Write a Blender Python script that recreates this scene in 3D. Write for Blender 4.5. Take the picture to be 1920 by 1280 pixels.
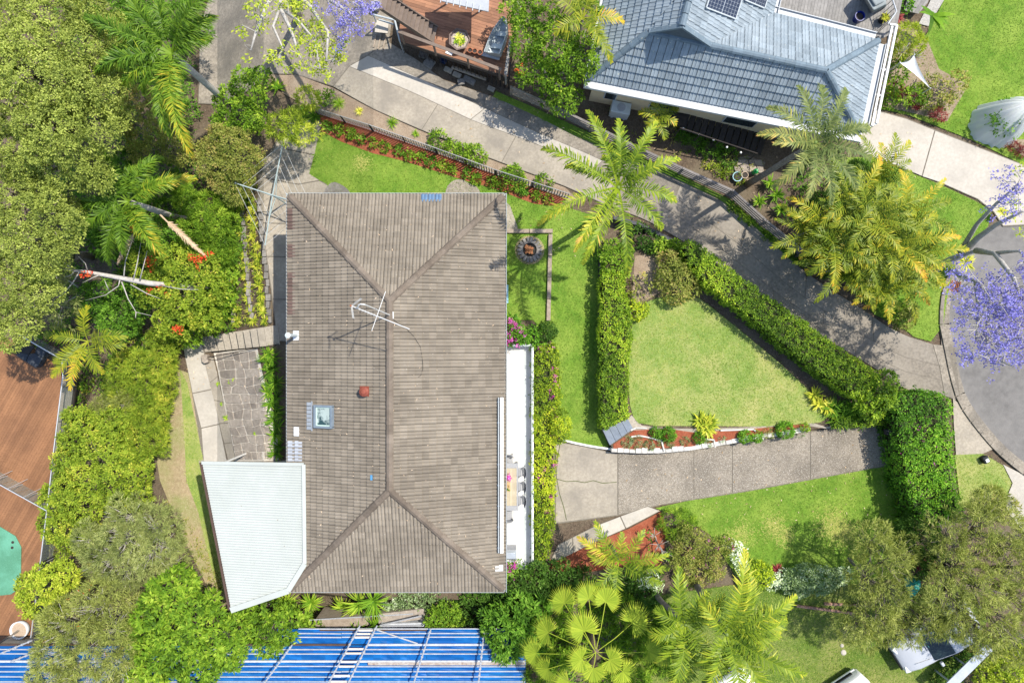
import bpy, bmesh, math, random
import numpy as np
from mathutils import Vector, Matrix

random.seed(7)
RNG = np.random.default_rng(11)
for o in list(bpy.data.objects):
    bpy.data.objects.remove(o)
SC = bpy.context.scene
COL = SC.collection

# ------------------------------------------------------------------ camera, sky, sun, exposure
CAMZ = 33.2          # drone height above the east lawn (z = 0)
FPX = 1280.0         # focal length in photograph pixels (24 mm on a 36 mm sensor, 1920 px wide)
cam_d = bpy.data.cameras.new('Camera')
cam = bpy.data.objects.new('Camera', cam_d)
COL.objects.link(cam)
cam.location = (0, 0, CAMZ)
cam.rotation_euler = (0, 0, 0)
cam_d.sensor_width = 36.0
cam_d.lens = 24.0
cam_d.clip_end = 2000
SC.camera = cam

SUN_EL = math.radians(60)
SUN_DIR = Vector((-0.85 * math.cos(SUN_EL), -0.53 * math.cos(SUN_EL), -math.sin(SUN_EL))).normalized()
world = bpy.data.worlds.new('World')
SC.world = world
world.use_nodes = True
wn = world.node_tree.nodes
bg = wn['Background']
sky = wn.new('ShaderNodeTexSky')
sky.sky_type = 'NISHITA'
sky.sun_disc = False
sky.sun_elevation = SUN_EL
sky.sun_rotation = math.atan2(0.85, 0.53)
world.node_tree.links.new(sky.outputs[0], bg.inputs[0])
bg.inputs[1].default_value = 0.15
sun_d = bpy.data.lights.new('Sun', 'SUN')
sun_d.energy = 4.1
sun_d.angle = math.radians(0.6)
sun_d.color = (1.0, 0.94, 0.84)
sun = bpy.data.objects.new('Sun', sun_d)
COL.objects.link(sun)
sun.rotation_euler = SUN_DIR.to_track_quat('-Z', 'Y').to_euler()
sun.location = (20, 12, 40)
vs = SC.view_settings
vs.view_transform = 'Standard'
vs.look = 'None'
vs.gamma = 1
vs.exposure = 0.52
vs.use_curve_mapping = False
SC.cycles.max_bounces = 6
SC.cycles.transparent_max_bounces = 8

# ------------------------------------------------------------------ measuring
def P(px, py, z=0.0):
    """point at height z that stands at photograph pixel (px, py)"""
    k = (CAMZ - z) / FPX
    return Vector(((px - 960) * k, (640 - py) * k, z))

GX = [-23.5, -17.63, -15.7, -12.57, -11.35, -6.74]
GZ = [-4.0, -3.2, -3.2, -1.4, -1.4, 0.0]
def Gn(x, y):
    x = np.asarray(x, float); y = np.asarray(y, float)
    z = np.interp(x, GX, GZ)
    a = np.clip((-12.55 - y) / 0.5, 0, 1) * np.clip((0.4 - x) / 0.6, 0, 1) * np.clip((x + 14) / 3, 0, 1)
    return z - 1.0 * a
def G(x, y):
    return float(Gn(x, y))
def PG(px, py, off=0.0):
    z = 0.0
    for _ in range(8):
        p = P(px, py, z)
        z = G(p.x, p.y)
    return Vector((p.x, p.y, z + off))
def S(z):
    """metres per photograph pixel at height z"""
    return (CAMZ - z) / FPX

# ------------------------------------------------------------------ materials
MATS = {}
def _ramp(nt, cols, pos=None, interp='LINEAR'):
    r = nt.nodes.new('ShaderNodeValToRGB')
    r.color_ramp.interpolation = interp
    n = len(cols)
    pos = pos or [i / (n - 1) for i in range(n)]
    els = r.color_ramp.elements
    while len(els) < n:
        els.new(0.5)
    for e, p, c in zip(els, pos, cols):
        e.position = p
        e.color = (*c, 1)
    return r

def mat(name, c1, c2=None, scale=3.0, rough=0.8, c3=None, scale3=0.4, amt3=0.5, bump=0.0, bscale=30.0,
        objvar=0.0, metal=0.0, spec=0.3, speck=None, sscale=40.0, sthr=0.68, stretch=None, detail=6.0, lo=0.35, hi=0.65):
    """general surface: two-colour noise + larger blotches + specks + bump + per-object value change"""
    if name in MATS:
        return MATS[name]
    m = bpy.data.materials.new(name)
    m.use_nodes = True
    nt = m.node_tree
    L = nt.links
    b = nt.nodes['Principled BSDF']
    b.inputs['Roughness'].default_value = rough
    b.inputs['Metallic'].default_value = metal
    b.inputs['Specular IOR Level'].default_value = spec
    geo = nt.nodes.new('ShaderNodeNewGeometry')
    vec = geo.outputs['Position']
    if stretch:
        mp = nt.nodes.new('ShaderNodeMapping')
        mp.inputs['Rotation'].default_value = (0, 0, stretch[0])
        mp.inputs['Scale'].default_value = (stretch[1], stretch[2], 1)
        L.new(vec, mp.inputs[0])
        vec2 = mp.outputs[0]
    else:
        vec2 = vec
    n1 = nt.nodes.new('ShaderNodeTexNoise')
    n1.inputs['Scale'].default_value = scale
    n1.inputs['Detail'].default_value = detail
    n1.inputs['Roughness'].default_value = 0.65
    L.new(vec2, n1.inputs['Vector'])
    c2 = c2 or tuple(x * 0.8 for x in c1)
    r1 = _ramp(nt, [c1, c2], [lo, hi])
    L.new(n1.outputs['Fac'], r1.inputs[0])
    out = r1.outputs[0]
    if c3:
        n3 = nt.nodes.new('ShaderNodeTexNoise')
        n3.inputs['Scale'].default_value = scale3
        n3.inputs['Detail'].default_value = 5
        n3.inputs['Roughness'].default_value = 0.6
        L.new(vec, n3.inputs['Vector'])
        r3 = _ramp(nt, [(0, 0, 0), (1, 1, 1)], [0.42, 0.66])
        L.new(n3.outputs['Fac'], r3.inputs[0])
        mu = nt.nodes.new('ShaderNodeMath'); mu.operation = 'MULTIPLY'
        mu.inputs[1].default_value = amt3
        L.new(r3.outputs[0], mu.inputs[0])
        mx = nt.nodes.new('ShaderNodeMix'); mx.data_type = 'RGBA'
        L.new(mu.outputs[0], mx.inputs[0]); L.new(out, mx.inputs[6])
        mx.inputs[7].default_value = (*c3, 1)
        out = mx.outputs[2]
    if speck:
        n4 = nt.nodes.new('ShaderNodeTexNoise')
        n4.inputs['Scale'].default_value = sscale
        n4.inputs['Detail'].default_value = 3
        L.new(vec, n4.inputs['Vector'])
        r4 = _ramp(nt, [(0, 0, 0), (1, 1, 1)], [sthr, sthr + 0.06])
        L.new(n4.outputs['Fac'], r4.inputs[0])
        mx = nt.nodes.new('ShaderNodeMix'); mx.data_type = 'RGBA'
        L.new(r4.outputs[0], mx.inputs[0]); L.new(out, mx.inputs[6])
        mx.inputs[7].default_value = (*speck, 1)
        out = mx.outputs[2]
    if objvar:
        oi = nt.nodes.new('ShaderNodeObjectInfo')
        at = nt.nodes.new('ShaderNodeAttribute'); at.attribute_name = 'rnd'
        ad = nt.nodes.new('ShaderNodeMath'); ad.operation = 'ADD'
        L.new(oi.outputs['Random'], ad.inputs[0]); L.new(at.outputs['Fac'], ad.inputs[1])
        fr = nt.nodes.new('ShaderNodeMath'); fr.operation = 'FRACT'
        L.new(ad.outputs[0], fr.inputs[0])
        mr = nt.nodes.new('ShaderNodeMapRange')
        mr.inputs[3].default_value = 1 - objvar; mr.inputs[4].default_value = 1 + objvar
        L.new(fr.outputs[0], mr.inputs[0])
        mx = nt.nodes.new('ShaderNodeMix'); mx.data_type = 'RGBA'; mx.blend_type = 'MULTIPLY'
        mx.inputs[0].default_value = 1
        L.new(out, mx.inputs[6]); L.new(mr.outputs[0], mx.inputs[7])
        out = mx.outputs[2]
    L.new(out, b.inputs['Base Color'])
    if bump:
        nb = nt.nodes.new('ShaderNodeTexNoise')
        nb.inputs['Scale'].default_value = bscale
        nb.inputs['Detail'].default_value = 4
        L.new(vec, nb.inputs['Vector'])
        bp = nt.nodes.new('ShaderNodeBump')
        bp.inputs['Strength'].default_value = bump
        bp.inputs['Distance'].default_value = 0.03
        L.new(nb.outputs['Fac'], bp.inputs['Height'])
        L.new(bp.outputs[0], b.inputs['Normal'])
    MATS[name] = m
    return m

LEAF_GAIN = 1.56
def leafmat(name, cols, pos=None, trans=0.28, rough=0.6, spec=0.12):
    """leaves: the 'rnd' face attribute picks a colour on the ramp; some light passes through"""
    if name in MATS:
        return MATS[name]
    m = bpy.data.materials.new(name)
    m.use_nodes = True
    nt = m.node_tree
    L = nt.links
    b = nt.nodes['Principled BSDF']
    b.inputs['Roughness'].default_value = rough
    b.inputs['Specular IOR Level'].default_value = spec
    at = nt.nodes.new('ShaderNodeAttribute'); at.attribute_name = 'rnd'
    cols = [tuple(min(.85, v * LEAF_GAIN * (.72 if (i == 2 and c[1] > c[2] * 1.6) else 1)) for i, v in enumerate(c)) for c in cols]
    r = _ramp(nt, cols, pos)
    L.new(at.outputs['Fac'], r.inputs[0])
    L.new(r.outputs[0], b.inputs['Base Color'])
    tr = nt.nodes.new('ShaderNodeBsdfTranslucent')
    mx = nt.nodes.new('ShaderNodeMix'); mx.data_type = 'RGBA'; mx.blend_type = 'MULTIPLY'
    mx.inputs[0].default_value = 1
    L.new(r.outputs[0], mx.inputs[6]); mx.inputs[7].default_value = (1.5, 1.6, 0.6, 1)
    L.new(mx.outputs[2], tr.inputs['Color'])
    ms = nt.nodes.new('ShaderNodeMixShader')
    ms.inputs[0].default_value = trans
    L.new(b.outputs[0], ms.inputs[1]); L.new(tr.outputs[0], ms.inputs[2])
    L.new(ms.outputs[0], nt.nodes['Material Output'].inputs['Surface'])
    MATS[name] = m
    return m

def glassmat(name, tint, alpha=0.35, rough=0.05):
    if name in MATS:
        return MATS[name]
    m = bpy.data.materials.new(name)
    m.use_nodes = True
    nt = m.node_tree
    L = nt.links
    b = nt.nodes['Principled BSDF']
    b.inputs['Base Color'].default_value = (*tint, 1)
    b.inputs['Roughness'].default_value = rough
    b.inputs['Specular IOR Level'].default_value = 0.6
    t = nt.nodes.new('ShaderNodeBsdfTransparent')
    t.inputs[0].default_value = (0.92, 0.96, 0.95, 1)
    ms = nt.nodes.new('ShaderNodeMixShader'); ms.inputs[0].default_value = alpha
    L.new(t.outputs[0], ms.inputs[1]); L.new(b.outputs[0], ms.inputs[2])
    L.new(ms.outputs[0], nt.nodes['Material Output'].inputs['Surface'])
    MATS[name] = m
    return m

# ------------------------------------------------------------------ mesh building
LABELS = {}
def tag(o, label=None, cat=None, group=None, kind=None):
    if label:
        o['label'] = label
        LABELS.setdefault(label, []).append(o.name)
    if cat: o['category'] = cat
    if group: o['group'] = group
    if kind: o['kind'] = kind
    return o

def empty(name, loc, label=None, cat=None, group=None, rz=0.0):
    o = bpy.data.objects.new(name, None)
    o.empty_display_size = 0.2
    COL.objects.link(o)
    o.location = loc
    o.rotation_euler = (0, 0, rz)
    return tag(o, label, cat, group)

def wloc(o):
    v = Vector((0, 0, 0))
    while o is not None:
        v += o.location
        o = o.parent
    return v

class MB:
    def __init__(s):
        s.v = []; s.f = []; s.r = []
    def add(s, vs_, fs, r=None):
        n = len(s.v)
        s.v.extend([tuple(p) for p in vs_])
        for f in fs:
            s.f.append([i + n for i in f])
            s.r.append(random.random() if r is None else r)
        return s
    def box(s, x0, x1, y0, y1, z0, z1, r=None):
        v = [(x0, y0, z0), (x1, y0, z0), (x1, y1, z0), (x0, y1, z0), (x0, y0, z1), (x1, y0, z1), (x1, y1, z1), (x0, y1, z1)]
        return s.add(v, [(3, 2, 1, 0), (4, 5, 6, 7), (0, 1, 5, 4), (1, 2, 6, 5), (2, 3, 7, 6), (3, 0, 4, 7)], r)
    def obox(s, c, size, M=None, r=None):
        a, b_, c_ = size[0] / 2, size[1] / 2, size[2] / 2
        v = [Vector(q) for q in [(-a, -b_, -c_), (a, -b_, -c_), (a, b_, -c_), (-a, b_, -c_), (-a, -b_, c_), (a, -b_, c_), (a, b_, c_), (-a, b_, c_)]]
        if M is not None:
            v = [M @ q for q in v]
        c = Vector(c)
        return s.add([q + c for q in v], [(3, 2, 1, 0), (4, 5, 6, 7), (0, 1, 5, 4), (1, 2, 6, 5), (2, 3, 7, 6), (3, 0, 4, 7)], r)
    def bar(s, p, q, w, h, r=None, up=(0, 0, 1)):
        """rectangular bar from p to q (w across, h along up)"""
        p = Vector(p); q = Vector(q)
        d = q - p
        L = d.length
        if L < 1e-6: return s
        x = d / L
        u = Vector(up)
        y = u.cross(x)
        if y.length < 1e-4: y = Vector((0, 1, 0)).cross(x)
        if y.length < 1e-4: y = Vector((1, 0, 0))
        y.normalize()
        z = x.cross(y)
        M = Matrix((x, y, z)).transposed()
        return s.obox((p + q) / 2, (L, w, h), M, r)
    def prism(s, pts, z0, z1, r=None):
        """pts: xy(z) outline counter-clockwise; z1 may be None to use each point's own z"""
        n = len(pts)
        area = sum(pts[i][0] * pts[(i + 1) % n][1] - pts[(i + 1) % n][0] * pts[i][1] for i in range(n))
        if area < 0: pts = list(reversed(pts))
        top = [(p[0], p[1], p[2] if z1 is None else z1) for p in pts]
        bot = [(p[0], p[1], (p[2] + z0) if z1 is None else z0) for p in pts]
        fs = [tuple(range(n)), tuple(reversed(range(n, 2 * n)))]
        for i in range(n):
            j = (i + 1) % n
            fs.append((n + i, n + j, j, i))
        return s.add(top + bot, fs, r)
    def tube(s, pts, rad, n=6, r=None, cap=True):
        pts = [Vector(p) for p in pts]
        m = len(pts)
        if not hasattr(rad, '__len__'): rad = [rad] * m
        V = []
        px = None
        for i, p in enumerate(pts):
            d = (pts[min(i + 1, m - 1)] - pts[max(i - 1, 0)])
            if d.length < 1e-9: d = Vector((0, 0, 1))
            d.normalize()
            if px is None:
                a = Vector((0, 0, 1)) if abs(d.z) < 0.9 else Vector((1, 0, 0))
                x = d.cross(a).normalized()
            else:
                x = (px - d * px.dot(d))
                x = x.normalized() if x.length > 1e-6 else d.orthogonal().normalized()
            px = x
            y = d.cross(x)
            for k in range(n):
                t = 2 * math.pi * k / n
                V.append(p + (x * math.cos(t) + y * math.sin(t)) * rad[i])
        F = []
        for i in range(m - 1):
            for k in range(n):
                k2 = (k + 1) % n
                F.append((i * n + k, i * n + k2, (i + 1) * n + k2, (i + 1) * n + k))
        if cap:
            F.append(tuple(reversed(range(n)))); F.append(tuple(range((m - 1) * n, m * n)))
        return s.add(V, F, r)
    def lathe(s, c, prof, n=16, r=None, cap=True):
        """prof: list of (radius, z)"""
        c = Vector(c)
        V = []; F = []
        for (rr, z) in prof:
            for k in range(n):
                t = 2 * math.pi * k / n
                V.append(c + Vector((rr * math.cos(t), rr * math.sin(t), z)))
        m = len(prof)
        for i in range(m - 1):
            for k in range(n):
                k2 = (k + 1) % n
                F.append((i * n + k, i * n + k2, (i + 1) * n + k2, (i + 1) * n + k))
        if cap:
            F.append(tuple(reversed(range(n)))); F.append(tuple(range((m - 1) * n, m * n)))
        return s.add(V, F, r)
    def loft(s, rings, r=None, closed=True, cap=True):
        n = len(rings[0]); V = [p for q in rings for p in q]; F = []
        for i in range(len(rings) - 1):
            for k in range(n if closed else n - 1):
                k2 = (k + 1) % n
                F.append((i * n + k, i * n + k2, (i + 1) * n + k2, (i + 1) * n + k))
        if cap and closed:
            F.append(tuple(reversed(range(n)))); F.append(tuple(range((len(rings) - 1) * n, len(rings) * n)))
        return s.add(V, F, r)
    def mesh(s, name, m, origin=(0, 0, 0), smooth=False):
        me = bpy.data.meshes.new(name)
        ox = Vector(origin)
        me.from_pydata([(v[0] - ox[0], v[1] - ox[1], v[2] - ox[2]) for v in s.v], [], s.f)
        a = me.attributes.new('rnd', 'FLOAT', 'FACE')
        a.data.foreach_set('value', s.r)
        if m is not None: me.materials.append(m)
        if smooth:
            me.polygons.foreach_set('use_smooth', [True] * len(me.polygons))
        me.update()
        return me
    def build(s, name, m, parent=None, label=None, cat=None, group=None, kind=None, smooth=False, origin=None, bevel=0):
        if parent is not None:
            org = wloc(parent)
            me = s.mesh(name, m, org, smooth)
            o = bpy.data.objects.new(name, me)
            COL.objects.link(o)
            o.parent = parent
        else:
            if origin is None:
                xs = [v[0] for v in s.v]; ys = [v[1] for v in s.v]; zs = [v[2] for v in s.v]
                origin = ((min(xs) + max(xs)) / 2, (min(ys) + max(ys)) / 2, min(zs))
            me = s.mesh(name, m, origin, smooth)
            o = bpy.data.objects.new(name, me)
            COL.objects.link(o)
            o.location = origin
        if bevel:
            md = o.modifiers.new('bevel', 'BEVEL'); md.width = bevel; md.segments = 2; md.limit_method = 'ANGLE'
        return tag(o, label, cat, group, kind)

def link_mesh(name, me, parent=None, loc=(0, 0, 0), M=None, label=None, cat=None, group=None, kind=None):
    o = bpy.data.objects.new(name, me)
    COL.objects.link(o)
    if M is not None:
        if parent is not None:
            M = Matrix.Translation(-wloc(parent)) @ M
        o.matrix_local = M
        if parent is not None: o.parent = parent; o.matrix_parent_inverse = Matrix.Identity(4); o.matrix_local = M
    else:
        o.location = Vector(loc) - (wloc(parent) if parent is not None else Vector((0, 0, 0)))
        if parent is not None: o.parent = parent
    return tag(o, label, cat, group, kind)

def copy_tree(o, parent=None):
    c = o.copy()
    COL.objects.link(c)
    if parent is not None: c.parent = parent
    for ch in o.children:
        copy_tree(ch, c)
    return c

def quads_obj(name, V, R, m, parent=None, nv=4, **kw):
    """V: (N, nv, 3) world; R: (N,) ramp values. One mesh of N separate leaf faces (leaf crowns, grass)."""
    N = len(V)
    org = np.array(wloc(parent)) if parent is not None else np.array(kw.pop('origin', (0, 0, 0)))
    kw.pop('origin', None)
    me = bpy.data.meshes.new(name)
    me.vertices.add(N * nv)
    me.vertices.foreach_set('co', (V.reshape(-1, 3) - org).astype(np.float32).ravel())
    me.loops.add(N * nv)
    me.loops.foreach_set('vertex_index', np.arange(N * nv, dtype=np.int32))
    me.polygons.add(N)
    me.polygons.foreach_set('loop_start', np.arange(0, N * nv, nv, dtype=np.int32))
    me.polygons.foreach_set('loop_total', np.full(N, nv, dtype=np.int32))
    me.update(calc_edges=True)
    a = me.attributes.new('rnd', 'FLOAT', 'FACE')
    a.data.foreach_set('value', np.clip(R, 0, 1).astype(np.float32))
    me.materials.append(m)
    o = bpy.data.objects.new(name, me)
    COL.objects.link(o)
    if parent is not None: o.parent = parent
    else: o.location = org
    if parent is not None and name in ('flowers', 'petals', 'greens', 'leaves'): o['kind'] = 'stuff'
    return tag(o, **kw)

def drape(pts, off, step=0.5, zfun=None, nosub=False):
    """bmesh of an outline cut by a lattice and laid on the terrain"""
    bm = bmesh.new()
    n = len(pts)
    area = sum(pts[i][0] * pts[(i + 1) % n][1] - pts[(i + 1) % n][0] * pts[i][1] for i in range(n))
    if area < 0: pts = list(reversed(pts))
    f = bm.faces.new([bm.verts.new((p[0], p[1], 0)) for p in pts])
    if not nosub:
        bmesh.ops.triangulate(bm, faces=bm.faces[:])
        xs = [p[0] for p in pts]; ys = [p[1] for p in pts]
        cuts = list(np.arange(math.ceil(min(xs) / step) * step, max(xs), step)) + [g for g in GX if min(xs) < g < max(xs)]
        for c in cuts:
            bmesh.ops.bisect_plane(bm, geom=bm.verts[:] + bm.edges[:] + bm.faces[:], plane_co=(c, 0, 0), plane_no=(1, 0, 0))
        if min(ys) < -12.5:
            for c in (-12.55, -13.05):
                bmesh.ops.bisect_plane(bm, geom=bm.verts[:] + bm.edges[:] + bm.faces[:], plane_co=(0, c, 0), plane_no=(0, 1, 0))
    for v in bm.verts:
        v.co.z = (zfun or G)(v.co.x, v.co.y) + off
    bm.normal_update()
    return bm

def smooth_outline(px, it=1):
    """corner-cutting of a pixel outline"""
    for _ in range(it):
        q = []
        for i in range(len(px)):
            a = px[i]; b = px[(i + 1) % len(px)]
            q.append((a[0] * .75 + b[0] * .25, a[1] * .75 + b[1] * .25)); q.append((a[0] * .25 + b[0] * .75, a[1] * .25 + b[1] * .75))
        px = q
    return px

SHEETS = {}
def sheet(name, px, m, off, label=None, cat=None, kind='structure', smooth=0, z=None, parent=None):
    if smooth: px = smooth_outline(px, smooth)
    if z is None:
        pts = [PG(a, b) for a, b in px]
        bm = drape(pts, off)
    else:
        pts = [P(a, b, z) for a, b in px]
        bm = drape(pts, off, zfun=lambda x, y: z, nosub=True)
    me = bpy.data.meshes.new(name)
    bm.to_mesh(me); bm.free()
    me.materials.append(m)
    o = bpy.data.objects.new(name, me)
    COL.objects.link(o)
    if parent is not None:
        me.transform(Matrix.Translation(-wloc(parent))); o.parent = parent
    SHEETS[o.name] = (pts, off, z)
    return tag(o, label, cat, None, kind)

def inpoly(x, y, poly):
    x = np.asarray(x); y = np.asarray(y)
    r = np.zeros(x.shape, bool)
    n = len(poly)
    for i in range(n):
        x0, y0 = poly[i][0], poly[i][1]; x1, y1 = poly[(i + 1) % n][0], poly[(i + 1) % n][1]
        c = ((y0 > y) != (y1 > y)) & (x < (x1 - x0) * (y - y0) / ((y1 - y0) if y1 != y0 else 1e-9) + x0)
        r ^= c
    return r

def samplepoly(poly, n, zf=None):
    xs = [p[0] for p in poly]; ys = [p[1] for p in poly]
    out = []
    got = 0
    while got < n:
        x = RNG.uniform(min(xs), max(xs), n * 2); y = RNG.uniform(min(ys), max(ys), n * 2)
        k = inpoly(x, y, poly)
        out.append(np.stack([x[k], y[k]], 1)); got += k.sum()
    return np.concatenate(out)[:n]
def polyarea(p):
    n = len(p)
    return abs(sum(p[i][0] * p[(i + 1) % n][1] - p[(i + 1) % n][0] * p[i][1] for i in range(n))) / 2
# ------------------------------------------------------------------ the setting: ground, lawns, paving, street
M_SOIL = mat('soil', (.145, .105, .072), (.065, .047, .032), 9, .95, c3=(.18, .15, .10), scale3=.8, amt3=.6, bump=.8, bscale=18, speck=(.30, .24, .17), sscale=28, sthr=.63)
M_LAWN = mat('lawn_green', (.175, .30, .036), (.095, .20, .022), 2.2, .95, c3=(.28, .375, .065), scale3=.6, amt3=.8, bump=.9, bscale=45, speck=(.30, .36, .11), sscale=30, sthr=.66, spec=.1)
M_LAWN_DRY = mat('lawn_dry', (.26, .34, .085), (.17, .265, .055), 2.0, .95, c3=(.44, .41, .16), scale3=.7, amt3=.8, bump=.9, bscale=45, speck=(.42, .42, .19), sscale=26, sthr=.62, spec=.1)
M_LAWN_ROUGH = mat('lawn_rough', (.13, .20, .035), (.08, .14, .022), 4, .95, c3=(.30, .29, .10), scale3=.35, amt3=.75, bump=.9, bscale=45, speck=(.33, .33, .13), sscale=26, sthr=.62, spec=.1)
M_STRAW = mat('straw_ground', (.42, .33, .2), (.30, .23, .13), 6, .95, c3=(.22, .28, .07), scale3=.7, amt3=.6, bump=.8, bscale=35, speck=(.55, .46, .32), sscale=30, sthr=.6)
M_CONC = mat('concrete', (.43, .38, .305), (.32, .28, .222), 9, .9, c3=(.235, .21, .175), scale3=.7, amt3=.75, bump=.35, bscale=60, speck=(.20, .18, .16), sscale=50, sthr=.66, objvar=.06)
M_CONC_L = mat('concrete_pale', (.53, .49, .425), (.45, .41, .35), 7, .9, c3=(.36, .33, .285), scale3=.6, amt3=.6, bump=.3, bscale=60, speck=(.30, .28, .24), sscale=45, sthr=.67, objvar=.05)
M_CONC_OLD = mat('concrete_weathered', (.365, .32, .258), (.205, .178, .142), 8, .92, c3=(.15, .135, .113), scale3=.7, amt3=.8, bump=.45, bscale=55, speck=(.46, .43, .38), sscale=45, sthr=.64, objvar=.06)
M_CONC_DARK = mat('concrete_dark', (.295, .258, .208), (.18, .157, .127), 8, .92, c3=(.35, .315, .265), scale3=.45, amt3=.6, bump=.45, bscale=55, speck=(.36, .34, .31), sscale=55, sthr=.66, objvar=.05)
M_AGG = mat('exposed_aggregate', (.345, .30, .24), (.195, .168, .132), 11, .85, c3=(.15, .13, .103), scale3=.6, amt3=.7, bump=.9, bscale=32, speck=(.52, .48, .42), sscale=24, sthr=.585, objvar=.05)
M_ASPH = mat('asphalt', (.20, .19, .178), (.145, .138, .13), 3, .9, c3=(.25, .237, .22), scale3=.4, amt3=.6, bump=.5, bscale=80, speck=(.25, .24, .23), sscale=70, sthr=.66)
M_MULCH_R = mat('red_mulch', (.36, .095, .045), (.20, .045, .022), 22, .95, c3=(.42, .15, .08), scale3=1.5, amt3=.5, bump=1, bscale=45, speck=(.50, .22, .13), sscale=48, sthr=.6)
M_MULCH_B = mat('bark_mulch', (.36, .27, .19), (.20, .145, .10), 20, .95, c3=(.44, .36, .27), scale3=1.2, amt3=.5, bump=1, bscale=40, speck=(.52, .43, .33), sscale=40, sthr=.62)
M_JOINT = mat('joint_dirt', (.22, .195, .155), (.15, .132, .105), 12, .95)
M_STONE = mat('sandstone', (.40, .345, .285), (.27, .23, .19), 6, .9, c3=(.20, .17, .145), scale3=1.6, amt3=.6, bump=.8, bscale=18, objvar=.2)
M_STONE_G = mat('grey_stone', (.30, .28, .25), (.19, .175, .155), 7, .9, c3=(.13, .12, .105), scale3=1.5, amt3=.6, bump=.8, bscale=18, objvar=.2)
M_STONE_W = mat('whitewashed_stone', (.72, .70, .65), (.55, .52, .47), 9, .85, c3=(.42, .40, .36), scale3=2.5, amt3=.6, bump=.6, bscale=20, objvar=.1)
M_MORTAR = mat('mortar', (.66, .60, .51), (.50, .45, .38), 8, .95, bump=.5, bscale=30)
M_WHITE = mat('white_paint', (.80, .80, .79), (.74, .74, .72), 3, .5)
M_SLEEPER = mat('sleeper_timber', (.40, .33, .26), (.27, .215, .16), 5, .9, bump=.5, bscale=30, objvar=.12)
M_DARKTIM = mat('dark_timber', (.055, .045, .040), (.035, .03, .026), 6, .8, objvar=.2)
M_GREYTIM = mat('grey_timber', (.30, .285, .265), (.215, .205, .19), 6, .85, objvar=.12, bump=.3, bscale=40)

# base ground, one sheet to the horizon, cut on the terrain's own lattice
gx = sorted(set([-700, -200, -80, -45] + list(np.arange(-40, 41, 2.0)) + GX + [45, 80, 200, 700] + [-14, -11, -.2, .4]))
gy = sorted(set([-700, -200, -80, -45] + list(np.arange(-40, 41, 2.0)) + [-12.55, -13.05] + [45, 80, 200, 700]))
m = MB()
V = [(x, y, G(x, y) - .03) for y in gy for x in gx]
nx = len(gx)
m.add(V, [(j * nx + i, j * nx + i + 1, (j + 1) * nx + i + 1, (j + 1) * nx + i) for j in range(len(gy) - 1) for i in range(nx - 1)])
m.build('ground', M_SOIL, kind='structure', origin=(0, 0, 0))

# --- lawns
sheet('north_lawn', [(604, 246), (640, 262), (700, 285), (760, 300), (820, 318), (880, 338), (930, 352), (1000, 378), (1060, 388), (1115, 405), (1128, 440), (1122, 480), (1122, 600), (1122, 790), (1142, 838), (1100, 834), (1050, 822), (1030, 700), (1035, 640), (1000, 600), (948, 600), (900, 500), (900, 380), (640, 380), (612, 345), (580, 327), (585, 290)], M_LAWN, .02)
sheet('south_lawn', [(1228, 952), (1300, 936), (1400, 920), (1500, 902), (1640, 876), (1700, 872), (1720, 1000), (1700, 1080), (1600, 1095), (1450, 1095), (1380, 1080), (1330, 1000), (1270, 965)], M_LAWN, .02)
sheet('back_lawn', [(1200, 1120), (1380, 1095), (1800, 1095), (1860, 1150), (1800, 1240), (1820, 1360), (1150, 1360), (1180, 1180)], M_LAWN_ROUGH, .016)
sheet('neighbour_lawn', [(1650, 205), (1690, 130), (1740, 60), (1790, -40), (2010, -40), (2010, 340), (1920, 310), (1820, 262), (1700, 215)], M_LAWN, .02)
sheet('corner_lawn', [(1560, 295), (1640, 295), (1690, 318), (1760, 345), (1830, 378), (1858, 395), (1852, 425), (1825, 452), (1790, 490), (1775, 560), (1768, 610), (1745, 640), (1715, 632), (1690, 612), (1640, 590), (1560, 500)], M_LAWN, .02)
sheet('verge_grass', [(1790, 852), (1842, 850), (1880, 872), (1896, 905), (1880, 950), (1840, 960), (1800, 945)], M_LAWN_DRY, .02)
sheet('verge_strip', [(1680, 722), (1700, 728), (1775, 742), (1740, 748), (1690, 742)], M_LAWN_DRY, .02)
sheet('side_lawn', [(338, 692), (352, 720), (382, 865), (388, 935), (422, 1085), (402, 1085), (372, 960), (350, 900), (345, 800)], M_LAWN_DRY, .022)
sheet('worn_ground', [(330, 690), (356, 700), (395, 930), (420, 1080), (440, 1142), (405, 1140), (380, 1080), (345, 1010), (300, 900), (292, 850), (318, 800)], M_STRAW, .012)
sheet('fence_grass', [(930, 172), (1000, 202), (1080, 238), (1080, 256), (1000, 216), (925, 182)], M_LAWN, .05)
sheet('fence_grass', [(1080, 238), (1180, 285), (1270, 325), (1370, 375), (1420, 420), (1500, 480), (1490, 495), (1400, 412), (1345, 372), (1250, 328), (1150, 285), (1080, 256)], M_LAWN, .05)
sheet('mulch_bed', [(508, 140), (555, 140), (626, 166), (700, 206), (780, 242), (905, 294), (1060, 352), (1080, 372), (1060, 380), (900, 315), (600, 212), (530, 175)], M_MULCH_B, .016)
sheet('red_mulch_bed', [(600, 212), (900, 318), (1060, 372), (1050, 388), (1000, 382), (930, 355), (880, 341), (820, 322), (760, 303), (700, 288), (640, 266), (602, 246)], M_MULCH_R, .03)
sheet('red_mulch_bed', [(1030, 1048), (1090, 1020), (1130, 1010), (1180, 990), (1240, 958), (1250, 1000), (1240, 1060), (1180, 1060), (1080, 1075), (1030, 1065)], M_MULCH_R, .012)

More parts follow.
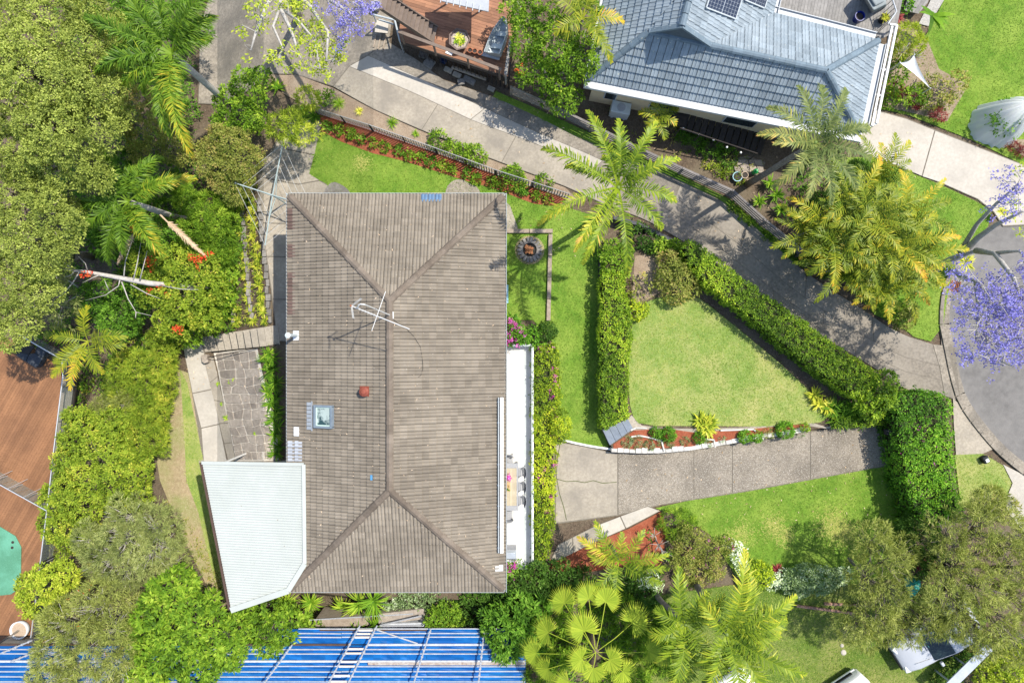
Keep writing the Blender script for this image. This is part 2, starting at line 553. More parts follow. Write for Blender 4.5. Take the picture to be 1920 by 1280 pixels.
# --- shared driveway: three strips of slabs
U_ = [(730, 80), (790, 118), (830, 150), (925, 182), (1000, 215), (1070, 250), (1160, 292), (1250, 325), (1345, 372), (1400, 408), (1465, 470), (1510, 510), (1560, 545), (1610, 575), (1660, 610), (1700, 630), (1748, 645)]
A_ = [(690, 105), (770, 140), (870, 185), (1010, 250), (1100, 288), (1190, 330), (1265, 370), (1340, 425), (1400, 470), (1470, 530), (1540, 580), (1620, 630), (1690, 668), (1760, 685)]
B_ = [(655, 125), (770, 172), (890, 228), (1000, 268), (1120, 322), (1200, 362), (1270, 405), (1340, 458), (1400, 505), (1470, 560), (1540, 605), (1620, 655), (1690, 695), (1765, 712)]
L_ = [(625, 163), (700, 205), (780, 240), (905, 292), (1060, 350), (1130, 382), (1210, 412), (1290, 458), (1360, 512), (1450, 570), (1540, 630), (1640, 690), (1690, 728), (1770, 742)]
def resample(pl, n):
    p = np.array(pl, float)
    s = np.r_[0, np.cumsum(np.hypot(*np.diff(p, axis=0).T))]
    t = np.linspace(0, s[-1], n)
    return [(float(np.interp(q, s, p[:, 0])), float(np.interp(q, s, p[:, 1]))) for q in t]
COURT = [(372, 195), (375, 60), (400, -40), (745, -40), (730, 80), (690, 105), (655, 125), (625, 163), (550, 139), (508, 139), (470, 168), (430, 192)]
drv = sheet('shared_driveway', COURT[:5] + U_[1:] + [(1790, 650), (1800, 745)] + list(reversed(L_)) + COURT[8:], M_JOINT, .02)
NS = 57
Us, As, Bs, Ls = [resample(q, NS) for q in (U_, A_, B_, L_)]
def strip(p, q, cuts, mm):
    for a, b in zip(cuts[:-1], cuts[1:]):
        e = .03
        def at(pl, t):
            i = min(int(t), NS - 2); f = t - i
            return (pl[i][0] * (1 - f) + pl[i + 1][0] * f, pl[i][1] * (1 - f) + pl[i + 1][1] * f)
        ts = [a + e] + [k for k in range(int(a) + 1, int(math.ceil(b))) if a + e < k < b - e] + [b - e]
        g = .011
        top = [at(p, t) for t in ts]; bot = [at(q, t) for t in ts]
        top2 = [(u[0] + (w[0] - u[0]) * g, u[1] + (w[1] - u[1]) * g) for u, w in zip(top, bot)]
        bot2 = [(w[0] + (u[0] - w[0]) * g, w[1] + (u[1] - w[1]) * g) for u, w in zip(top, bot)]
        mq = mm[0] if (a + b) / 2 < 26 else mm[1]
        sheet('slab', bot2 + list(reversed(top2)), mq, .034, parent=drv, kind=None)
strip(As, Us, [0, 6, 13, 21, 29, 36, 43, 50, 56], (M_CONC_OLD, M_CONC_DARK))
strip(Bs, As, [0, 11, 22, 33, 45, 56], (M_CONC_L, M_CONC_DARK))
strip(Ls, Bs, [0, 8, 15, 24, 32, 40, 48, 56], (M_CONC, M_CONC_DARK))
sheet('slab', [(373, 194), (376, 60), (401, -40), (520, -40), (560, 60), (540, 139), (508, 139), (470, 167), (430, 190)], M_CONC_OLD, .034, parent=drv, kind=None)
sheet('slab', [(522, -40), (745, -40), (729, 79), (690, 104), (655, 124), (625, 162), (551, 138), (542, 138), (562, 60)], M_CONC_OLD, .034, parent=drv, kind=None)
sheet('slab', [(1749, 646), (1772, 648), (1790, 745), (1771, 742), (1762, 690)], M_CONC_OLD, .034, parent=drv, kind=None)

# --- house driveway
dr2 = sheet('house_driveway', [(1040, 826), (1100, 836), (1150, 848), (1300, 842), (1400, 827), (1550, 803), (1610, 797), (1690, 797), (1692, 871), (1640, 877), (1400, 921), (1240, 946), (1160, 966), (1040, 982), (1032, 900)], M_JOINT, .024)
def interp_poly(pl, x):
    p = np.array(pl, float)
    return float(np.interp(x, p[:, 0], p[:, 1]))
TOPD = [(1040, 827), (1100, 837), (1150, 849), (1300, 843), (1400, 828), (1550, 804), (1610, 798), (1692, 798)]
BOTD = [(1034, 981), (1160, 965), (1240, 945), (1400, 920), (1640, 876), (1691, 870)]
for a, b, mm in ((1042, 1157, M_CONC), (1159, 1300, M_AGG), (1301, 1372, M_AGG), (1373.5, 1518, M_AGG), (1519.5, 1660, M_AGG), (1661.5, 1690, M_AGG)):
    xs = np.linspace(a, b, 5)
    sheet('slab', [(x, interp_poly(TOPD, x) + 1) for x in xs] + [(x - (.06 * 0), interp_poly(BOTD, x) - 1) for x in reversed(xs)], mm, .038, parent=dr2, kind=None)

for pl in ([(1050, 831), (1045, 860), (1043, 893), (1049, 925), (1057, 950), (1062, 974)], [(1043, 897), (1062, 902), (1080, 901), (1096, 904), (1112, 900), (1130, 905), (1156, 903)]):
    g = MB()
    pp = [PG(*q, .042) for q in pl]
    for p, q in zip(pp[:-1], pp[1:]): g.bar(p, q, .035, .006)
    g.build('crack', mat('mossy_crack', (.12, .14, .05), (.08, .09, .04), 8, .95), dr2)
fp = sheet('front_path', [(1028, 1058), (1046, 1020), (1090, 998), (1118, 984), (1215, 948), (1238, 957), (1136, 1007), (1090, 1028)], M_JOINT, .026)
for q in ([(1030, 1056), (1047, 1021), (1072, 1008), (1074, 1036)], [(1074, 1007), (1116, 986), (1126, 1009), (1092, 1026), (1076, 1035)], [(1118, 985), (1162, 968), (1172, 990), (1137, 1005), (1128, 1008)], [(1164, 967), (1214, 949), (1236, 957), (1174, 989)]):
    sheet('slab', q, M_CONC_L if q[0][0] > 1100 else M_CONC, .04, parent=fp, kind=None)

# --- street, kerb, footpath
sheet('street', [(1765, 545), (1790, 500), (1830, 450), (1880, 420), (2050, 400), (2050, 960), (1935, 895), (1870, 840), (1815, 775), (1795, 700), (1778, 640)], M_ASPH, -.02, smooth=0)
KERB = [(1800, 478), (1780, 520), (1768, 560), (1766, 605), (1775, 650), (1786, 705), (1800, 752), (1830, 795), (1868, 840), (1915, 880), (1990, 925)]
kr = resample(KERB, 21)
kroot = empty('kerb', PG(1780, 640), 'curved pale concrete kerb between street and lawns', 'kerb')
for i in range(20):
    a, b = kr[i], kr[i + 1]
    m = MB()
    pa, pb = PG(*a), PG(*b)
    d = (pb - pa).normalized(); n = Vector((-d.y, d.x, 0))
    if n.x < 0: n = -n
    m.prism([pa + d * .006, pb - d * .006, pb - d * .006 + n * .34, pa + d * .006 + n * .34], -.12, .012)
    m.prism([pa + d * .006 - n * .17, pb - d * .006 - n * .17, pb - d * .006, pa + d * .006], -.12, .10)
    m.build('kerb_stone', M_CONC_OLD, kroot)
sheet('footpath', [(1786, 745), (1800, 760), (1826, 800), (1860, 842), (1842, 850), (1792, 852), (1788, 800)], M_CONC, .03)
sheet('footpath', [(1880, 870), (1915, 888), (1990, 932), (1990, 1100), (1930, 1010), (1890, 960), (1884, 940), (1898, 905)], M_CONC_L, .03)
sheet('crossover', [(1772, 648), (1766, 610), (1764, 640), (1772, 742), (1800, 752)], M_CONC_OLD, .028)

# neighbour's concrete driveway
nd = sheet('neighbour_driveway', [(1600, 250), (1642, 206), (1700, 222), (1820, 270), (1960, 325), (1990, 420), (1880, 425), (1862, 398), (1832, 374), (1760, 342), (1690, 316), (1620, 290)], M_JOINT, .022)
for q in ([(1602, 250), (1642, 208), (1699, 224), (1751, 245), (1727, 330), (1690, 314), (1622, 289)], [(1753, 246), (1820, 272), (1958, 326), (1980, 418), (1880, 423), (1863, 397), (1833, 373), (1760, 341), (1729, 331)]):
    sheet('slab', q, M_CONC_L, .036, parent=nd, kind=None)

# --- west side: path beside the house, stairs, lower path, stone bank
wp = sheet('side_path', [(484, 330), (520, 262), (560, 225), (608, 226), (600, 250), (580, 327), (612, 345), (640, 362), (660, 395), (600, 420), (590, 640), (520, 640), (510, 560), (498, 470), (484, 420)], M_JOINT, .016)
for q in ([(560, 227), (605, 230), (598, 250), (590, 290), (540, 280), (522, 265)], [(521, 267), (540, 282), (589, 292), (580, 326), (598, 338), (560, 345), (488, 332)],
          [(488, 334), (560, 347), (599, 340), (612, 347), (638, 363), (655, 392), (598, 418), (486, 418)], [(486, 420), (597, 420), (594, 480), (500, 480), (497, 465)], [(501, 482), (594, 482), (592, 560), (512, 560)], [(512, 562), (591, 562), (589, 638), (521, 638)]):
    sheet('slab', q, M_CONC, .03, parent=wp, kind=None)
sheet('rock_shelf', [(620, 340), (640, 345), (660, 362), (655, 385), (615, 385), (602, 368)], M_STONE_G, .045, smooth=2)
sheet('paved_corner', [(836, 352), (850, 338), (866, 336), (882, 346), (898, 352), (905, 380), (835, 380)], M_CONC_OLD, .034, smooth=1)
sheet('paved_corner', [(930, 365), (956, 385), (972, 430), (940, 432), (930, 420)], M_CONC, .034)

st = empty('garden_stairs', P(450, 640, -3.2), 'grey concrete garden stairs going down beside the stone bank', 'stairs')
nst = 11
zt = -1.4
for i in range(nst):
    t0, t1 = i / nst, (i + 1) / nst
    z = zt - (i + 1) * (1.8 / (nst + 1))
    def ed(t, top):
        a = (521, 609) if top else (525, 646); b = (376, 632) if top else (384, 660)
        return (a[0] + (b[0] - a[0]) * t, a[1] + (b[1] - a[1]) * t)
    pu = PG(*ed(t0, .5 > 1))
    z = max(z, pu.z + .05 - .01 * i)
    q = [P(*ed(t0, 1), z), P(*ed(t1, 1), z), P(*ed(t1, 0), z), P(*ed(t0, 0), z)]
    d = (q[1] - q[0]).normalized()
    q[1] -= d * .012; q[2] -= d * .012
    m = MB().prism(q, -.45, None)
    m.build('step', M_CONC, st)
# handrail of the stairs
hr = empty('stair_handrail', P(500, 652, -1.5), 'thin dark metal handrail along the lower edge of the garden stairs', 'handrail')
pa, pb = P(522, 645, -1.0), P(388, 670, -2.6)
MB().tube([pa, pb], .022, 6).build('rail', M_DARKTIM, hr)
for t in (.02, .32, .66, .97):
    q = pa.lerp(pb, t)
    MB().tube([q, Vector((q.x, q.y, q.z - 1.0))], .016, 6).build('post', M_DARKTIM, hr)

def Z7(x, y):
    return (340 + x / 4.925, 620 + y / 4.925)
lp = sheet('lower_path', [Z7(15, 135), Z7(195, 105), Z7(300, 480), Z7(360, 860), Z7(440, 1260), Z7(210, 1260), Z7(100, 575)], M_JOINT, .02)
for q in ([(20, 140), (190, 110), (278, 535), (107, 572)], [(109, 582), (282, 545), (350, 855), (187, 892)], [(189, 902), (352, 866), (432, 1260), (216, 1260)]):
    sheet('slab', [Z7(*a) for a in q], M_CONC_L, .036, parent=lp, kind=None)
sd = sheet('spoon_drain', [Z7(*a) for a in [(200, 235), (300, 240), (330, 400), (400, 700), (450, 900), (505, 1195), (440, 1230), (360, 860), (300, 560), (240, 380)]], M_JOINT, .03)
dl = [(205, 240), (262, 480), (305, 640), (355, 855), (400, 1040), (436, 1200)]; drr = [(296, 246), (340, 420), (392, 660), (440, 850), (470, 1030), (498, 1190)]
for i in range(5):
    a, b, c, d = dl[i], dl[i + 1], drr[i + 1], drr[i]
    e = 4
    sheet('slab', [Z7(a[0], a[1] + e), Z7(b[0], b[1] - e), Z7(c[0], c[1] - e), Z7(d[0], d[1] + e)], M_CONC, .045, parent=sd, kind=None)

# stone bank: base sheet of mortar + separate stones
bank = sheet('stone_bank', [Z7(*a) for a in [(300, 205), (520, 180), (705, 160), (770, 470), (880, 850), (900, 1190), (500, 1195), (400, 700)]], M_MORTAR, .03)
def stone_field(corner, nu, nv, parent, mm, seed, inset=.06, jit=.22, h=.05, skip=0.0, zoff=.0):
    """corner: 4 pixel corners; a jittered grid of separate stones laid on the terrain"""
    rr = random.Random(seed)
    c = [Vector((a[0], a[1])) for a in corner]
    g = {}
    for j in range(nv + 1):
        for i in range(nu + 1):
            u, v = i / nu, j / nv
            if 0 < i < nu: u += rr.uniform(-jit, jit) / nu
            if 0 < j < nv: v += rr.uniform(-jit, jit) / nv
            g[i, j] = (c[0] * (1 - u) + c[1] * u) * (1 - v) + (c[3] * (1 - u) + c[2] * u) * v
    j = 0
    done = set()
    for j in range(nv):
        for i in range(nu):
            if (i, j) in done or rr.random() < skip: continue
            w = 2 if (i + 1 < nu and rr.random() < .25) else 1
            for k in range(w): done.add((i + k, j))
            ring = [g[i, j]] + ([g[i + 1, j]] if w == 2 else []) + [g[i + w, j], g[i + w, j + 1]] + ([g[i + 1, j + 1]] if w == 2 else []) + [g[i, j + 1]]
            cen = sum(ring, Vector((0, 0))) / len(ring)
            # cut corners
            rg = []
            n = len(ring)
            for k in range(n):
                a, b, d = ring[k - 1], ring[k], ring[(k + 1) % n]
                rg += [b.lerp(a, .08), b.lerp(d, .08)]
            inn = [cen + (p - cen) * (1 - inset) for p in rg]
            top = [cen + (p - cen) * (1 - inset - .07) for p in rg]
            hh = h * rr.uniform(.6, 1.3)
            lo = [PG(p.x, p.y, zoff - .02) for p in inn]
            mid = [PG(p.x, p.y, zoff + hh * .75) for p in inn]
            hi = [PG(p.x, p.y, zoff + hh) for p in top]
            m = MB().loft([list(reversed(lo)), list(reversed(mid)), list(reversed(hi))])
            m.build('stone', mm, parent)
stone_field([Z7(320, 210), Z7(690, 185), Z7(880, 1185), Z7(505, 1190)], 5, 13, bank, M_STONE, 3, h=.045, zoff=.03, inset=.085, jit=.24)
m = MB()
pq = [PG(*Z7(*a)) for a in [(205, 225), (262, 215), (275, 290), (235, 302), (212, 285)]]
m.prism([Vector((p.x, p.y, 0)) for p in pq], pq[0].z, pq[0].z + .35)
m.build('sandstone_block', M_STONE, label='rounded tan sandstone block at the foot of the garden stairs', cat='stone', bevel=.04)

# terraced rows of edging stones in the garden bank beside the side path
for row, (a, b, n) in enumerate([((487, 372), (508, 606), 17), ((455, 395), (472, 600), 14), ((425, 430), (440, 610), 11)]):
    rt = empty('garden_edging', PG(*a), ['row of grey edging stones along the side path', 'middle row of edging stones stepping down the bank', 'lowest row of edging stones among bromeliads'][row], 'edging')
    for i in range(n):
        t = (i + .5) / n
        q = PG(a[0] + (b[0] - a[0]) * t + random.uniform(-1.5, 1.5), a[1] + (b[1] - a[1]) * t)
        w, l, h = random.uniform(.16, .26), (b[1] - a[1]) / n * S(-1.4) * .94, random.uniform(.14, .24)
        m = MB().obox(q + Vector((0, 0, h / 2 - .05)), (w, l, h), Matrix.Rotation(random.uniform(-.12, .12), 3, 'Z'))
        m.build('stone', M_STONE_G, rt, bevel=.03)

# --- raised garden: triangular lawn on a terrace
ZT = .45
m = MB().prism([P(a, b, ZT) for a, b in [(1126, 452), (1230, 436), (1290, 456), (1360, 510), (1540, 628), (1688, 724), (1690, 742), (1680, 795), (1612, 797), (1550, 801), (1400, 824), (1300, 839), (1190, 845), (1152, 845), (1128, 806)]], -.3, ZT)
m.build('garden_terrace', M_SOIL, kind='structure')
TRI = [(1186, 598), (1205, 570), (1240, 555), (1300, 552), (1340, 580), (1500, 712), (1545, 770), (1550, 790), (1500, 795), (1440, 799), (1330, 798), (1200, 798), (1183, 775), (1177, 720), (1180, 650)]
sheet('triangle_lawn', TRI, M_LAWN_DRY, .03, z=ZT, smooth=1)
sheet('mower_edge', [(1176, 786), (1184, 778), (1203, 797), (1250, 803), (1330, 803), (1400, 800), (1480, 792), (1520, 791), (1548, 800), (1590, 792), (1600, 797), (1550, 803), (1500, 796), (1440, 800), (1400, 806), (1300, 812), (1200, 806), (1190, 808)], M_CONC, .02, z=ZT)
sheet('red_mulch_bed', [(1150, 843), (1150, 832), (1190, 806), (1250, 803), (1300, 810), (1400, 804), (1450, 800), (1512, 792), (1518, 805), (1400, 822), (1300, 836), (1200, 842)], M_MULCH_R, .026, z=ZT)
# whitewashed stone wall along the driveway
ww = empty('stone_retaining_wall', P(1300, 845, 0), 'low whitewashed stone wall between red mulch bed and driveway', 'wall')
WL = resample([(1146, 846), (1190, 848), (1240, 848), (1300, 842), (1360, 832), (1420, 822), (1518, 807)], 34)
for i in range(33):
    a, b = P(*WL[i], ZT), P(*WL[i + 1], ZT)
    w = random.uniform(.14, .24)
    d = (b - a).normalized(); n = Vector((-d.y, d.x, 0))
    q = [a + d * .01 - n * .02, b - d * .01 - n * .02, b - d * .01 + n * w, a + d * .01 + n * w]
    MB().prism(q, -.2, ZT + random.uniform(.03, .08)).build('stone', M_STONE_W, ww)
m = MB()
for pl in ([(1183, 818), (1200, 816), (1220, 820), (1240, 826), (1245, 845)], [(1322, 822), (1338, 824), (1340, 838)], [(1182, 806), (1192, 801), (1212, 802)], [(1425, 814), (1430, 824)], [(1350, 806), (1412, 804), (1416, 808)]):
    g = MB()
    pp = [P(a, b, ZT) for a, b in pl]
    for p, q in zip(pp[:-1], pp[1:]):
        g.bar(p + Vector((0, 0, .05)), q + Vector((0, 0, .05)), .07, .12)
    g.build('bed_divider', M_STONE_W, ww)
m = MB()
q = [P(a, b, ZT) for a, b in [(1129, 805), (1177, 785), (1187, 803), (1143, 834)]]
sl = empty('slate_step', P(1158, 808, .3), 'blue grey slate landing slabs beside the hedge end', 'paving')
for k in range(4):
    t0, t1 = k / 4 + .006, (k + 1) / 4 - .006
    MB().prism([q[0].lerp(q[1], t0), q[0].lerp(q[1], t1), q[3].lerp(q[2], t1), q[3].lerp(q[2], t0)], -.1, ZT + .09).build('slab', mat('slate', (.215, .25, .30), (.17, .20, .245), 6, .7, objvar=.08, speck=(.35, .38, .42), sscale=30, sthr=.68), sl)
# dark wall behind the hedge (faces the east lawn)
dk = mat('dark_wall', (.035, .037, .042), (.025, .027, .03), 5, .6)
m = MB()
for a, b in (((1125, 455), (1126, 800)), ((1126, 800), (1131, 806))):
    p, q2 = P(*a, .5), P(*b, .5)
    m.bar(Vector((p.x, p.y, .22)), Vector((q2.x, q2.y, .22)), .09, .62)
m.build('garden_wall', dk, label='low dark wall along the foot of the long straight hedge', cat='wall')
m = MB()
pl = [P(1150, 408, .6), P(1195, 420, .6), P(1283, 462, .6)]
for p, q2 in zip(pl[:-1], pl[1:]):
    m.bar(p + Vector((0, 0, -.25)), q2 + Vector((0, 0, -.25)), .16, .7)
m.build('garden_wall', mat('charcoal_render', (.085, .085, .095), (.06, .06, .068), 5, .7), label='low charcoal rendered wall below the tall palm', cat='wall')
# white edging of the lawn at the driveway
m = MB()
pl = resample([(1056, 824), (1080, 830), (1110, 836), (1144, 841)], 8)
for a, b in zip(pl[:-1], pl[1:]):
    m.bar(PG(*a, .03), PG(*b, .03), .09, .2)
m.build('lawn_edging', M_WHITE, label='thin white concrete edging where the lawn meets the driveway', cat='edging')
# timber sleepers round the fire pit lawn
sr = empty('sleeper_edging', PG(1030, 435), 'weathered timber sleeper border round the fire pit lawn', 'edging')
for a, b in (((948, 434), (992, 434)), ((993, 434), (1036, 434)), ((1032, 440), (1031, 480)), ((1031, 481), (1030, 520)), ((1030, 521), (1029, 560)), ((1029, 561), (1028, 601))):
    MB().bar(PG(*a, .06), PG(*b, .06), .19, .24).build('sleeper', M_SLEEPER, sr, bevel=.01)
# fire pit
fr = empty('fire_pit', PG(993, 469), 'round stone fire pit filled with orange firewood on lawn', 'fire pit')
c0 = PG(993, 469)
for k in range(18):
    t = 2 * math.pi * k / 18
    R = .47
    MB().obox(c0 + Vector((R * math.cos(t), R * math.sin(t), .08)), (.28, .14, .16), Matrix.Rotation(t + random.uniform(-.15, .15), 3, 'Z')).build('stone', M_STONE_G, fr, bevel=.02)
MB().lathe(c0, [(.34, .02), (.34, .05), (0.01, .055)], 18).build('ash_bed', mat('ash', (.05, .045, .04), (.03, .03, .03), 20, .95), fr)
lg = mat('firewood', (.50, .22, .09), (.36, .14, .06), 8, .85, objvar=.2)
for k in range(9):
    t = random.uniform(0, math.pi)
    p = c0 + Vector((random.uniform(-.14, .14), random.uniform(-.14, .14), .1 + .035 * (k % 4)))
    d = Vector((math.cos(t), math.sin(t), random.uniform(-.1, .1))) * random.uniform(.1, .19)
    MB().bar(p - d, p + d, .1, .08).build('log', lg, fr)
sheet('worn_ring', [(993 + 28 * math.cos(t), 469 + 27 * math.sin(t)) for t in np.linspace(0, 2 * math.pi, 20)[:-1]], M_STRAW, .026)
# mulch under shrubs on the terrace
sheet('bark_bed', [(1190, 480), (1250, 470), (1275, 500), (1250, 540), (1200, 570), (1185, 560)], M_MULCH_B, .015, z=ZT)
# ------------------------------------------------------------------ tiled roofs
def tile_mesh(name, m, w, g, rolls=2, rh=.036, lip=.06, n=9, flat=False):
    """one roof tile in its own frame: x along the eave, y up the slope, z out of the roof"""
    b = MB()
    W = w * (.93 if flat else .955)
    L = g * 1.12
    prof = []
    for i in range(n):
        u = i / (n - 1)
        if flat:
            z = rh if (u < .06 or .47 < u < .53 or u > .94) else 0
        else:
            z = rh * (abs(math.sin(math.pi * u * rolls)) ** .8)
        prof.append((u * W, z))
    V = [(x, 0, z + lip) for x, z in prof] + [(x, L, z * .9) for x, z in prof] + [(x, 0.004, -.004) for x, z in prof]
    F = [(i, i + 1, n + i + 1, n + i) for i in range(n - 1)] + [(2 * n + i, 2 * n + i + 1, i + 1, i) for i in range(n - 1)]
    F += [(2 * n, 0, n), (3 * n - 1, 2 * n - 1, n - 1)]
    b.add(V, F, .5)
    return b, b.mesh(name, m)

def roof(root, faces, tm, tb, m, w, g, deck_m, n_single=300, off=.035, udir=None, focus=(0, 0)):
    """faces: convex polygons (first edge = eave, counter-clockwise from above). Tiles: 300 nearest as parts, rest joined."""
    dk = MB()
    for f in faces:
        dk.add(f, [tuple(range(len(f)))])
    deck = dk.build('roof', deck_m, root)
    cand = []; rest_full = []; clipped = MB()
    for fi, poly in enumerate(faces):
        p0 = Vector(poly[0]); u = (Vector(poly[1]) - p0).normalized()
        if udir is not None: u = udir.get(fi, u)
        nrm = Vector((0, 0, 0))
        for i in range(1, len(poly) - 1):
            nrm += (Vector(poly[i]) - p0).cross(Vector(poly[i + 1]) - p0)
        nrm.normalize()
        v = nrm.cross(u)
        M3 = Matrix((u, v, nrm)).transposed()
        uv = [((Vector(q) - p0).dot(u), (Vector(q) - p0).dot(v)) for q in poly]
        umin, umax = min(a for a, b in uv), max(a for a, b in uv); vmax = max(b for a, b in uv)
        edges = []
        k = len(uv)
        for i in range(k):
            a, b2 = uv[i], uv[(i + 1) % k]
            e = (b2[0] - a[0], b2[1] - a[1]); l = math.hypot(*e)
            edges.append((a, (-e[1] / l, e[0] / l)))
        part = MB(); npart = 0
        vmin = min(b for a, b in uv)
        for j in range(int(vmin / g) - 1 if vmin < -.1 else 0, int(vmax / g) + 2):
            for i in range(int(math.floor(umin / w)) - 1, int(umax / w) + 2):
                x, y = i * w, j * g - .04
                cs = [(x, y), (x + w, y), (x + w, y + g), (x, y + g)]
                din = [min((c[0] - a[0]) * n_[0] + (c[1] - a[1]) * n_[1] for c in cs) for a, n_ in edges]
                dmax = [max((c[0] - a[0]) * n_[0] + (c[1] - a[1]) * n_[1] for c in cs) for a, n_ in edges]
                if min(dmax) < 0.02: continue
                if min(din[1:]) > .06 and din[0] > (-.06 if not (udir and fi in udir) else .06) and j * g < vmax - g * 1.2:
                    o_ = p0 + u * x + v * y + nrm * off
                    cen = o_ + u * w / 2 + v * g / 2
                    cand.append(((cen.x - focus[0]) ** 2 + (cen.y - focus[1]) ** 2 + (CAMZ - cen.z) ** 2, o_, M3))
                else:
                    part.add([p0 + u * (x + q[0]) + v * (y + q[1]) + nrm * (off + q[2]) for q in tb.v], tb.f, random.random()); npart += 1
        if npart:
            me = bpy.data.meshes.new('tmp'); me.from_pydata(part.v, [], part.f)
            bm = bmesh.new(); bm.from_mesh(me); bpy.data.meshes.remove(me)
            for idx, (a, n_) in enumerate(edges):
                slack = .07 if (idx == 0 and not (udir and fi in udir)) else .0
                co = p0 + u * (a[0] - n_[0] * slack) + v * (a[1] - n_[1] * slack)
                no = -(u * n_[0] + v * n_[1])
                bmesh.ops.bisect_plane(bm, geom=bm.verts[:] + bm.edges[:] + bm.faces[:], plane_co=co, plane_no=no, clear_outer=True)
            bm.verts.index_update()
            clipped.add([q.co.copy() for q in bm.verts], [[q.index for q in f.verts] for f in bm.faces])
            bm.free()
    cand.sort(key=lambda c: c[0])
    single = cand[:n_single]
    for d, o_, M3 in single:
        link_mesh('roof_tile', tm, deck, M=Matrix.Translation(o_) @ M3.to_4x4())
    for d, o_, M3 in cand[n_single:]:
        clipped.add([o_ + M3 @ Vector(q) for q in tb.v], tb.f, random.random())
    clipped.build('roof_tiles', m, deck, kind='stuff')
    return deck

def cap_mesh(name, m, L=.42, w=.165, h=.095):
    b = MB()
    rings = []
    for t, s in ((0, 1.06), (L, .96)):
        rings.append([Vector((t, -w * s, -.02)), Vector((t, -w * .62 * s, h * .62 * s)), Vector((t, 0, h * s)), Vector((t, w * .62 * s, h * .62 * s)), Vector((t, w * s, -.02))])
    b.loft(rings, closed=False, r=.5)
    b.add(rings[0], [(4, 3, 2, 1, 0)], .5)
    return b.mesh(name, m)
def ridge_caps(parent, me, a, b, pitch=.40, lift=.075):
    a = Vector(a); b = Vector(b)
    d = (b - a); L = d.length; x = d / L
    y = Vector((0, 0, 1)).cross(x).normalized(); z = x.cross(y)
    M3 = Matrix((x, y, z)).transposed()
    n = max(1, round(L / pitch))
    for i in range(n):
        p = a + x * (i * L / n) + z * (lift + .012 * 0)
        link_mesh('ridge_tile', me, parent, M=Matrix.Translation(p) @ M3.to_4x4())

M_TILE = mat('brown_concrete_tile', (.245, .21, .165), (.178, .152, .119), 2.2, .9, c3=(.315, .272, .215), scale3=.45, amt3=.6, bump=.4, bscale=55, objvar=.12, stretch=(0, .35, 2.2), lo=.3, hi=.7, speck=(.44, .40, .34), sscale=16, sthr=.68, spec=.15)
M_CAP = mat('brown_ridge_tile', (.18, .145, .112), (.135, .108, .085), 9, .9, bump=.3, bscale=50, objvar=.16, c3=(.28, .235, .19), scale3=.8, amt3=.5, spec=.15)
M_DECK = mat('roof_batten', (.05, .042, .035), (.04, .032, .028), 5, .95)
M_GUT = mat('gutter_metal', (.48, .52, .53), (.40, .44, .45), 6, .45, spec=.4)
M_BRICK = mat('render_wall', (.55, .48, .38), (.48, .41, .32), 4, .9, bump=.3, bscale=30)
M_GLASSD = mat('dark_glass', (.03, .04, .045), (.02, .028, .03), 3, .08, spec=.6)

# main house
EZ = 2.7
X0, X1, Y0, Y1 = -9.96, -.357, -11.08, 6.505
HW = (X1 - X0) / 2
RISE = 1.7
XR = (X0 + X1) / 2
A, B, C, D = Vector((X0, Y0, EZ)), Vector((X1, Y0, EZ)), Vector((X1, Y1, EZ)), Vector((X0, Y1, EZ))
RN, RS = Vector((XR, Y1 - HW, EZ + RISE)), Vector((XR, Y0 + HW, EZ + RISE))
def hroof(x, y):
    return EZ + RISE / HW * min(x - X0, X1 - x, Y1 - y, y - Y0)
def PR(px, py, off=0.0):
    z = 3.5
    for _ in range(12):
        p = P(px, py, z)
        z = hroof(p.x, p.y)
    return Vector((p.x, p.y, z + off))
house = empty('house', (XR, (Y0 + Y1) / 2, 0), 'long house with brown tiled hip roof and white terrace', 'house')
tb, tm = tile_mesh('tile', M_TILE, .302, .315)
hdeck = roof(house, [[C, D, RN], [D, A, RS, RN], [A, B, RS], [B, C, RN, RS]], tm, tb, M_TILE, .302, .315, M_DECK, focus=(XR, 0))
cm = cap_mesh('ridge_tile', M_CAP)
for a, b in ((A, RS), (B, RS), (C, RN), (D, RN)):
    ridge_caps(hdeck, cm, a + (b - a).normalized() * .1, b, .40, .075)
ridge_caps(hdeck, cm, RS, RN, .40, .075)
# walls, soffit, gutters
m = MB()
wi = .55
m.box(X0 + wi, X1 - wi, Y0 + wi, Y1 - wi, -1.9, EZ - .08)
m.build('wall', M_BRICK, house)
MB().box(X0 + .03, X1 - .03, Y0 + .03, Y1 - .03, EZ - .07, EZ - .03).build('soffit', M_WHITE, house)
gw, gh = .115, .11
for a, b in (((X0 - gw / 2, Y0 - gw), (X0 - gw / 2, Y1 + gw)), ((X1 + gw / 2, Y0 - gw), (X1 + gw / 2, Y1 + gw)), ((X0, Y1 + gw / 2), (X1, Y1 + gw / 2)), ((X0, Y0 - gw / 2), (X1, Y0 - gw / 2))):
    p, q = Vector((*a, EZ)), Vector((*b, EZ))
    d = (q - p).normalized(); n = Vector((-d.y, d.x, 0))
    g = MB()
    g.bar(p + Vector((0, 0, -.09)), q + Vector((0, 0, -.09)), gw, .012)
    g.bar(p + n * gw * .46 + Vector((0, 0, -.03)), q + n * gw * .46 + Vector((0, 0, -.03)), .018, .13)
    g.bar(p - n * gw * .46 + Vector((0, 0, -.03)), q - n * gw * .46 + Vector((0, 0, -.03)), .018, .13)
    L = (q - p).length
    k = int(L / .9)
    for i in range(k):
        c = p + d * (i + .5) * L / k + Vector((0, 0, .036))
        g.bar(c - n * gw * .45, c + n * gw * .45, .02, .008)
    g.build('gutter', M_GUT, house)
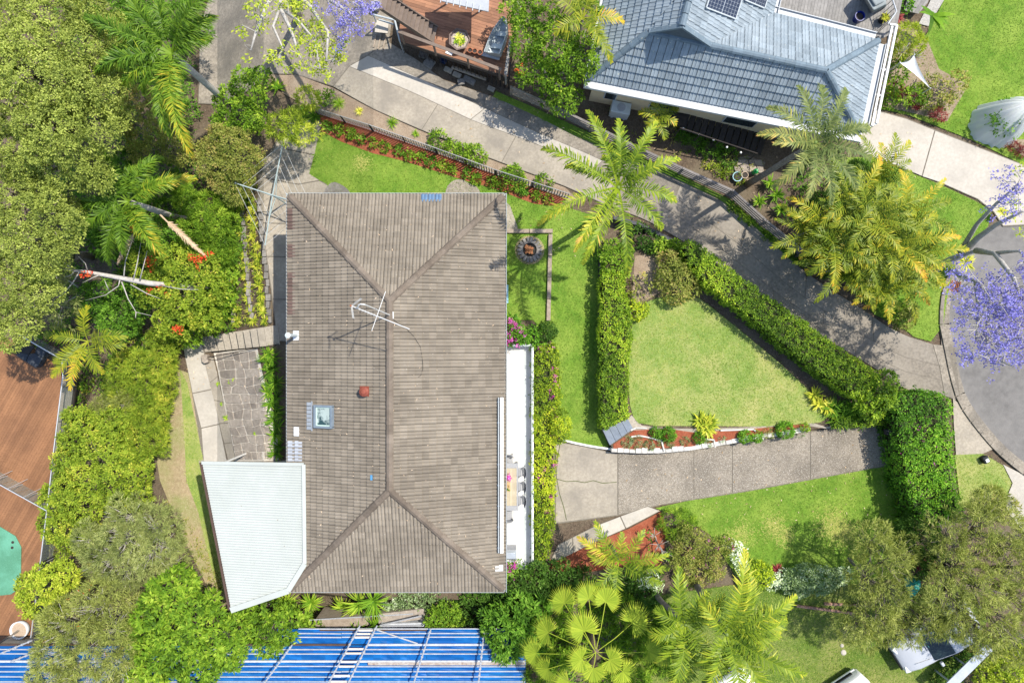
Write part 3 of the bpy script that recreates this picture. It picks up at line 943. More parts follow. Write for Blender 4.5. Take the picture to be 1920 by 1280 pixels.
# windows and doors on the walls
def wall_window(x, y, w, z0, z1, ax, parent=house, frame=M_WHITE, glass=M_GLASSD):
    """ax: outward normal 'x+','x-','y+','y-'"""
    s = 1 if ax[1] == '+' else -1
    m1, m2 = MB(), MB()
    def bx(mm, a0, a1, zz0, zz1, d0, d1):
        lo, hi = sorted((d0 * s, d1 * s))
        if ax[0] == 'x': mm.box(x + lo, x + hi, y + a0, y + a1, zz0, zz1)
        else: mm.box(x + a0, x + a1, y + lo, y + hi, zz0, zz1)
    bx(m1, -w / 2, w / 2, z0, z0 + .06, .003, .06); bx(m1, -w / 2, w / 2, z1 - .06, z1, .003, .06)
    bx(m1, -w / 2, -w / 2 + .06, z0 + .06, z1 - .06, .003, .06); bx(m1, w / 2 - .06, w / 2, z0 + .06, z1 - .06, .003, .06); bx(m1, -.03, .03, z0 + .06, z1 - .06, .003, .05)
    bx(m2, -w / 2 + .06, w / 2 - .06, z0 + .06, z1 - .06, .002, .03)
    f = m1.build('window', frame, parent); m2.build('pane', glass, f)
for y in (-9, -4.5, -1, 2.5): wall_window(X0 + wi, y, 1.6, .3, 1.8, 'x-')
for y in (-8.5, -5.5, -2.0): wall_window(X1 - wi, y, 2.2, .12, 2.1, 'x+')
for y in (2.2, 5): wall_window(X1 - wi, y, 1.4, .8, 1.9, 'x+')
for x in (-8, -4): wall_window(x, Y1 - wi, 1.6, .8, 1.9, 'y+')
for x in (-7, -3): wall_window(x, Y0 + wi, 1.6, .8, 1.9, 'y-')
# replaced tiles
def odd_tiles(spots, name, m, lift=.035, w=.302, g=.315):
    _b, me = tile_mesh(name, m, w, g)
    for (px, py) in spots:
        p = PR(px, py)
        dist = {'W': p.x - X0, 'E': X1 - p.x, 'N': Y1 - p.y, 'S': p.y - Y0}
        k = min(dist, key=dist.get)
        u = {'W': Vector((0, -1, 0)), 'E': Vector((0, 1, 0)), 'N': Vector((-1, 0, 0)), 'S': Vector((1, 0, 0))}[k]
        inn = {'W': Vector((1, 0, 0)), 'E': Vector((-1, 0, 0)), 'N': Vector((0, -1, 0)), 'S': Vector((0, 1, 0))}[k]
        v = (inn + Vector((0, 0, RISE / HW))).normalized(); n = u.cross(v)
        M3 = Matrix((u, v, n)).transposed()
        link_mesh(name, me, hdeck, M=Matrix.Translation(p - u * w / 2 - v * g / 2 + n * lift) @ M3.to_4x4())
odd_tiles([(796, 373), (809, 373), (822, 373)], 'blue_tile', mat('blue_tile', (.13, .22, .34), (.10, .17, .27), 6, .7), lift=.075)
odd_tiles([(549 + 13.2 * i, 832 + 13.4 * j) for i in range(2) for j in range(3)], 'grey_tile', mat('pale_grey_tile', (.42, .44, .47), (.36, .38, .41), 6, .7, objvar=.08), lift=.075)
odd_tiles([(935, 1063)], 'white_tile', mat('white_tile', (.62, .62, .60), (.5, .5, .48), 12, .7), lift=.075)
odd_tiles([(549, 398 + 13.3 * i) for i in (0, 1, 2, 5, 6, 9, 10, 11, 12, 13, 14)], 'old_tile', mat('old_brown_tile', (.16, .105, .085), (.12, .08, .066), 9, .85, objvar=.15), lift=.07)
# skylight
def roof_frame(px, py):
    p = PR(px, py)
    u, v = Vector((0, -1, 0)), (Vector((1, 0, 0)) + Vector((0, 0, RISE / HW))).normalized()
    if p.x > XR: u, v = Vector((0, 1, 0)), (Vector((-1, 0, 0)) + Vector((0, 0, RISE / HW))).normalized()
    n = u.cross(v)
    return p, Matrix((u, v, n)).transposed()
p, M3 = roof_frame(611, 780)
g = MB()
fw, fl = .92, .86
for c, sz in (((0, -fl / 2, .12), (fw, .08, .26)), ((0, fl / 2, .12), (fw, .08, .26)), ((-fw / 2, 0, .12), (.08, fl + .08, .262)), ((fw / 2, 0, .12), (.08, fl + .08, .262))):
    g.obox(p + M3 @ Vector(c), sz, M3)
sk = g.build('skylight', mat('skylight_frame', (.22, .27, .31), (.18, .22, .26), 4, .5), hdeck)
g = MB()
g.obox(p + M3 @ Vector((0, 0, .13)), (fw - .08, fl - .08, .02), M3)
g.build('skylight_pane', mat('skylight_pane', (.03, .07, .07), (.42, .50, .46), 1.3, .06, spec=.8, lo=.46, hi=.54), hdeck)
g = MB()
for c, sz in (((0, -fl / 2 + .06, .155), (fw - .09, .05, .03)), ((-fw / 2 + .07, 0.02, .155), (.05, fl - .14, .03)), ((fw / 2 - .07, 0.02, .155), (.05, fl - .14, .03))):
    g.obox(p + M3 @ Vector(c), sz, M3)
g.build('skylight_reveal', mat('pale_green_reveal', (.55, .70, .64), (.5, .64, .58), 4, .5), hdeck)
g = MB()
p2, M3 = roof_frame(583, 779)
for i in range(7):
    g.obox(p2 + M3 @ Vector(((i - 3) * .175, 0, .115)), (.15, .26, .03), M3)
g.obox(p2 + M3 @ Vector((0, .14, .125)), (1.3, .05, .05), M3)
g.build('flashing', mat('lead_flashing', (.34, .37, .40), (.28, .31, .34), 8, .5), hdeck)
# terracotta roof vent
p, M3 = roof_frame(686, 733)
tc = mat('terracotta_vent', (.28, .075, .045), (.22, .055, .035), 8, .6)
va = MB().obox(p + M3 @ Vector((0, 0, .115)), (.44, .44, .02), M3).build('vent_base', tc, hdeck)
MB().lathe(p + Vector((0, 0, .12)), [(.10, 0), (.10, .16), (.21, .17), (.22, .22), (.20, .28), (.12, .33), (.10, .36), (.02, .37)], 20).build('vent_cowl', tc, hdeck, smooth=False)
# flue pipe on the west eave
p, M3 = roof_frame(558, 629)
wpipe = mat('flue_paint', (.58, .64, .64), (.5, .56, .56), 5, .5)
MB().obox(p + M3 @ Vector((0, 0, .11)), (.42, .30, .03), M3).build('flue_flashing', M_WHITE, hdeck)
top = Vector((p.x, p.y, p.z + 1.3))
MB().tube([p + Vector((0, 0, -.1)), top], .07, 12).build('flue_pipe', wpipe, hdeck)
MB().lathe(top, [(.075, -.05), (.12, 0), (.12, .05), (.03, .09)], 14).build('flue_cap', wpipe, hdeck)
p, M3 = roof_frame(559, 808)
MB().obox(p + M3 @ Vector((0, 0, .11)), (.40, .26, .05), M3).build('vent_plate', M_WHITE, hdeck)
for (px, py, col, sx, sy) in ((699, 894, (.12, .35, .60), .10, .22),):
    p, M3 = roof_frame(px, py)
    MB().obox(p + M3 @ Vector((0, 0, .115)), (sy, sx, .012), M3).build('blue_patch', mat('blue_patch', col, None, 4, .6), hdeck)
# TV antenna
ant = empty('antenna', PR(732, 591), 'white television antenna on a bent mast standing on the roof ridge', 'antenna')
alu = mat('aluminium', (.72, .72, .70), (.62, .62, .60), 6, .4, metal=.2)
rust = mat('rust', (.35, .12, .05), (.24, .08, .035), 20, .8)
b0 = PR(732, 591, .05)
MB().obox(b0, (.3, .3, .1)).build('mast_foot', alu, ant)
zt_ = 7.3
j0, j1, j2, j3 = b0, P(684, 571, 7.6), P(676, 570, 7.72), P(671, 577, 7.5)
MB().tube([j0, j0.lerp(j1, .5), j1, j2, P(672, 572, 7.66), j3], .028, 8).build('mast', alu, ant)
ba, bb = P(658, 573, zt_), P(768, 617, zt_)
bo = MB().tube([ba, bb], .02, 6).build('boom', alu, ant)
bd = (bb - ba).normalized(); bn = Vector((-bd.y, bd.x, 0))
cx = P(709, 589, zt_)
MB().tube([P(723, 546, zt_), P(697, 620, zt_)], .014, 5).build('cross_element', alu, ant)
for i in range(9):
    c = ba.lerp(bb, .1 + .05 * i)
    MB().tube([c - bn * .06 + Vector((0, 0, .03)), c + bn * .06 + Vector((0, 0, .03))], .006, 4).build('director', alu, ant)
for k in range(3):
    MB().tube([ba + bd * .03 * k, ba + bd * .03 * k + (P(676, 559, zt_ + .2) - ba)], .007, 4).build('reflector', alu, ant)
    MB().tube([ba + bd * .03 * k, ba + bd * .03 * k + (P(661, 596, zt_ + .2) - ba)], .007, 4).build('reflector', alu, ant)
MB().obox(ba, (.06, .06, .12)).build('bracket', rust, ant)
# cable on the roof
cb = [PR(a, b, .125) for a, b in [(733, 594), (745, 604), (762, 615), (778, 632), (789, 650), (793, 675), (794, 690), (790, 703), (785, 707)]]
MB().tube(cb, .008, 5).build('antenna_cable', mat('black_cable', (.02, .02, .02), None, 4, .6), label='thin dark cable lying in a curve on the brown roof', cat='cable')

# ---- terrace on the east side
TX0, TX1 = X1 - wi + .01, P(1000, 0, 0).x
TY0, TY1 = P(0, 1057, 0).y, P(0, 645, 0).y
m = MB()
m.box(TX0, TX1 - .02, TY0 + .02, TY1 - .02, -.4, .06)
M_TERR = mat('terrace_tile', (.64, .62, .58), (.57, .55, .51), 3, .55)
m.build('terrace_slab', M_WHITE, house)
k = 0
tyn = 26
tmesh = MB().box(0, .62, 0, (TY1 - TY0 - .3) / tyn - .008, 0, .02).mesh('terrace_tile', M_TERR)
for i in range(tyn):
    for j in range(3):
        x = TX0 + .02 + j * .63
        if x + .62 > TX1 - .05: continue
        link_mesh('terrace_tile', tmesh, house, (x, TY0 + .15 + i * (TY1 - TY0 - .3) / tyn, .062))
# upstand and glass balustrade
pw = .11
MB().box(TX1 - pw, TX1, TY0, TY1, -.5, .55).build('parapet', M_WHITE, house)
MB().box(TX0 + .2, TX1 - pw - .002, TY1 - pw, TY1, -.5, .55).build('parapet', M_WHITE, house)
MB().box(TX0 + .2, TX1 - pw - .002, TY0, TY0 + pw, -.5, .55).build('parapet', M_WHITE, house)
gl = glassmat('balustrade_glass', (.50, .55, .54), .22)
npn = 8
for i in range(npn):
    y0 = TY0 + .1 + (TY1 - TY0 - .2) * i / npn; y1 = TY0 + .1 + (TY1 - TY0 - .2) * (i + 1) / npn
    MB().box(TX1 - .06, TX1 - .048, y0 + .02, y1 - .02, .553, .88).build('glass_panel', gl, house)
for yy in (TY0 + .05, TY1 - .06):
    MB().box(TX0 + .3, TX1 - .1, yy, yy + .012, .553, .88).build('glass_panel', gl, house)
# awning cassette lying along the east eave
aw = empty('awning', P(936, 890, 3.0), 'long white rolled awning cassette along the east eave', 'awning')
y0, y1 = P(0, 1037, 3.1).y, P(0, 745, 3.1).y
xa = P(938, 0, 3.1).x
MB().box(xa - .02, xa + .14, y0, y1, 2.93, 3.12).build('cassette', M_WHITE, aw, bevel=.02)
MB().box(xa - .10, xa - .06, y0, y1, 2.98, 3.06).build('rail', M_GUT, aw)
for t in np.linspace(.03, .97, 8):
    y = y0 + (y1 - y0) * t
    MB().box(xa - .13, xa - .03, y - .03, y + .03, 2.90, 2.96).build('bracket', M_WHITE, aw)

# ---- pale green metal patio roof on the south-west
PZ = 2.35
cor = [P(379, 867, 2.3), P(570, 870, 3.14), P(572, 1056, 3.14), P(541, 1106, 3.0), P(434, 1142, 2.5)]
pt = empty('patio_roof', (cor[0].x + 2, cor[2].y, -3.2), 'pale mint corrugated metal patio roof beside the tiled house', 'roof')
def plane_z(x, y):
    # sheet falls to the west
    t = (x - cor[0].x) / (cor[1].x - cor[0].x)
    return 2.3 + .84 * t
cm_ = MB()
pol = [(c.x, c.y) for c in cor]
pitch = .1135
ys = np.arange(min(p[1] for p in pol) - .1, max(p[1] for p in pol) + .1, pitch / 4)
V = []; F = []
xl, xr = min(p[0] for p in pol) - .05, max(p[0] for p in pol) + .05
for i, y in enumerate(ys):
    z = .013 * math.sin(2 * math.pi * y / pitch)
    V += [(xl, y, plane_z(xl, y) + z), (xr, y, plane_z(xr, y) + z)]
for i in range(len(ys) - 1):
    F.append((2 * i, 2 * i + 1, 2 * i + 3, 2 * i + 2))
me = bpy.data.meshes.new('tmp'); me.from_pydata(V, [], F)
bm = bmesh.new(); bm.from_mesh(me); bpy.data.meshes.remove(me)
n = len(pol)
area = sum(pol[i][0] * pol[(i + 1) % n][1] - pol[(i + 1) % n][0] * pol[i][1] for i in range(n))
if area < 0: pol = pol[::-1]
for i in range(n):
    a, b = pol[i], pol[(i + 1) % n]
    e = Vector((b[0] - a[0], b[1] - a[1], 0)).normalized()
    bmesh.ops.bisect_plane(bm, geom=bm.verts[:] + bm.edges[:] + bm.faces[:], plane_co=(a[0], a[1], 0), plane_no=(e.y, -e.x, 0), clear_outer=True)
bm.verts.index_update()
# split into separate roofing sheets 0.76 m wide
M_MINT = mat('mint_sheet', (.50, .525, .485), (.465, .49, .45), 1.2, .6, c3=(.41, .43, .39), scale3=.5, amt3=.4, speck=(.24, .19, .13), sscale=7, sthr=.72)
groups = {}
for f in bm.faces:
    k = int(math.floor(f.calc_center_median().y / (pitch * 7)))
    groups.setdefault(k, []).append([q.co.copy() for q in f.verts])
for k in sorted(groups):
    g = MB()
    for q in groups[k]: g.add(q, [tuple(range(len(q)))])
    g.build('roofing_sheet', M_MINT, pt)
bm.free()
def edge_bar(a, b, w, h, name, mm, dz=0.0, inset=0.0):
    MB().bar(Vector((a.x, a.y, plane_z(a.x, a.y) + dz)), Vector((b.x, b.y, plane_z(b.x, b.y) + dz)), w, h).build(name, mm, pt)
brn = mat('brown_fascia', (.10, .06, .045), (.07, .045, .035), 5, .6)
off_ = Vector((-.07, 0, 0))
edge_bar(cor[0] + off_, cor[4] + off_, .10, .14, 'gutter', brn, -.03)
edge_bar(cor[0], cor[1], .14, .05, 'barge_capping', M_MINT, .035)
edge_bar(cor[1], cor[2], .16, .05, 'barge_capping', M_MINT, .04)
edge_bar(cor[2], cor[3], .22, .05, 'barge_capping', M_MINT, .04)
edge_bar(cor[3], cor[4], .26, .05, 'barge_capping', M_MINT, .04)
for c in (cor[0] + Vector((.3, -.3, 0)), cor[4] + Vector((.2, .5, 0)), (cor[0] + cor[4]) / 2 + Vector((.2, 0, 0))):
    MB().tube([Vector((c.x, c.y, G(c.x, c.y))), Vector((c.x, c.y, plane_z(c.x, c.y) - .05))], .05, 8).build('post', M_WHITE, pt)
sheet('patio_floor', [(372, 862), (560, 862), (570, 1070), (540, 1110), (434, 1140)], M_CONC, .024)
# ------------------------------------------------------------------ plant builders
def unit(a):
    return a / np.maximum(np.linalg.norm(a, axis=-1, keepdims=True), 1e-9)
M_BARK = mat('bark_grey', (.27, .235, .20), (.15, .125, .10), 8, .95, bump=.8, bscale=25)
M_BARK_P = mat('bark_pale', (.52, .49, .45), (.36, .335, .30), 8, .9, bump=.6, bscale=25)
M_BARK_B = mat('bark_brown', (.19, .135, .10), (.11, .08, .06), 8, .95, bump=.8, bscale=25)
LM = {
 'olive': leafmat('leaf_olive', [(.045, .066, .02), (.165, .20, .056), (.26, .30, .088), (.38, .41, .155)], [0, .4, .7, 1]),
 'oliveb': leafmat('leaf_olive_brown', [(.06, .075, .02), (.16, .19, .05), (.25, .24, .09), (.36, .25, .14)], [0, .4, .75, 1]),
 'bright': leafmat('leaf_bright', [(.022, .05, .008), (.085, .165, .018), (.17, .265, .03), (.31, .38, .07)], [0, .4, .7, 1]),
 'mid': leafmat('leaf_mid', [(.02, .05, .010), (.06, .14, .018), (.11, .22, .03), (.2, .31, .06)], [0, .4, .7, 1]),
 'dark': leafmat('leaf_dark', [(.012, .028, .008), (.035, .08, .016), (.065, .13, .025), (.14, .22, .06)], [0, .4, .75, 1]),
 'lime': leafmat('leaf_lime', [(.06, .095, .01), (.18, .245, .03), (.31, .355, .05), (.43, .435, .09)], [0, .35, .7, 1]),
 'yellow': leafmat('leaf_yellowgreen', [(.045, .075, .01), (.13, .195, .025), (.235, .29, .04), (.40, .37, .08)], [0, .35, .7, 1]),
 'grey': leafmat('leaf_greygreen', [(.06, .08, .032), (.165, .195, .085), (.25, .275, .13), (.38, .39, .23)], [0, .4, .75, 1]),
 'hedge': leafmat('leaf_hedge', [(.022, .05, .008), (.085, .155, .016), (.19, .285, .025), (.36, .42, .05)], [0, .4, .72, 1], spec=.25),
 'hedgey': leafmat('leaf_hedge_yellow', [(.03, .058, .008), (.125, .195, .015), (.27, .335, .024), (.45, .45, .045)], [0, .38, .7, 1], spec=.25),
 'hedgeg': leafmat('leaf_hedge_green', [(.018, .048, .008), (.065, .165, .015), (.13, .275, .024), (.25, .38, .05)], [0, .4, .72, 1], spec=.25),
 'needle': leafmat('leaf_needle', [(.065, .078, .026), (.17, .195, .065), (.26, .285, .105), (.38, .37, .19)], [0, .4, .75, 1]),
 'strap': leafmat('leaf_strap', [(.018, .045, .008), (.07, .16, .016), (.15, .26, .025), (.32, .38, .06)], [0, .4, .7, 1]),
 'strapy': leafmat('leaf_variegated', [(.06, .10, .012), (.20, .26, .03), (.40, .38, .06), (.60, .53, .18)], [0, .35, .7, 1]),
 'palm': leafmat('leaf_palm', [(.018, .042, .006), (.07, .12, .012), (.165, .22, .02), (.36, .335, .04), (.42, .27, .09)], [0, .35, .6, .85, 1], rough=.45, trans=.2, spec=.22),
 'palmg': leafmat('leaf_palm_grey', [(.025, .045, .018), (.085, .115, .045), (.17, .19, .075), (.36, .30, .10), (.44, .24, .12)], [0, .38, .65, .88, 1], rough=.45, trans=.2, spec=.22),
 'palmq': leafmat('leaf_palm_queen', [(.016, .042, .007), (.062, .125, .014), (.135, .21, .025), (.36, .28, .03), (.45, .26, .06)], [0, .38, .65, .88, 1], rough=.45, trans=.2, spec=.22),
 'palmy': leafmat('leaf_palm_gold', [(.022, .048, .006), (.095, .135, .014), (.205, .22, .022), (.40, .30, .03), (.44, .20, .04)], [0, .33, .6, .82, 1], rough=.45, trans=.2, spec=.22),
 'deadfrond': leafmat('leaf_dead', [(.20, .13, .08), (.40, .29, .19), (.52, .41, .30)], None, trans=.15),
 'purple': leafmat('flower_purple', [(.10, .085, .33), (.18, .165, .50), (.28, .26, .62)], None, trans=.3),
 'pink': leafmat('flower_magenta', [(.30, .02, .20), (.52, .05, .36), (.66, .18, .50)], None, trans=.25),
 'red': leafmat('flower_red', [(.30, .02, .015), (.55, .06, .03), (.66, .16, .06)], None, trans=.2),
 'redleaf': leafmat('leaf_red', [(.06, .012, .016), (.17, .03, .035), (.32, .08, .07)], None, trans=.2),
 'white': leafmat('leaf_white', [(.20, .27, .12), (.48, .54, .38), (.75, .76, .66)], None, trans=.2),
 'silver': leafmat('leaf_silver', [(.055, .09, .045), (.15, .215, .11), (.40, .45, .32)], None, trans=.15),
 'grass': leafmat('grass_blade', [(.03, .07, .012), (.09, .155, .025), (.17, .235, .05), (.34, .33, .14)], [0, .45, .75, 1], trans=.2, rough=.6, spec=.1),
}

def leaves(base, dirs, nor, ln, wd, droop=.12):
    side = unit(np.cross(dirs, nor))
    mid = base + dirs * (ln * .48)[:, None]
    tip = base + dirs * ln[:, None]
    tip[:, 2] -= droop * ln
    V = np.stack([base, mid + side * (wd * .5)[:, None], tip, mid - side * (wd * .5)[:, None]], 1)
    return V

KIND = {  # clumps per m2 of lobe surface, leaves per clump, clump radius, leaf length, leaf width, spread, tilt
 'fine': (38, 13, .13, .10, .058, 1.0, .5),
 'finest': (40, 12, .10, .09, .05, 1.0, .45),
 'hedge': (50, 8, .07, .088, .056, 1.0, .4),
 'broad': (17, 8, .05, .26, .085, 1.0, .42),
 'medium': (31, 9, .10, .14, .07, 1.0, .45),
 'needle': (21, 18, .12, .22, .026, .8, .7),
 'feather': (26, 18, .09, .20, .032, .9, .6),
}
def sublobes(lobes, rg):
    out = []
    for (x, y, z, rx, ry, rz) in lobes:
        if rx < .62:
            out.append((x, y, z, rx, ry, rz)); continue
        out.append((x, y, z, rx * .78, ry * .78, rz * .78))
        n = int(8 + 5 * rx)
        for i in range(n):
            u = 1 - 1.15 * (i + .5) / n; t = i * 2.39996 + rg.uniform(-.5, .5); q = math.sqrt(max(0, 1 - u * u))
            s = rg.uniform(.30, .46) * max(.62, 1.05 - .12 * rx)
            k = rg.uniform(.62, .86)
            out.append((x + rx * q * math.cos(t) * k, y + ry * q * math.sin(t) * k, z + rz * u * k, rx * s, ry * s, rx * s * .8))
    return out
def foliage(lobes, kind, dens=1.0, size=1.0, low=-.35, seed=0, bump=.14, keep_in=.86):
    """lobes: (x,y,z,rx,ry,rz). Leaf clumps spread over the lobes' outer shells."""
    rg = np.random.default_rng(seed)
    cd, nl, cr, ll, lw, sp, tilt = KIND[kind]
    lobes = sublobes(lobes, rg)
    C = np.array([l[:3] for l in lobes]); R = np.array([l[3:6] for l in lobes])
    area = 2.2 * math.pi * (R[:, 0] * R[:, 1]) * .8 + 2 * R[:, 0] * R[:, 2]
    n = np.maximum((area * cd * dens / size ** 2).astype(int), 4)
    idx = np.repeat(np.arange(len(lobes)), n)
    N = len(idx)
    z = rg.uniform(low, 1, N); t = rg.uniform(0, 2 * math.pi, N)
    q = np.sqrt(1 - z * z)
    d = np.stack([q * np.cos(t), q * np.sin(t), z], 1)
    ph = rg.uniform(0, 6, (len(lobes), 3))
    w = 1 + bump * (np.sin(d[:, 0] * 5 + ph[idx, 0]) * np.sin(d[:, 1] * 5 + ph[idx, 1]) + .6 * np.sin(d[:, 0] * 11 + d[:, 1] * 9 + ph[idx, 2])) - np.abs(rg.normal(0, .09, N))
    p = C[idx] + d * R[idx] * w[:, None]
    ok = np.ones(N, bool)
    for i in range(len(lobes)):
        e = (((p - C[i]) / R[i]) ** 2).sum(1)
        ok &= ~((e < keep_in ** 2) & (idx != i))
    p = p[ok]; d = d[ok]; idx = idx[ok]
    N = len(p)
    nrm = unit(unit(d / R[idx]) + np.array([0, 0, .35]) + rg.normal(0, .18, (N, 3)))
    a = unit(np.cross(nrm, np.array([.3, .9, .2])))
    b = np.cross(nrm, a)
    az = rg.uniform(0, 2 * math.pi, (N, nl))
    s = rg.uniform(.6, 1, (N, nl)) * sp; tl = rg.uniform(.1, tilt * 1.7, (N, nl))
    dirs = unit((a[:, None] * np.cos(az)[..., None] + b[:, None] * np.sin(az)[..., None]) * s[..., None] + nrm[:, None] * tl[..., None])
    base = p[:, None] + dirs * (rg.uniform(0, 1, (N, nl)) * cr * size)[..., None] + rg.normal(0, cr * .25 * size, (N, nl, 3))
    nor = unit(nrm[:, None] + rg.normal(0, .35, (N, nl, 3)))
    ln = ll * size * rg.uniform(.65, 1.25, (N, nl)); wd = lw * size * rg.uniform(.75, 1.2, (N, nl))
    V = leaves(base.reshape(-1, 3), dirs.reshape(-1, 3), nor.reshape(-1, 3), ln.ravel(), wd.ravel())
    cl = rg.normal(.5, .13, N) + rg.normal(0, .10, len(lobes))[idx]
    rv = (cl[:, None] + rg.normal(0, .13, (N, nl))).ravel()
    return V, rv

def mklobes(lob, zr=.75):
    out = []
    for l in lob:
        px, py, r, z = l[:4]
        k = l[4] if len(l) > 4 else zr
        c = P(px, py, z)
        rr = r * S(z)
        out.append((c.x, c.y, z, rr, rr, rr * k))
    return out

def limbs(m, base, lobes, r0, seed=0, fork=.45):
    rr = random.Random(seed)
    cen = Vector((sum(l[0] for l in lobes) / len(lobes), sum(l[1] for l in lobes) / len(lobes), min(l[2] for l in lobes)))
    fk = base.lerp(cen, fork)
    m.tube([base - Vector((0, 0, .1)), base.lerp(fk, .5) + Vector((rr.uniform(-.1, .1), rr.uniform(-.1, .1), 0)), fk], [r0, r0 * .8, r0 * .7], 7)
    return fk

def plant(name, label, cat, lob, kind, mk, base=None, dens=1.0, size=1.0, trunk=.06, bark=None, group=None, zr=.75, low=-.35, seed=None, flowers=None, bump=.14, twigs=0, bare=0):
    """a tree or shrub: trunk (with limbs) + crown of leaf faces (+ flowers)"""
    seed = seed if seed is not None else (abs(hash((lob[0][0], lob[0][1]))) % 99991)
    L = mklobes(lob, zr)
    if base is None:
        cx = sum(l[0] for l in L) / len(L); cy = sum(l[1] for l in L) / len(L)
        b = Vector((cx, cy, G(cx, cy)))
        for zz, poly in TERR:
            if inpoly(np.array([cx]), np.array([cy]), poly)[0]: b.z = zz
    else:
        b = PG(*base)
        if len(base) > 2: b = P(base[0], base[1], base[2])
    root = empty(name, b, label, cat, group)
    rr = random.Random(seed)
    tr = MB()
    fk = limbs(tr, b, L, trunk, seed)
    t = tr.build('trunk', bark or M_BARK, root, smooth=True)
    br = MB()
    for l in L:
        e = Vector((l[0], l[1], l[2] + l[5] * .2))
        mid = fk.lerp(e, .5) + Vector((rr.uniform(-.2, .2), rr.uniform(-.2, .2), rr.uniform(-.1, .15))) * l[3]
        br.tube([fk, mid, e], [trunk * .55, trunk * .4, trunk * .16], 5)
        for k in range(twigs):
            a = rr.uniform(0, 6.28); u = rr.uniform(.2, .95); tr_ = rr.choice((1, .45, .7))
            tip = Vector((l[0] + l[3] * math.cos(a) * .95 * tr_, l[1] + l[4] * math.sin(a) * .95 * tr_, l[2] + l[5] * (u if tr_ == 1 else .75 + .35 * rr.random())))
            st_ = mid.lerp(e, rr.uniform(.3, 1))
            br.tube([st_, st_.lerp(tip, .5) + Vector((0, 0, l[5] * .1)), tip], [trunk * .2 + .006, trunk * .12 + .005, .005], 4)
    br.build('branches', bark or M_BARK, t, smooth=True)
    V, rv = foliage(L, kind, dens, size, low, seed, bump)
    if bare:
        k = RNG.random(len(V)) > bare
        V, rv = V[k], rv[k]
    quads_obj('crown', V, rv, LM[mk] if isinstance(mk, str) else mk, root)
    if flowers:
        fm, n, rad, fs = flowers[:4]
        only = flowers[4] if len(flowers) > 4 else None
        flower_heads(root, L, fm, n, rad, fs, seed, only)
    return root

def flower_heads(root, L, fm, n, rad, fs, seed, only=None):
    rg = np.random.default_rng(seed + 5)
    Vs = []
    for k in range(n):
        if only is not None:
            px, py, z = only[k % len(only)]
            c = np.array(P(px + rg.normal(0, 5), py + rg.normal(0, 5), z))
        else:
            l = L[rg.integers(len(L))]
            zz = rg.uniform(.1, 1); t = rg.uniform(0, 6.28); q = math.sqrt(1 - zz * zz)
            c = np.array([l[0] + l[3] * q * math.cos(t), l[1] + l[4] * q * math.sin(t), l[2] + l[5] * zz]) * 1.0
            c[2] += .04
        m_ = 14
        b = c + rg.normal(0, rad * .5, (m_, 3))
        d = unit(rg.normal(0, 1, (m_, 3)) + np.array([0, 0, .6]))
        Vs.append(leaves(b, d, unit(rg.normal(0, 1, (m_, 3)) + np.array([0, 0, 1.])), np.full(m_, fs) * rg.uniform(.6, 1.2, m_), np.full(m_, fs * .7)))
    V = np.concatenate(Vs)
    quads_obj('flowers', V, rg.uniform(0, 1, len(V)), LM[fm], root)

TERR = [(ZT, [tuple(P(a, b, ZT))[:2] for a, b in [(1126, 452), (1230, 436), (1290, 456), (1360, 510), (1540, 628), (1688, 724), (1690, 742), (1680, 795), (1612, 797), (1550, 801), (1400, 824), (1300, 839), (1190, 845), (1152, 845), (1128, 806)]])]

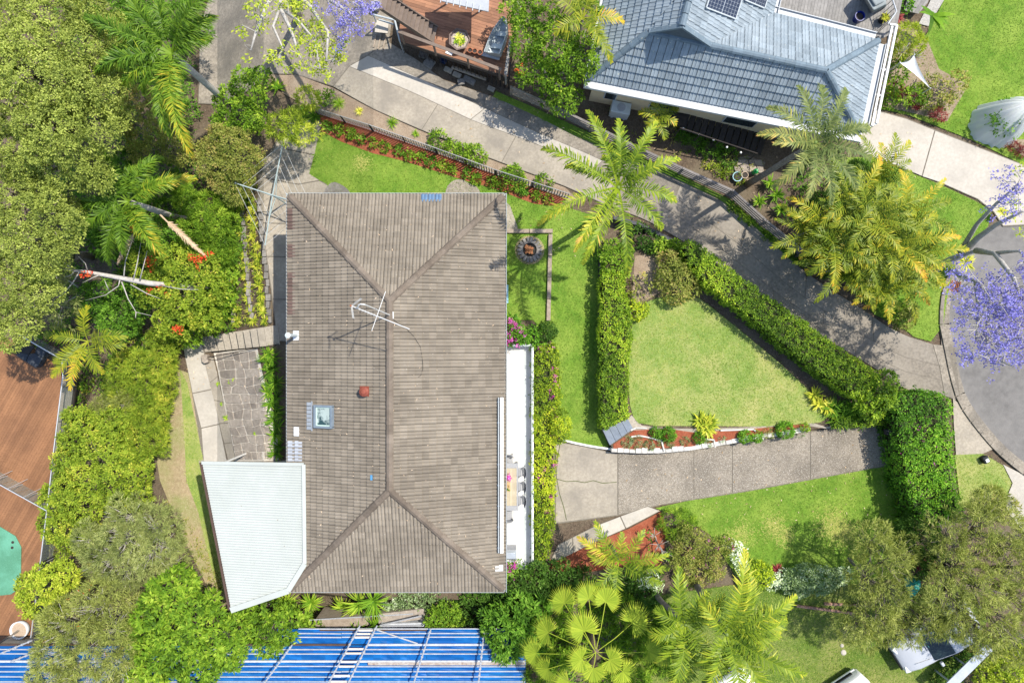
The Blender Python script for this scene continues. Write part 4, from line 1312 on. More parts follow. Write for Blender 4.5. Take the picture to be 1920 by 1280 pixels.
def hedge(name, label, pxtop, z0, z1, mk, kind='hedge', dens=1.0, size=1.0, group=None, flowers=None, seed=1, rough=.07, patches=None):
    """clipped hedge: a body of twigs under a shell of small leaves on the top and the sides"""
    rg = np.random.default_rng(seed)
    poly = [tuple(P(a, b, z1))[:2] for a, b in pxtop]
    n = len(poly)
    if sum(poly[i][0] * poly[(i + 1) % n][1] - poly[(i + 1) % n][0] * poly[i][1] for i in range(n)) < 0: poly = poly[::-1]
    cx, cy = sum(p[0] for p in poly) / n, sum(p[1] for p in poly) / n
    root = empty(name, (cx, cy, z0), label, 'hedge', group)
    cd, nl, cr, ll, lw, sp, tilt = KIND[kind]
    ar = polyarea(poly)
    top = samplepoly(poly, int(ar * cd * dens * 1.9 / size ** 2))
    wob = .05 * np.sin(top[:, 0] * 3.1 + seed) * np.sin(top[:, 1] * 2.7) + rg.normal(0, rough * .5, len(top))
    pts = [np.c_[top, z1 + wob]]; nrm = [np.tile([0, 0, 1.], (len(top), 1)) + rg.normal(0, .25, (len(top), 3))]
    for i in range(n):
        a, b = np.array(poly[i]), np.array(poly[(i + 1) % n])
        L = np.hypot(*(b - a)); k = int(L * (z1 - z0) * cd * dens * 1.3 / size ** 2)
        t = rg.random(k)
        e = (b - a) / L; o_ = np.array([e[1], -e[0]])
        xy = a + (b - a) * t[:, None] + o_ * rg.normal(.0, rough * .6, k)[:, None] + o_ * (.05 * np.sin(t * L * 2.3 + i))[:, None]
        pts.append(np.c_[xy, rg.uniform(z0, z1, k)])
        nrm.append(np.tile([o_[0], o_[1], .25], (k, 1)) + rg.normal(0, .25, (k, 3)))
    p = np.concatenate(pts); nr = unit(np.concatenate(nrm)); N = len(p)
    a = unit(np.cross(nr, np.array([.3, .9, .2]))); b = np.cross(nr, a)
    az = rg.uniform(0, 6.283, (N, nl)); s = rg.uniform(.6, 1, (N, nl)); tl = rg.uniform(.05, .8, (N, nl))
    dirs = unit((a[:, None] * np.cos(az)[..., None] + b[:, None] * np.sin(az)[..., None]) * s[..., None] + nr[:, None] * tl[..., None])
    base = p[:, None] + dirs * (rg.uniform(0, 1, (N, nl)) * cr * size)[..., None] + rg.normal(0, cr * .3, (N, nl, 3))
    nor = unit(nr[:, None] + rg.normal(0, .4, (N, nl, 3)))
    V = leaves(base.reshape(-1, 3), dirs.reshape(-1, 3), nor.reshape(-1, 3), (ll * size * rg.uniform(.65, 1.25, (N, nl))).ravel(), (lw * size * rg.uniform(.75, 1.2, (N, nl))).ravel())
    pat = .19 * np.sin(p[:, 0] * 1.1 + 1.3 * np.sin(p[:, 1] * .8) + seed) + .08 * np.sin(p[:, 0] * 2.9 + p[:, 1] * 2.3)
    rv = ((pat + rg.normal(.5, .15, N))[:, None] + rg.normal(0, .13, (N, nl))).ravel()
    quads_obj('foliage', V, rv, LM[mk], root)
    inn = [(cx + (q[0] - cx) * .93, cy + (q[1] - cy) * .93) for q in poly]
    # twig body: shrink toward the inside along edges
    k2 = MB().prism([(q[0], q[1]) for q in shrink(poly, .13)], z0 - .05, z1 - .12)
    k2.build('branches', mat('hedge_twigs', (.045, .055, .018), (.03, .032, .014), 14, .95, bump=1, bscale=20), root)
    if flowers:
        fm, nf, rad, fs, spots = flowers
        Vs = []
        for k in range(nf):
            if spots is None:
                q = top[rg.integers(len(top))]; c = np.array([q[0], q[1], z1 + .03])
            else:
                sx, sy = spots[k % len(spots)]; c = np.array(P(sx + rg.normal(0, 3), sy + rg.normal(0, 3), z1 + .03))
            m_ = 8
            bb = c + rg.normal(0, rad, (m_, 3)) * np.array([1, 1, .3])
            Vs.append(leaves(bb, unit(rg.normal(0, 1, (m_, 3)) + [0, 0, .5]), unit(rg.normal(0, .6, (m_, 3)) + [0, 0, 1.]), np.full(m_, fs), np.full(m_, fs * .8)))
        V = np.concatenate(Vs)
        quads_obj('flowers', V, rg.uniform(0, 1, len(V)), LM[fm], root)
    return root

def shrink(poly, d):
    n = len(poly); out = []
    for i in range(n):
        a, b, c = Vector(poly[i - 1]), Vector(poly[i]), Vector(poly[(i + 1) % n])
        e1 = (b - a).normalized(); e2 = (c - b).normalized()
        n1 = Vector((-e1.y, e1.x)); n2 = Vector((-e2.y, e2.x))
        nn = (n1 + n2)
        nn = nn.normalized() if nn.length > 1e-6 else n1
        k = d / max(.4, nn.dot(n1))
        out.append(tuple(b + nn * k))
    return out

# ---- palms
def frond_quads(o, az, elev, L, droop, nl, ll, lw, c0, c1, rg, vee=.25, plum=0.0, sag=.25, twist=0.0, a0=75, a1=28):
    """feather leaf: returns quads and ramp values. o base, az heading, elev start angle, L length"""
    ns = 14
    s = np.linspace(0, 1, ns)
    pit = elev - droop * s ** 1.35
    hd = np.cumsum(np.cos(pit)) * L / ns; vz = np.cumsum(np.sin(pit)) * L / ns
    azs = az + twist * s ** 1.5
    X = o[0] + np.cumsum(np.cos(azs) * np.cos(pit)) * L / ns; Y = o[1] + np.cumsum(np.sin(azs) * np.cos(pit)) * L / ns; Z = o[2] + vz
    R = np.stack([X, Y, Z], 1)
    R = np.vstack([np.array(o)[None], R])
    s = np.r_[0, s * .97 + .03]
    Q = []; C = []
    # rachis strip
    T = np.gradient(R, axis=0); T = unit(T)
    up0 = np.array([0, 0, 1.])
    sd = unit(np.cross(T, up0))
    up = np.cross(sd, T)
    wr = np.interp(s, [0, .3, 1], [.034, .024, .008]) * (L / 2.6)
    for i in range(len(R) - 1):
        Q.append([R[i] + sd[i] * wr[i], R[i + 1] + sd[i + 1] * wr[i + 1], R[i + 1] - sd[i + 1] * wr[i + 1], R[i] - sd[i] * wr[i]])
        C.append(.5 + .12 * rg.random())
    Q = [np.array(Q)]
    C = [np.array(C)]
    t = np.linspace(.13, 1.0, nl)
    base = np.stack([np.interp(t, s, R[:, k]) for k in range(3)], 1)
    Tt = unit(np.stack([np.interp(t, s, T[:, k]) for k in range(3)], 1)); St = unit(np.cross(Tt, up0)); Ut = np.cross(St, Tt)
    prof = np.clip(np.sin(np.pi * (t * .86 + .10)) ** .6, .18, 1)
    for sg in (-1, 1):
        al = np.radians(np.interp(t, [.1, .5, 1], [a0, (a0 + a1) / 2 + 6, a1])) + rg.normal(0, .13, nl)
        lift = vee + (rg.uniform(-plum, plum, nl) if plum else rg.normal(0, .07, nl))
        d = unit(Tt * np.cos(al)[:, None] + (St * sg) * (np.sin(al) * np.cos(lift))[:, None] + Ut * (np.sin(al) * np.sin(lift))[:, None])
        l = ll * prof * rg.uniform(.72, 1.12, nl)
        m1 = base + d * (l * .5)[:, None]
        d2 = unit(d + np.array([0, 0, -1.]) * (sag * rg.uniform(.3, 2.4, nl))[:, None])
        tp = m1 + d2 * (l * .5)[:, None]
        wv = Tt * (lw * .5)
        # flat side of the leaflet roughly faces up
        wv = unit(np.cross(d, Ut)) * (lw * .5) * sg
        Q.append(np.stack([base - wv * .6, base + wv * .6, m1 + wv, m1 - wv], 1))
        Q.append(np.stack([m1 - wv, m1 + wv, tp + wv * .15, tp - wv * .15], 1))
        cc = c0 + (c1 - c0) * t + rg.normal(0, .11, nl)
        C += [cc, cc + .06]
    return np.concatenate(Q), np.concatenate(C)

def palm(name, label, center, tips, mk, base=None, nl=46, ll=.55, lw=.045, trunk=.12, elev=.55, droop=1.25, c=(.42, .55), vee=.25, plum=0.0, sag=.3, group=None, tipz=-.6, seed=None, bark=None, golden=(), gv=.3, a0=75, a1=28, stem_top=.0, cat='palm tree', lscale=1.0):
    """feather palm: trunk + one mesh per frond; tips are where the photograph shows the frond ends"""
    px, py, z = center
    o = P(px, py, z)
    seed = seed if seed is not None else int(px * 13 + py)
    rg = np.random.default_rng(seed)
    if base is None:
        k = o.copy(); b = Vector((k.x, k.y, G(k.x, k.y)))
    else:
        b = PG(*base)
    root = empty(name, b, label, cat, group)
    lean = [b - Vector((0, 0, .15)), b.lerp(o, .35) + Vector((rg.normal(0, .05), rg.normal(0, .05), 0)), b.lerp(o, .7), o - Vector((0, 0, stem_top + .1))]
    MB().tube(lean, [trunk * 1.35, trunk, trunk * .92, trunk * .8], 9).build('trunk', bark or M_BARK, root, smooth=True)
    if stem_top:
        MB().tube([o - Vector((0, 0, stem_top + .15)), o - Vector((0, 0, stem_top * .5)), o + Vector((0, 0, .1))], [trunk * .95, trunk * 1.05, trunk * .5], 9).build('crownshaft', mat('crownshaft', (.17, .24, .06), (.12, .18, .04), 5, .5), root, smooth=True)
    for i, (tx, ty) in enumerate(tips):
        q = P(tx, ty, z + tipz)
        az = math.atan2(q.y - o.y, q.x - o.x)
        hl = math.hypot(q.x - o.x, q.y - o.y)
        e = elev + rg.normal(0, .12); dr = droop + rg.normal(0, .15)
        s = np.linspace(0, 1, 14)
        hf = np.cos(e - dr * s ** 1.35).mean()
        L = hl / max(hf, .3) * lscale
        gold = gv if i in golden else 0
        V, R = frond_quads((o.x, o.y, o.z), az + rg.normal(0, .04), e, L, dr, max(16, int(.85 * nl * min(1.2, L / 2.6) * rg.uniform(.9, 1.1))), ll * rg.uniform(.9, 1.1), lw * 1.0, c[0] + gold * .6 + rg.normal(0, .04), c[1] + gold + rg.normal(0, .06), rg, vee, plum, sag, rg.normal(0, .18), a0, a1)
        quads_obj('frond', V, R, LM[mk], root)
    return root

def fan_leaf(o, hub, r, mk, parent, rg, tilt):
    """fan palm leaf: stalk from o to hub and a round pleated blade"""
    o = np.array(o); h = np.array(hub)
    d = unit(h - o)
    nseg = 38
    outw = d.copy(); outw[2] *= .3; outw = unit(outw)
    sidev = unit(np.cross(outw, [0, 0, 1.]))
    fwd = unit(outw * math.cos(tilt) + np.array([0, 0, -1.]) * math.sin(tilt))
    nrm = np.cross(sidev, fwd)
    Q = []; C = []
    for i in range(nseg):
        a = (i / (nseg - 1) - .5) * math.radians(262)
        a2 = a + math.radians(262 / nseg) * .5; a1 = a - math.radians(262 / nseg) * .5
        def at(ang, rr, lift):
            return h + (fwd * math.cos(ang) + sidev * math.sin(ang)) * rr + nrm * lift
        rr = r * (1.0 - .22 * (abs(a) / math.radians(131)) ** 2) * rg.uniform(.93, 1.05)
        lf = .03 * r * (1 if i % 2 else -1)
        cup = .10 * r
        Q.append([h, at(a1, rr * .64, cup - lf * .6), at(a, rr * .68, cup + lf), at(a2, rr * .64, cup - lf * .6)])
        dz = np.array([0, 0, -rr * .16 * rg.uniform(.2, 2.2)])
        Q.append([at(a1 * .995, rr * .64, cup - lf * .6), at(a, rr, cup * .8) + dz, at(a2 * .995, rr * .64, cup - lf * .6), at(a, rr * .68, cup + lf)])
        c0 = .42 + .09 * rg.normal()
        C += [c0, c0 + .14]
    w = .014
    m_ = (o + h) / 2 + np.array([0, 0, .12])
    for p, q in ((o, m_), (m_, h)):
        Q.append([p + sidev * w, q + sidev * w, q - sidev * w, p - sidev * w]); C.append(.55)
    quads_obj('fan_leaf', np.array(Q), np.array(C), LM[mk], parent)

def strap_quads(c, n, L, w, rg, rise=.9, arch=1.5, c0=.5, cv=.16, flat=.0):
    Q = []; C = []
    ns = 4
    for i in range(n):
        az = rg.uniform(0, 6.283); e = rg.uniform(rise * .45, rise * 1.2); l = L * rg.uniform(.7, 1.15)
        p = np.array(c) + np.r_[rg.normal(0, L * .05, 2), 0]
        dv = np.array([math.cos(az), math.sin(az), 0]); sd = np.array([-dv[1], dv[0], 0])
        pts = [p]
        for k in range(ns):
            a = e - arch * ((k + .5) / ns) ** 1.4
            p = p + (dv * math.cos(a) + np.array([0, 0, math.sin(a)])) * l / ns
            pts.append(p)
        ws = [w * .8, w, w * .85, w * .55, w * .06]
        cc = c0 + rg.normal(0, cv)
        for k in range(ns):
            Q.append([pts[k] - sd * ws[k] / 2, pts[k] + sd * ws[k] / 2, pts[k + 1] + sd * ws[k + 1] / 2, pts[k + 1] - sd * ws[k + 1] / 2])
            C.append(cc + .05 * k)
    return np.array(Q), np.array(C)

def gz(x, y):
    for zz, poly in TERR:
        if inpoly(np.array([x]), np.array([y]), poly)[0]: return zz
    return G(x, y)
def ground_at(px, py):
    p = P(px, py, ZT)
    if gz(p.x, p.y) == ZT: return p
    return PG(px, py)
def strap(name, label, px, py, n, L, w, mk, cat='plant', rise=.9, arch=1.5, c0=.5, group=None, seed=None, cv=.16, spots=None, dz=0.0):
    """strap-leaved plant: one rosette, or several fans of one clump"""
    seed = seed if seed is not None else int(px * 7 + py * 3)
    rg = np.random.default_rng(seed)
    b = ground_at(px, py)
    Qs = []; Cs = []
    for (sx, sy) in (spots or [(px, py)]):
        q = ground_at(sx, sy)
        Q, C = strap_quads((q.x, q.y, q.z + .02 + dz), n, L, w, rg, rise, arch, c0 + rg.normal(0, .06), cv)
        Qs.append(Q); Cs.append(C)
    return quads_obj(name, np.concatenate(Qs), np.concatenate(Cs), LM[mk], None, origin=tuple(b), label=label, cat=cat, group=group)
# ------------------------------------------------------------------ planting, read off the photograph
# big olive trees, top left
plant('olive_leaved_tree', 'huge olive green tree with mounded dense crown filling the top left', 'tree',
      [(15, 55, 62, 5.2), (85, 38, 60, 5.6), (150, 95, 58, 5.4), (55, 125, 68, 6.0), (165, 30, 42, 4.8), (110, 170, 60, 6.0), (188, 165, 50, 5.0), (25, 200, 60, 5.4), (100, 248, 62, 5.8), (178, 240, 50, 4.8), (40, 285, 50, 4.8), (150, 300, 50, 4.4), (205, 120, 35, 4.2), (110, 320, 40, 4.4), (185, 330, 32, 3.8), (50, 250, 58, 4.4), (130, 210, 50, 4.8), (80, 90, 58, 5.0), (150, 160, 45, 4.4), (5, 130, 55, 4.8), (60, 330, 40, 3.6), (220, 60, 32, 3.6), (215, 215, 30, 3.6)],
      'fine', 'olive', base=(150, 250), trunk=.28, dens=1.0, zr=.6, twigs=5)
plant('olive_leaved_tree', 'lower olive green tree crown above the left edge deck', 'tree',
      [(30, 365, 58, 4.2), (88, 405, 58, 4.4), (20, 440, 55, 4.6), (62, 470, 60, 4.2), (122, 440, 36, 3.8), (25, 530, 52, 3.8), (75, 548, 46, 3.2), (40, 600, 44, 3.0), (5, 620, 40, 2.8), (50, 420, 50, 3.6), (100, 480, 36, 3.0), (45, 510, 46, 3.2), (130, 395, 26, 3.0)],
      'fine', 'olive', base=(170, 480), trunk=.25, dens=1.0, zr=.6, twigs=5)
plant('olive_shrub', 'sparse pale shrub between the olive tree and queen palm', 'shrub', [(262, 200, 40, .8), (272, 250, 36, .3), (238, 225, 28, .5), (330, 282, 32, -.6), (262, 290, 24, -.6)], 'fine', 'oliveb', dens=.8, trunk=.08, twigs=6)
plant('dead_twig_shrub', 'grey leafless twiggy shrub beside the olive tree crown', 'shrub', [(95, 505, 40, .6), (110, 575, 40, 0)], 'needle', 'grey', dens=.5, trunk=.08, twigs=16, bark=M_BARK_P)
plant('broadleaf_shrub', 'glossy bright green shrub beside the concrete court', 'shrub', [(470, 168, 34, .8), (450, 212, 36, .6), (430, 232, 30, .3), (488, 150, 22, .5), (478, 225, 24, .3), (425, 190, 24, .4)], 'medium', 'bright', dens=1.2, trunk=.08)
plant('bottlebrush_shrub', 'brown tinged olive shrub left of the clothesline', 'shrub', [(430, 275, 40, .6), (455, 305, 36, .6), (408, 315, 36, .4), (440, 345, 34, .2), (395, 290, 26, .2)], 'fine', 'oliveb', dens=1.2, trunk=.08, twigs=6)
plant('feathery_shrub', 'lime yellow feathery shrub over the side path', 'shrub', [(545, 240, 27, 1.7), (522, 234, 20, 1.6), (570, 252, 20, 1.5), (548, 222, 16, 1.5), (588, 247, 13, 1.4), (512, 248, 10, 1.4)], 'feather', 'lime', base=(585, 225), dens=1.1, trunk=.04, bark=M_BARK_P)
plant('feathery_shrub', 'small lime yellow feathery shrub at the fence end', 'shrub', [(575, 183, 18, 1.0), (568, 195, 12, .8), (587, 190, 12, .8)], 'feather', 'lime', dens=1.1, trunk=.03)
plant('round_shrub', 'small round bright green shrub in the bark mulch', 'shrub', [(611, 181, 14, .3)], 'medium', 'bright', dens=1.2, trunk=.03)
strap('agave', 'pale green agave rosette at the court corner', 521, 165, 26, .55, .09, 'strap', rise=.9, arch=.8, c0=.62)
strap('tussock', 'bright green grassy tuft in the bark mulch', 636, 196, 90, .45, .02, 'strap', rise=1.1, arch=1.2, c0=.7)
for i, (x, y, L, mk, t) in enumerate([(674, 210, .28, 'strapy', 'yellow green tuft near the mulch edge'), (735, 232, .4, 'strap', 'leafy tuft in the middle of the bark mulch'), (780, 252, .25, 'strap', 'tiny green tuft below the pale strip of driveway')]):
    strap('tuft', t, x, y, 40, L, .03, mk, rise=1.1, arch=1.1, c0=.6)
for i, (x, y, r, t) in enumerate([(822, 263, 17, 'green weedy shrub beside the picket fence'), (848, 275, 12, 'second weedy shrub beside the picket fence, greyer leaved'), (890, 290, 18, 'broad patch of bright green weeds along the picket fence'), (868, 284, 14, 'bright green weeds in the middle of the picket fence'), (958, 335, 22, 'taller leafy shrub straddling the picket fence'), (1020, 340, 12, 'small pale weed near the right end of the picket fence')]):
    plant('weed_shrub', t, 'shrub', [(x, y, r, .25), (x + r * .7, y + r * .4, r * .6, .15)], 'medium', 'bright', dens=1.2, trunk=.02)
# row of small shrubs in the red mulch
row = [(612, 238), (635, 244), (657, 249), (677, 260), (699, 269), (721, 276), (746, 282), (768, 290), (789, 295), (809, 302), (830, 311), (850, 318), (875, 325), (893, 335), (922, 340), (980, 360), (1006, 368), (1028, 374)]
ORD = ['first', 'second', 'third', 'fourth', 'fifth', 'sixth', 'seventh', 'eighth', 'ninth', 'tenth', 'eleventh', 'twelfth', 'thirteenth', 'fourteenth', 'fifteenth', 'sixteenth', 'seventeenth', 'eighteenth']
for i, (x, y) in enumerate(row):
    plant('border_shrub', ORD[i] + ' small green shrub from the left in the red mulch row', 'shrub', [(x, y, 7.2 + random.uniform(-1, 1.2), .15 + G(P(x, y).x, 0), .8), (x + random.uniform(-5, 5), y + random.uniform(-4, 4), 6, .22 + G(P(x, y).x, 0), .8)], 'medium', 'bright' if i % 3 else 'mid', dens=1.5, size=.85, trunk=.015, group='shrubs in the red mulch row', seed=300 + i)

# queen palms
palm('queen_palm', 'tall dark green queen palm above the top left path', (322, 100, 5.4),
     [(450, 5), (376, 298), (235, 172), (175, 66), (212, 112), (300, 252), (312, 5), (250, 12), (398, 76), (380, 20), (205, 150), (340, 230), (352, 150), (270, 170), (420, 50), (250, 60)], 'palmq', base=(447, 212), nl=150, ll=.64, lw=.042, plum=.9, elev=.55, droop=1.45, c=(.34, .48), golden=(1, 11), gv=.27, trunk=.16, sag=.9, bark=M_BARK_P)
palm('queen_palm', 'shorter queen palm with dead tan fronds beside the olive tree', (240, 378, 2.6),
     [(366, 336), (215, 285), (292, 290), (161, 390), (181, 432), (282, 432), (190, 488), (334, 480), (262, 320), (200, 330), (260, 480), (310, 450)], 'palmq', base=(353, 413), nl=140, ll=.62, lw=.042, plum=.9, elev=.55, droop=1.45, c=(.32, .46), golden=(0, 7), gv=.24, trunk=.15, sag=.9, bark=M_BARK_P)
rg = np.random.default_rng(4)
for (a, b, lab) in (((300, 402, 1.0), (392, 482), 'long dead tan palm frond hanging over the shrubs'), ((258, 428, .8), (232, 494), 'short dead tan palm frond hanging beside the trunk')):
    o_ = P(*a); q = P(b[0], b[1], a[2] - .7)
    V, R = frond_quads(tuple(o_), math.atan2(q.y - o_.y, q.x - o_.x), .1, (q - o_).length, .5, 90, .34, .04, .5, .75, rg, -.7, .6, .9, 0, 45, 20)
    quads_obj('dead_frond', V, R, LM['deadfrond'], None, origin=tuple(o_), label=lab, cat='palm frond')
palm('yellow_palm', 'bright yellow green palm beside the brown pool deck', (165, 640, .2),
     [(172, 576), (252, 616), (242, 650), (207, 697), (123, 704), (103, 620), (112, 680), (160, 728)], 'palmy', base=(178, 640), nl=42, ll=.5, lw=.05, elev=.5, droop=1.05, c=(.36, .5), golden=(7,), trunk=.1, sag=.2)
# dead bare tree
dt = empty('dead_tree', PG(405, 545), 'fallen looking dead grey tree with bare forked branches', 'tree')
tr = [P(405, 542, -1.2), P(340, 536, .2), P(280, 531, 1.1), (P(225, 521, 1.5)), P(165, 510, 1.8), P(105, 503, 2.0)]
tk = MB().tube(tr, [.07, .1, .13, .11, .08, .04], 8).build('trunk', M_BARK_P, dt, smooth=True)
for q in ([(105, 503, 2.0), (104, 515, 2.0), (110, 530, 1.9)], [(135, 506, 1.9), (125, 495, 2.2), (112, 490, 2.4)], [(165, 510, 1.8), (160, 494, 2.2), (147, 481, 2.5)], [(150, 508, 1.9), (136, 530, 1.7), (120, 550, 1.6), (100, 562, 1.5)], [(225, 524, 1.5), (222, 536, 1.4), (198, 553, 1.3), (160, 563, 1.2)],
          [(228, 528, 1.5), (240, 560, 1.4), (255, 585, 1.2), (285, 592, 1.0)], [(255, 585, 1.2), (254, 596, 1.3)], [(245, 533, 1.3), (275, 550, 1.3), (300, 560, 1.1)], [(300, 535, .9), (340, 542, 1.2), (372, 543, 1.2)], [(205, 545, 1.3), (200, 535, 1.6), (196, 525, 1.7)], [(232, 520, 1.5), (235, 490, 1.6), (248, 450, 1.6)], [(250, 526, 1.4), (258, 490, 1.5), (264, 455, 1.5)], [(262, 526, 1.4), (270, 495, 1.6), (276, 470, 1.7)], [(190, 514, 1.7), (175, 520, 1.9), (155, 530, 2.0)], [(140, 507, 1.9), (134, 515, 2.0), (120, 520, 2.1)]):
    pp = [P(*a) for a in q]
    MB().tube(pp, list(np.linspace(.035, .008, len(pp))), 5).build('branch', M_BARK_P, dt, smooth=True)

# left garden bank shrubs
plant('flowering_shrub', 'yellow green shrub with red flower clusters on the left bank', 'shrub', [(330, 505, 40, .1), (375, 500, 36, .1), (300, 545, 36, 0), (345, 555, 42, 0), (392, 540, 34, 0), (270, 500, 30, -.2), (385, 585, 34, -.3), (330, 600, 34, -.3)], 'medium', 'yellow', dens=1.1, trunk=.06, flowers=('red', 46, .12, .10, [(165, 512, 2.1), (280, 490, .8), (285, 500, .8), (360, 480, .9), (370, 495, .9), (380, 488, .9), (300, 540, .8), (315, 555, .8), (275, 545, .8), (330, 612, .4), (340, 618, .4), (250, 430, .9), (388, 475, .9)]))
plant('dark_shrub', 'dark green undergrowth below the queen palms', 'shrub', [(215, 450, 45, -1.6), (300, 440, 40, -1.2), (260, 560, 40, -1.2), (230, 600, 40, -1.6), (180, 560, 36, -1.8), (190, 410, 40, -1.8)], 'medium', 'mid', dens=.9, trunk=.06)
plant('leafy_shrub', 'bright green leafy shrub between palm trunk and bromeliads', 'shrub', [(385, 395, 34, -.3), (410, 425, 36, -.3), (370, 435, 30, -.4), (415, 465, 30, -.5), (350, 375, 26, -.6)], 'feather', 'bright', dens=1.3, trunk=.05)
plant('leafy_shrub', 'low mixed green shrub above the garden stairs', 'shrub', [(410, 560, 30, -1.3), (395, 600, 28, -1.6), (360, 625, 26, -2.0), (420, 515, 26, -1.0)], 'medium', 'bright', dens=1.1, trunk=.04)
plant('grass_tree_shrub', 'golden grassy shrub patch beside the yellow palm', 'shrub', [(250, 690, 34, -1.9), (275, 735, 36, -2.1), (225, 730, 26, -2.1), (300, 690, 34, -1.9), (310, 645, 30, -1.8)], 'feather', 'yellow', dens=1.1, trunk=.05)
plant('grass_tree_shrub', 'wispy tan and green shrub below the yellow palm', 'shrub', [(230, 760, 30, -2.0), (205, 765, 24, -2.1), (250, 745, 18, -1.9)], 'needle', 'needle', dens=1.2, trunk=.05, twigs=10, bark=M_BARK_P)
plant('lomandra_mass', 'yellow green strappy shrub mass beside the side lawn', 'shrub', [(295, 770, 32, -2.3), (290, 820, 32, -2.3), (265, 790, 34, -2.2), (255, 840, 34, -2.2), (310, 725, 22, -2.4)], 'feather', 'yellow', dens=1.3, trunk=.05)
plant('privet_shrub', 'large lime green shrub beside the brown pool deck', 'shrub', [(165, 830, 45, -1.6), (150, 790, 30, -1.8), (200, 850, 42, -1.5), (150, 880, 45, -1.6), (210, 900, 44, -1.5), (255, 880, 38, -1.7), (120, 930, 36, -1.8), (165, 940, 45, -1.6), (260, 925, 30, -1.8), (215, 800, 36, -1.7), (110, 985, 34, -1.8), (150, 1000, 40, -1.7)], 'medium', 'yellow', dens=1.2, trunk=.08)
plant('bottlebrush_tree', 'grey green needle leaved tree left of the patio roof', 'tree', [(250, 965, 42, .2), (300, 985, 42, .2), (235, 1010, 44, .4), (290, 1035, 46, .4), (205, 1045, 40, .2), (320, 1020, 30, -.2), (170, 1010, 30, -.2), (235, 1070, 40, 0), (330, 1055, 26, -.4)], 'needle', 'grey', dens=1.2, trunk=.1, twigs=20, bark=M_BARK_P)
plant('lime_shrub', 'bright lime green bush overhanging the pool deck edge', 'shrub', [(95, 1090, 36, -.9), (70, 1120, 34, -.9), (120, 1075, 30, -1.0), (90, 1140, 26, -1.2), (55, 1095, 22, -1.2)], 'medium', 'lime', dens=1.3, trunk=.06)
plant('bottlebrush_tree', 'brown tipped needle leaved tree over the blue roof, bottom left', 'tree', [(130, 1165, 48, .8), (185, 1130, 44, .9), (220, 1175, 50, 1.0), (165, 1210, 50, 1.0), (115, 1220, 44, .7), (225, 1230, 48, .9), (170, 1262, 46, .8), (255, 1270, 36, .6), (100, 1265, 36, .5), (260, 1140, 30, .5)], 'needle', 'needle', dens=1.1, trunk=.1, twigs=20, bark=M_BARK_P, flowers=('red', 16, .06, .05))
plant('broadleaf_tree', 'dark green large leaved tree between patio roof and blue roof', 'tree', [(330, 1110, 46, 1.0), (300, 1150, 44, 1.0), (370, 1150, 48, 1.2), (340, 1200, 50, 1.2), (400, 1190, 46, 1.0), (300, 1225, 46, .8), (370, 1245, 44, .8), (430, 1215, 36, .8), (280, 1265, 40, .6), (345, 1085, 26, .6), (445, 1170, 28, .6), (270, 1190, 36, .6)], 'broad', 'bright', dens=1.5, trunk=.12)
plant('broadleaf_tree', 'large leaved shrub at the lower corner of the patio roof', 'shrub', [(500, 1150, 34, .3), (540, 1170, 40, .4), (505, 1190, 36, .4), (575, 1180, 26, .2), (490, 1125, 20, 0)], 'broad', 'bright', dens=1.4, trunk=.07)
# strap plants beside the house and stairs
for i, q in enumerate([((505, 662), (512, 672), (500, 678)), ((512, 692), (505, 700)), ((520, 716), (512, 724), (505, 735)), ((518, 745), (510, 757)), ((520, 772), (514, 786)), ((522, 800), (516, 815)), ((524, 835), (519, 850))]):
    strap('clivia', ORD[i] + ' dark strappy clivia clump from the stairs along the west wall', q[0][0], q[0][1], 30, .62, .05, 'strap', rise=1.0, arch=1.3, c0=.36, spots=q, group='clivia clumps along the west wall', cv=.2)
BR = [(462, 352), (468, 372), (474, 388), (472, 408), (478, 425), (474, 445), (481, 462), (484, 482), (482, 500), (487, 518), (486, 535), (491, 552), (490, 568), (494, 585), (497, 600)], [(452, 392), (458, 415), (455, 438), (462, 458), (458, 478), (464, 498), (462, 520), (468, 540), (466, 562), (472, 582), (476, 600)], [(428, 440), (434, 470), (430, 500), (438, 528), (436, 556), (444, 580), (446, 602)]
RN_ = 'row beside the side path', 'middle row of the terraced bank', 'lowest row of the terraced bank'
for r_, rowp in enumerate(BR):
    for i, (x, y) in enumerate(rowp):
        strap('bromeliad', ORD[i] + ' yellow striped bromeliad from the top in the ' + RN_[r_], x, y, 40, .36 * random.uniform(.85, 1.2), .045, 'strapy', rise=.9, arch=1.4, c0=.38, group='striped bromeliads on the terraced bank', cv=.26)
plant('bank_groundcover', 'fresh green groundcover between the bromeliad rows', 'plant', [(447, 425, 9, -2.1, .3), (448, 465, 9, -2.1, .3), (450, 505, 9, -2.1, .3), (453, 550, 9, -2.1, .3), (440, 400, 12, -2.0, .4), (425, 480, 9, -2.6, .3), (425, 540, 9, -2.6, .3)], 'feather', 'bright', dens=.9, size=.8, trunk=.01)
plant('fern_undergrowth', 'dark fern undergrowth beneath the tall queen palm', 'shrub', [(262, 60, 38, .3), (300, 150, 34, -.4), (228, 125, 30, .2), (290, 35, 34, .2), (350, 25, 30, .2), (300, 330, 32, -1.6), (285, 368, 26, -1.6), (250, 5, 36, .6), (330, 180, 22, -1.0), (205, 20, 34, 1.2), (375, 60, 22, -.4), (240, 300, 26, -1.2), (340, 350, 24, -1.5)], 'feather', 'mid', dens=.9, trunk=.05)
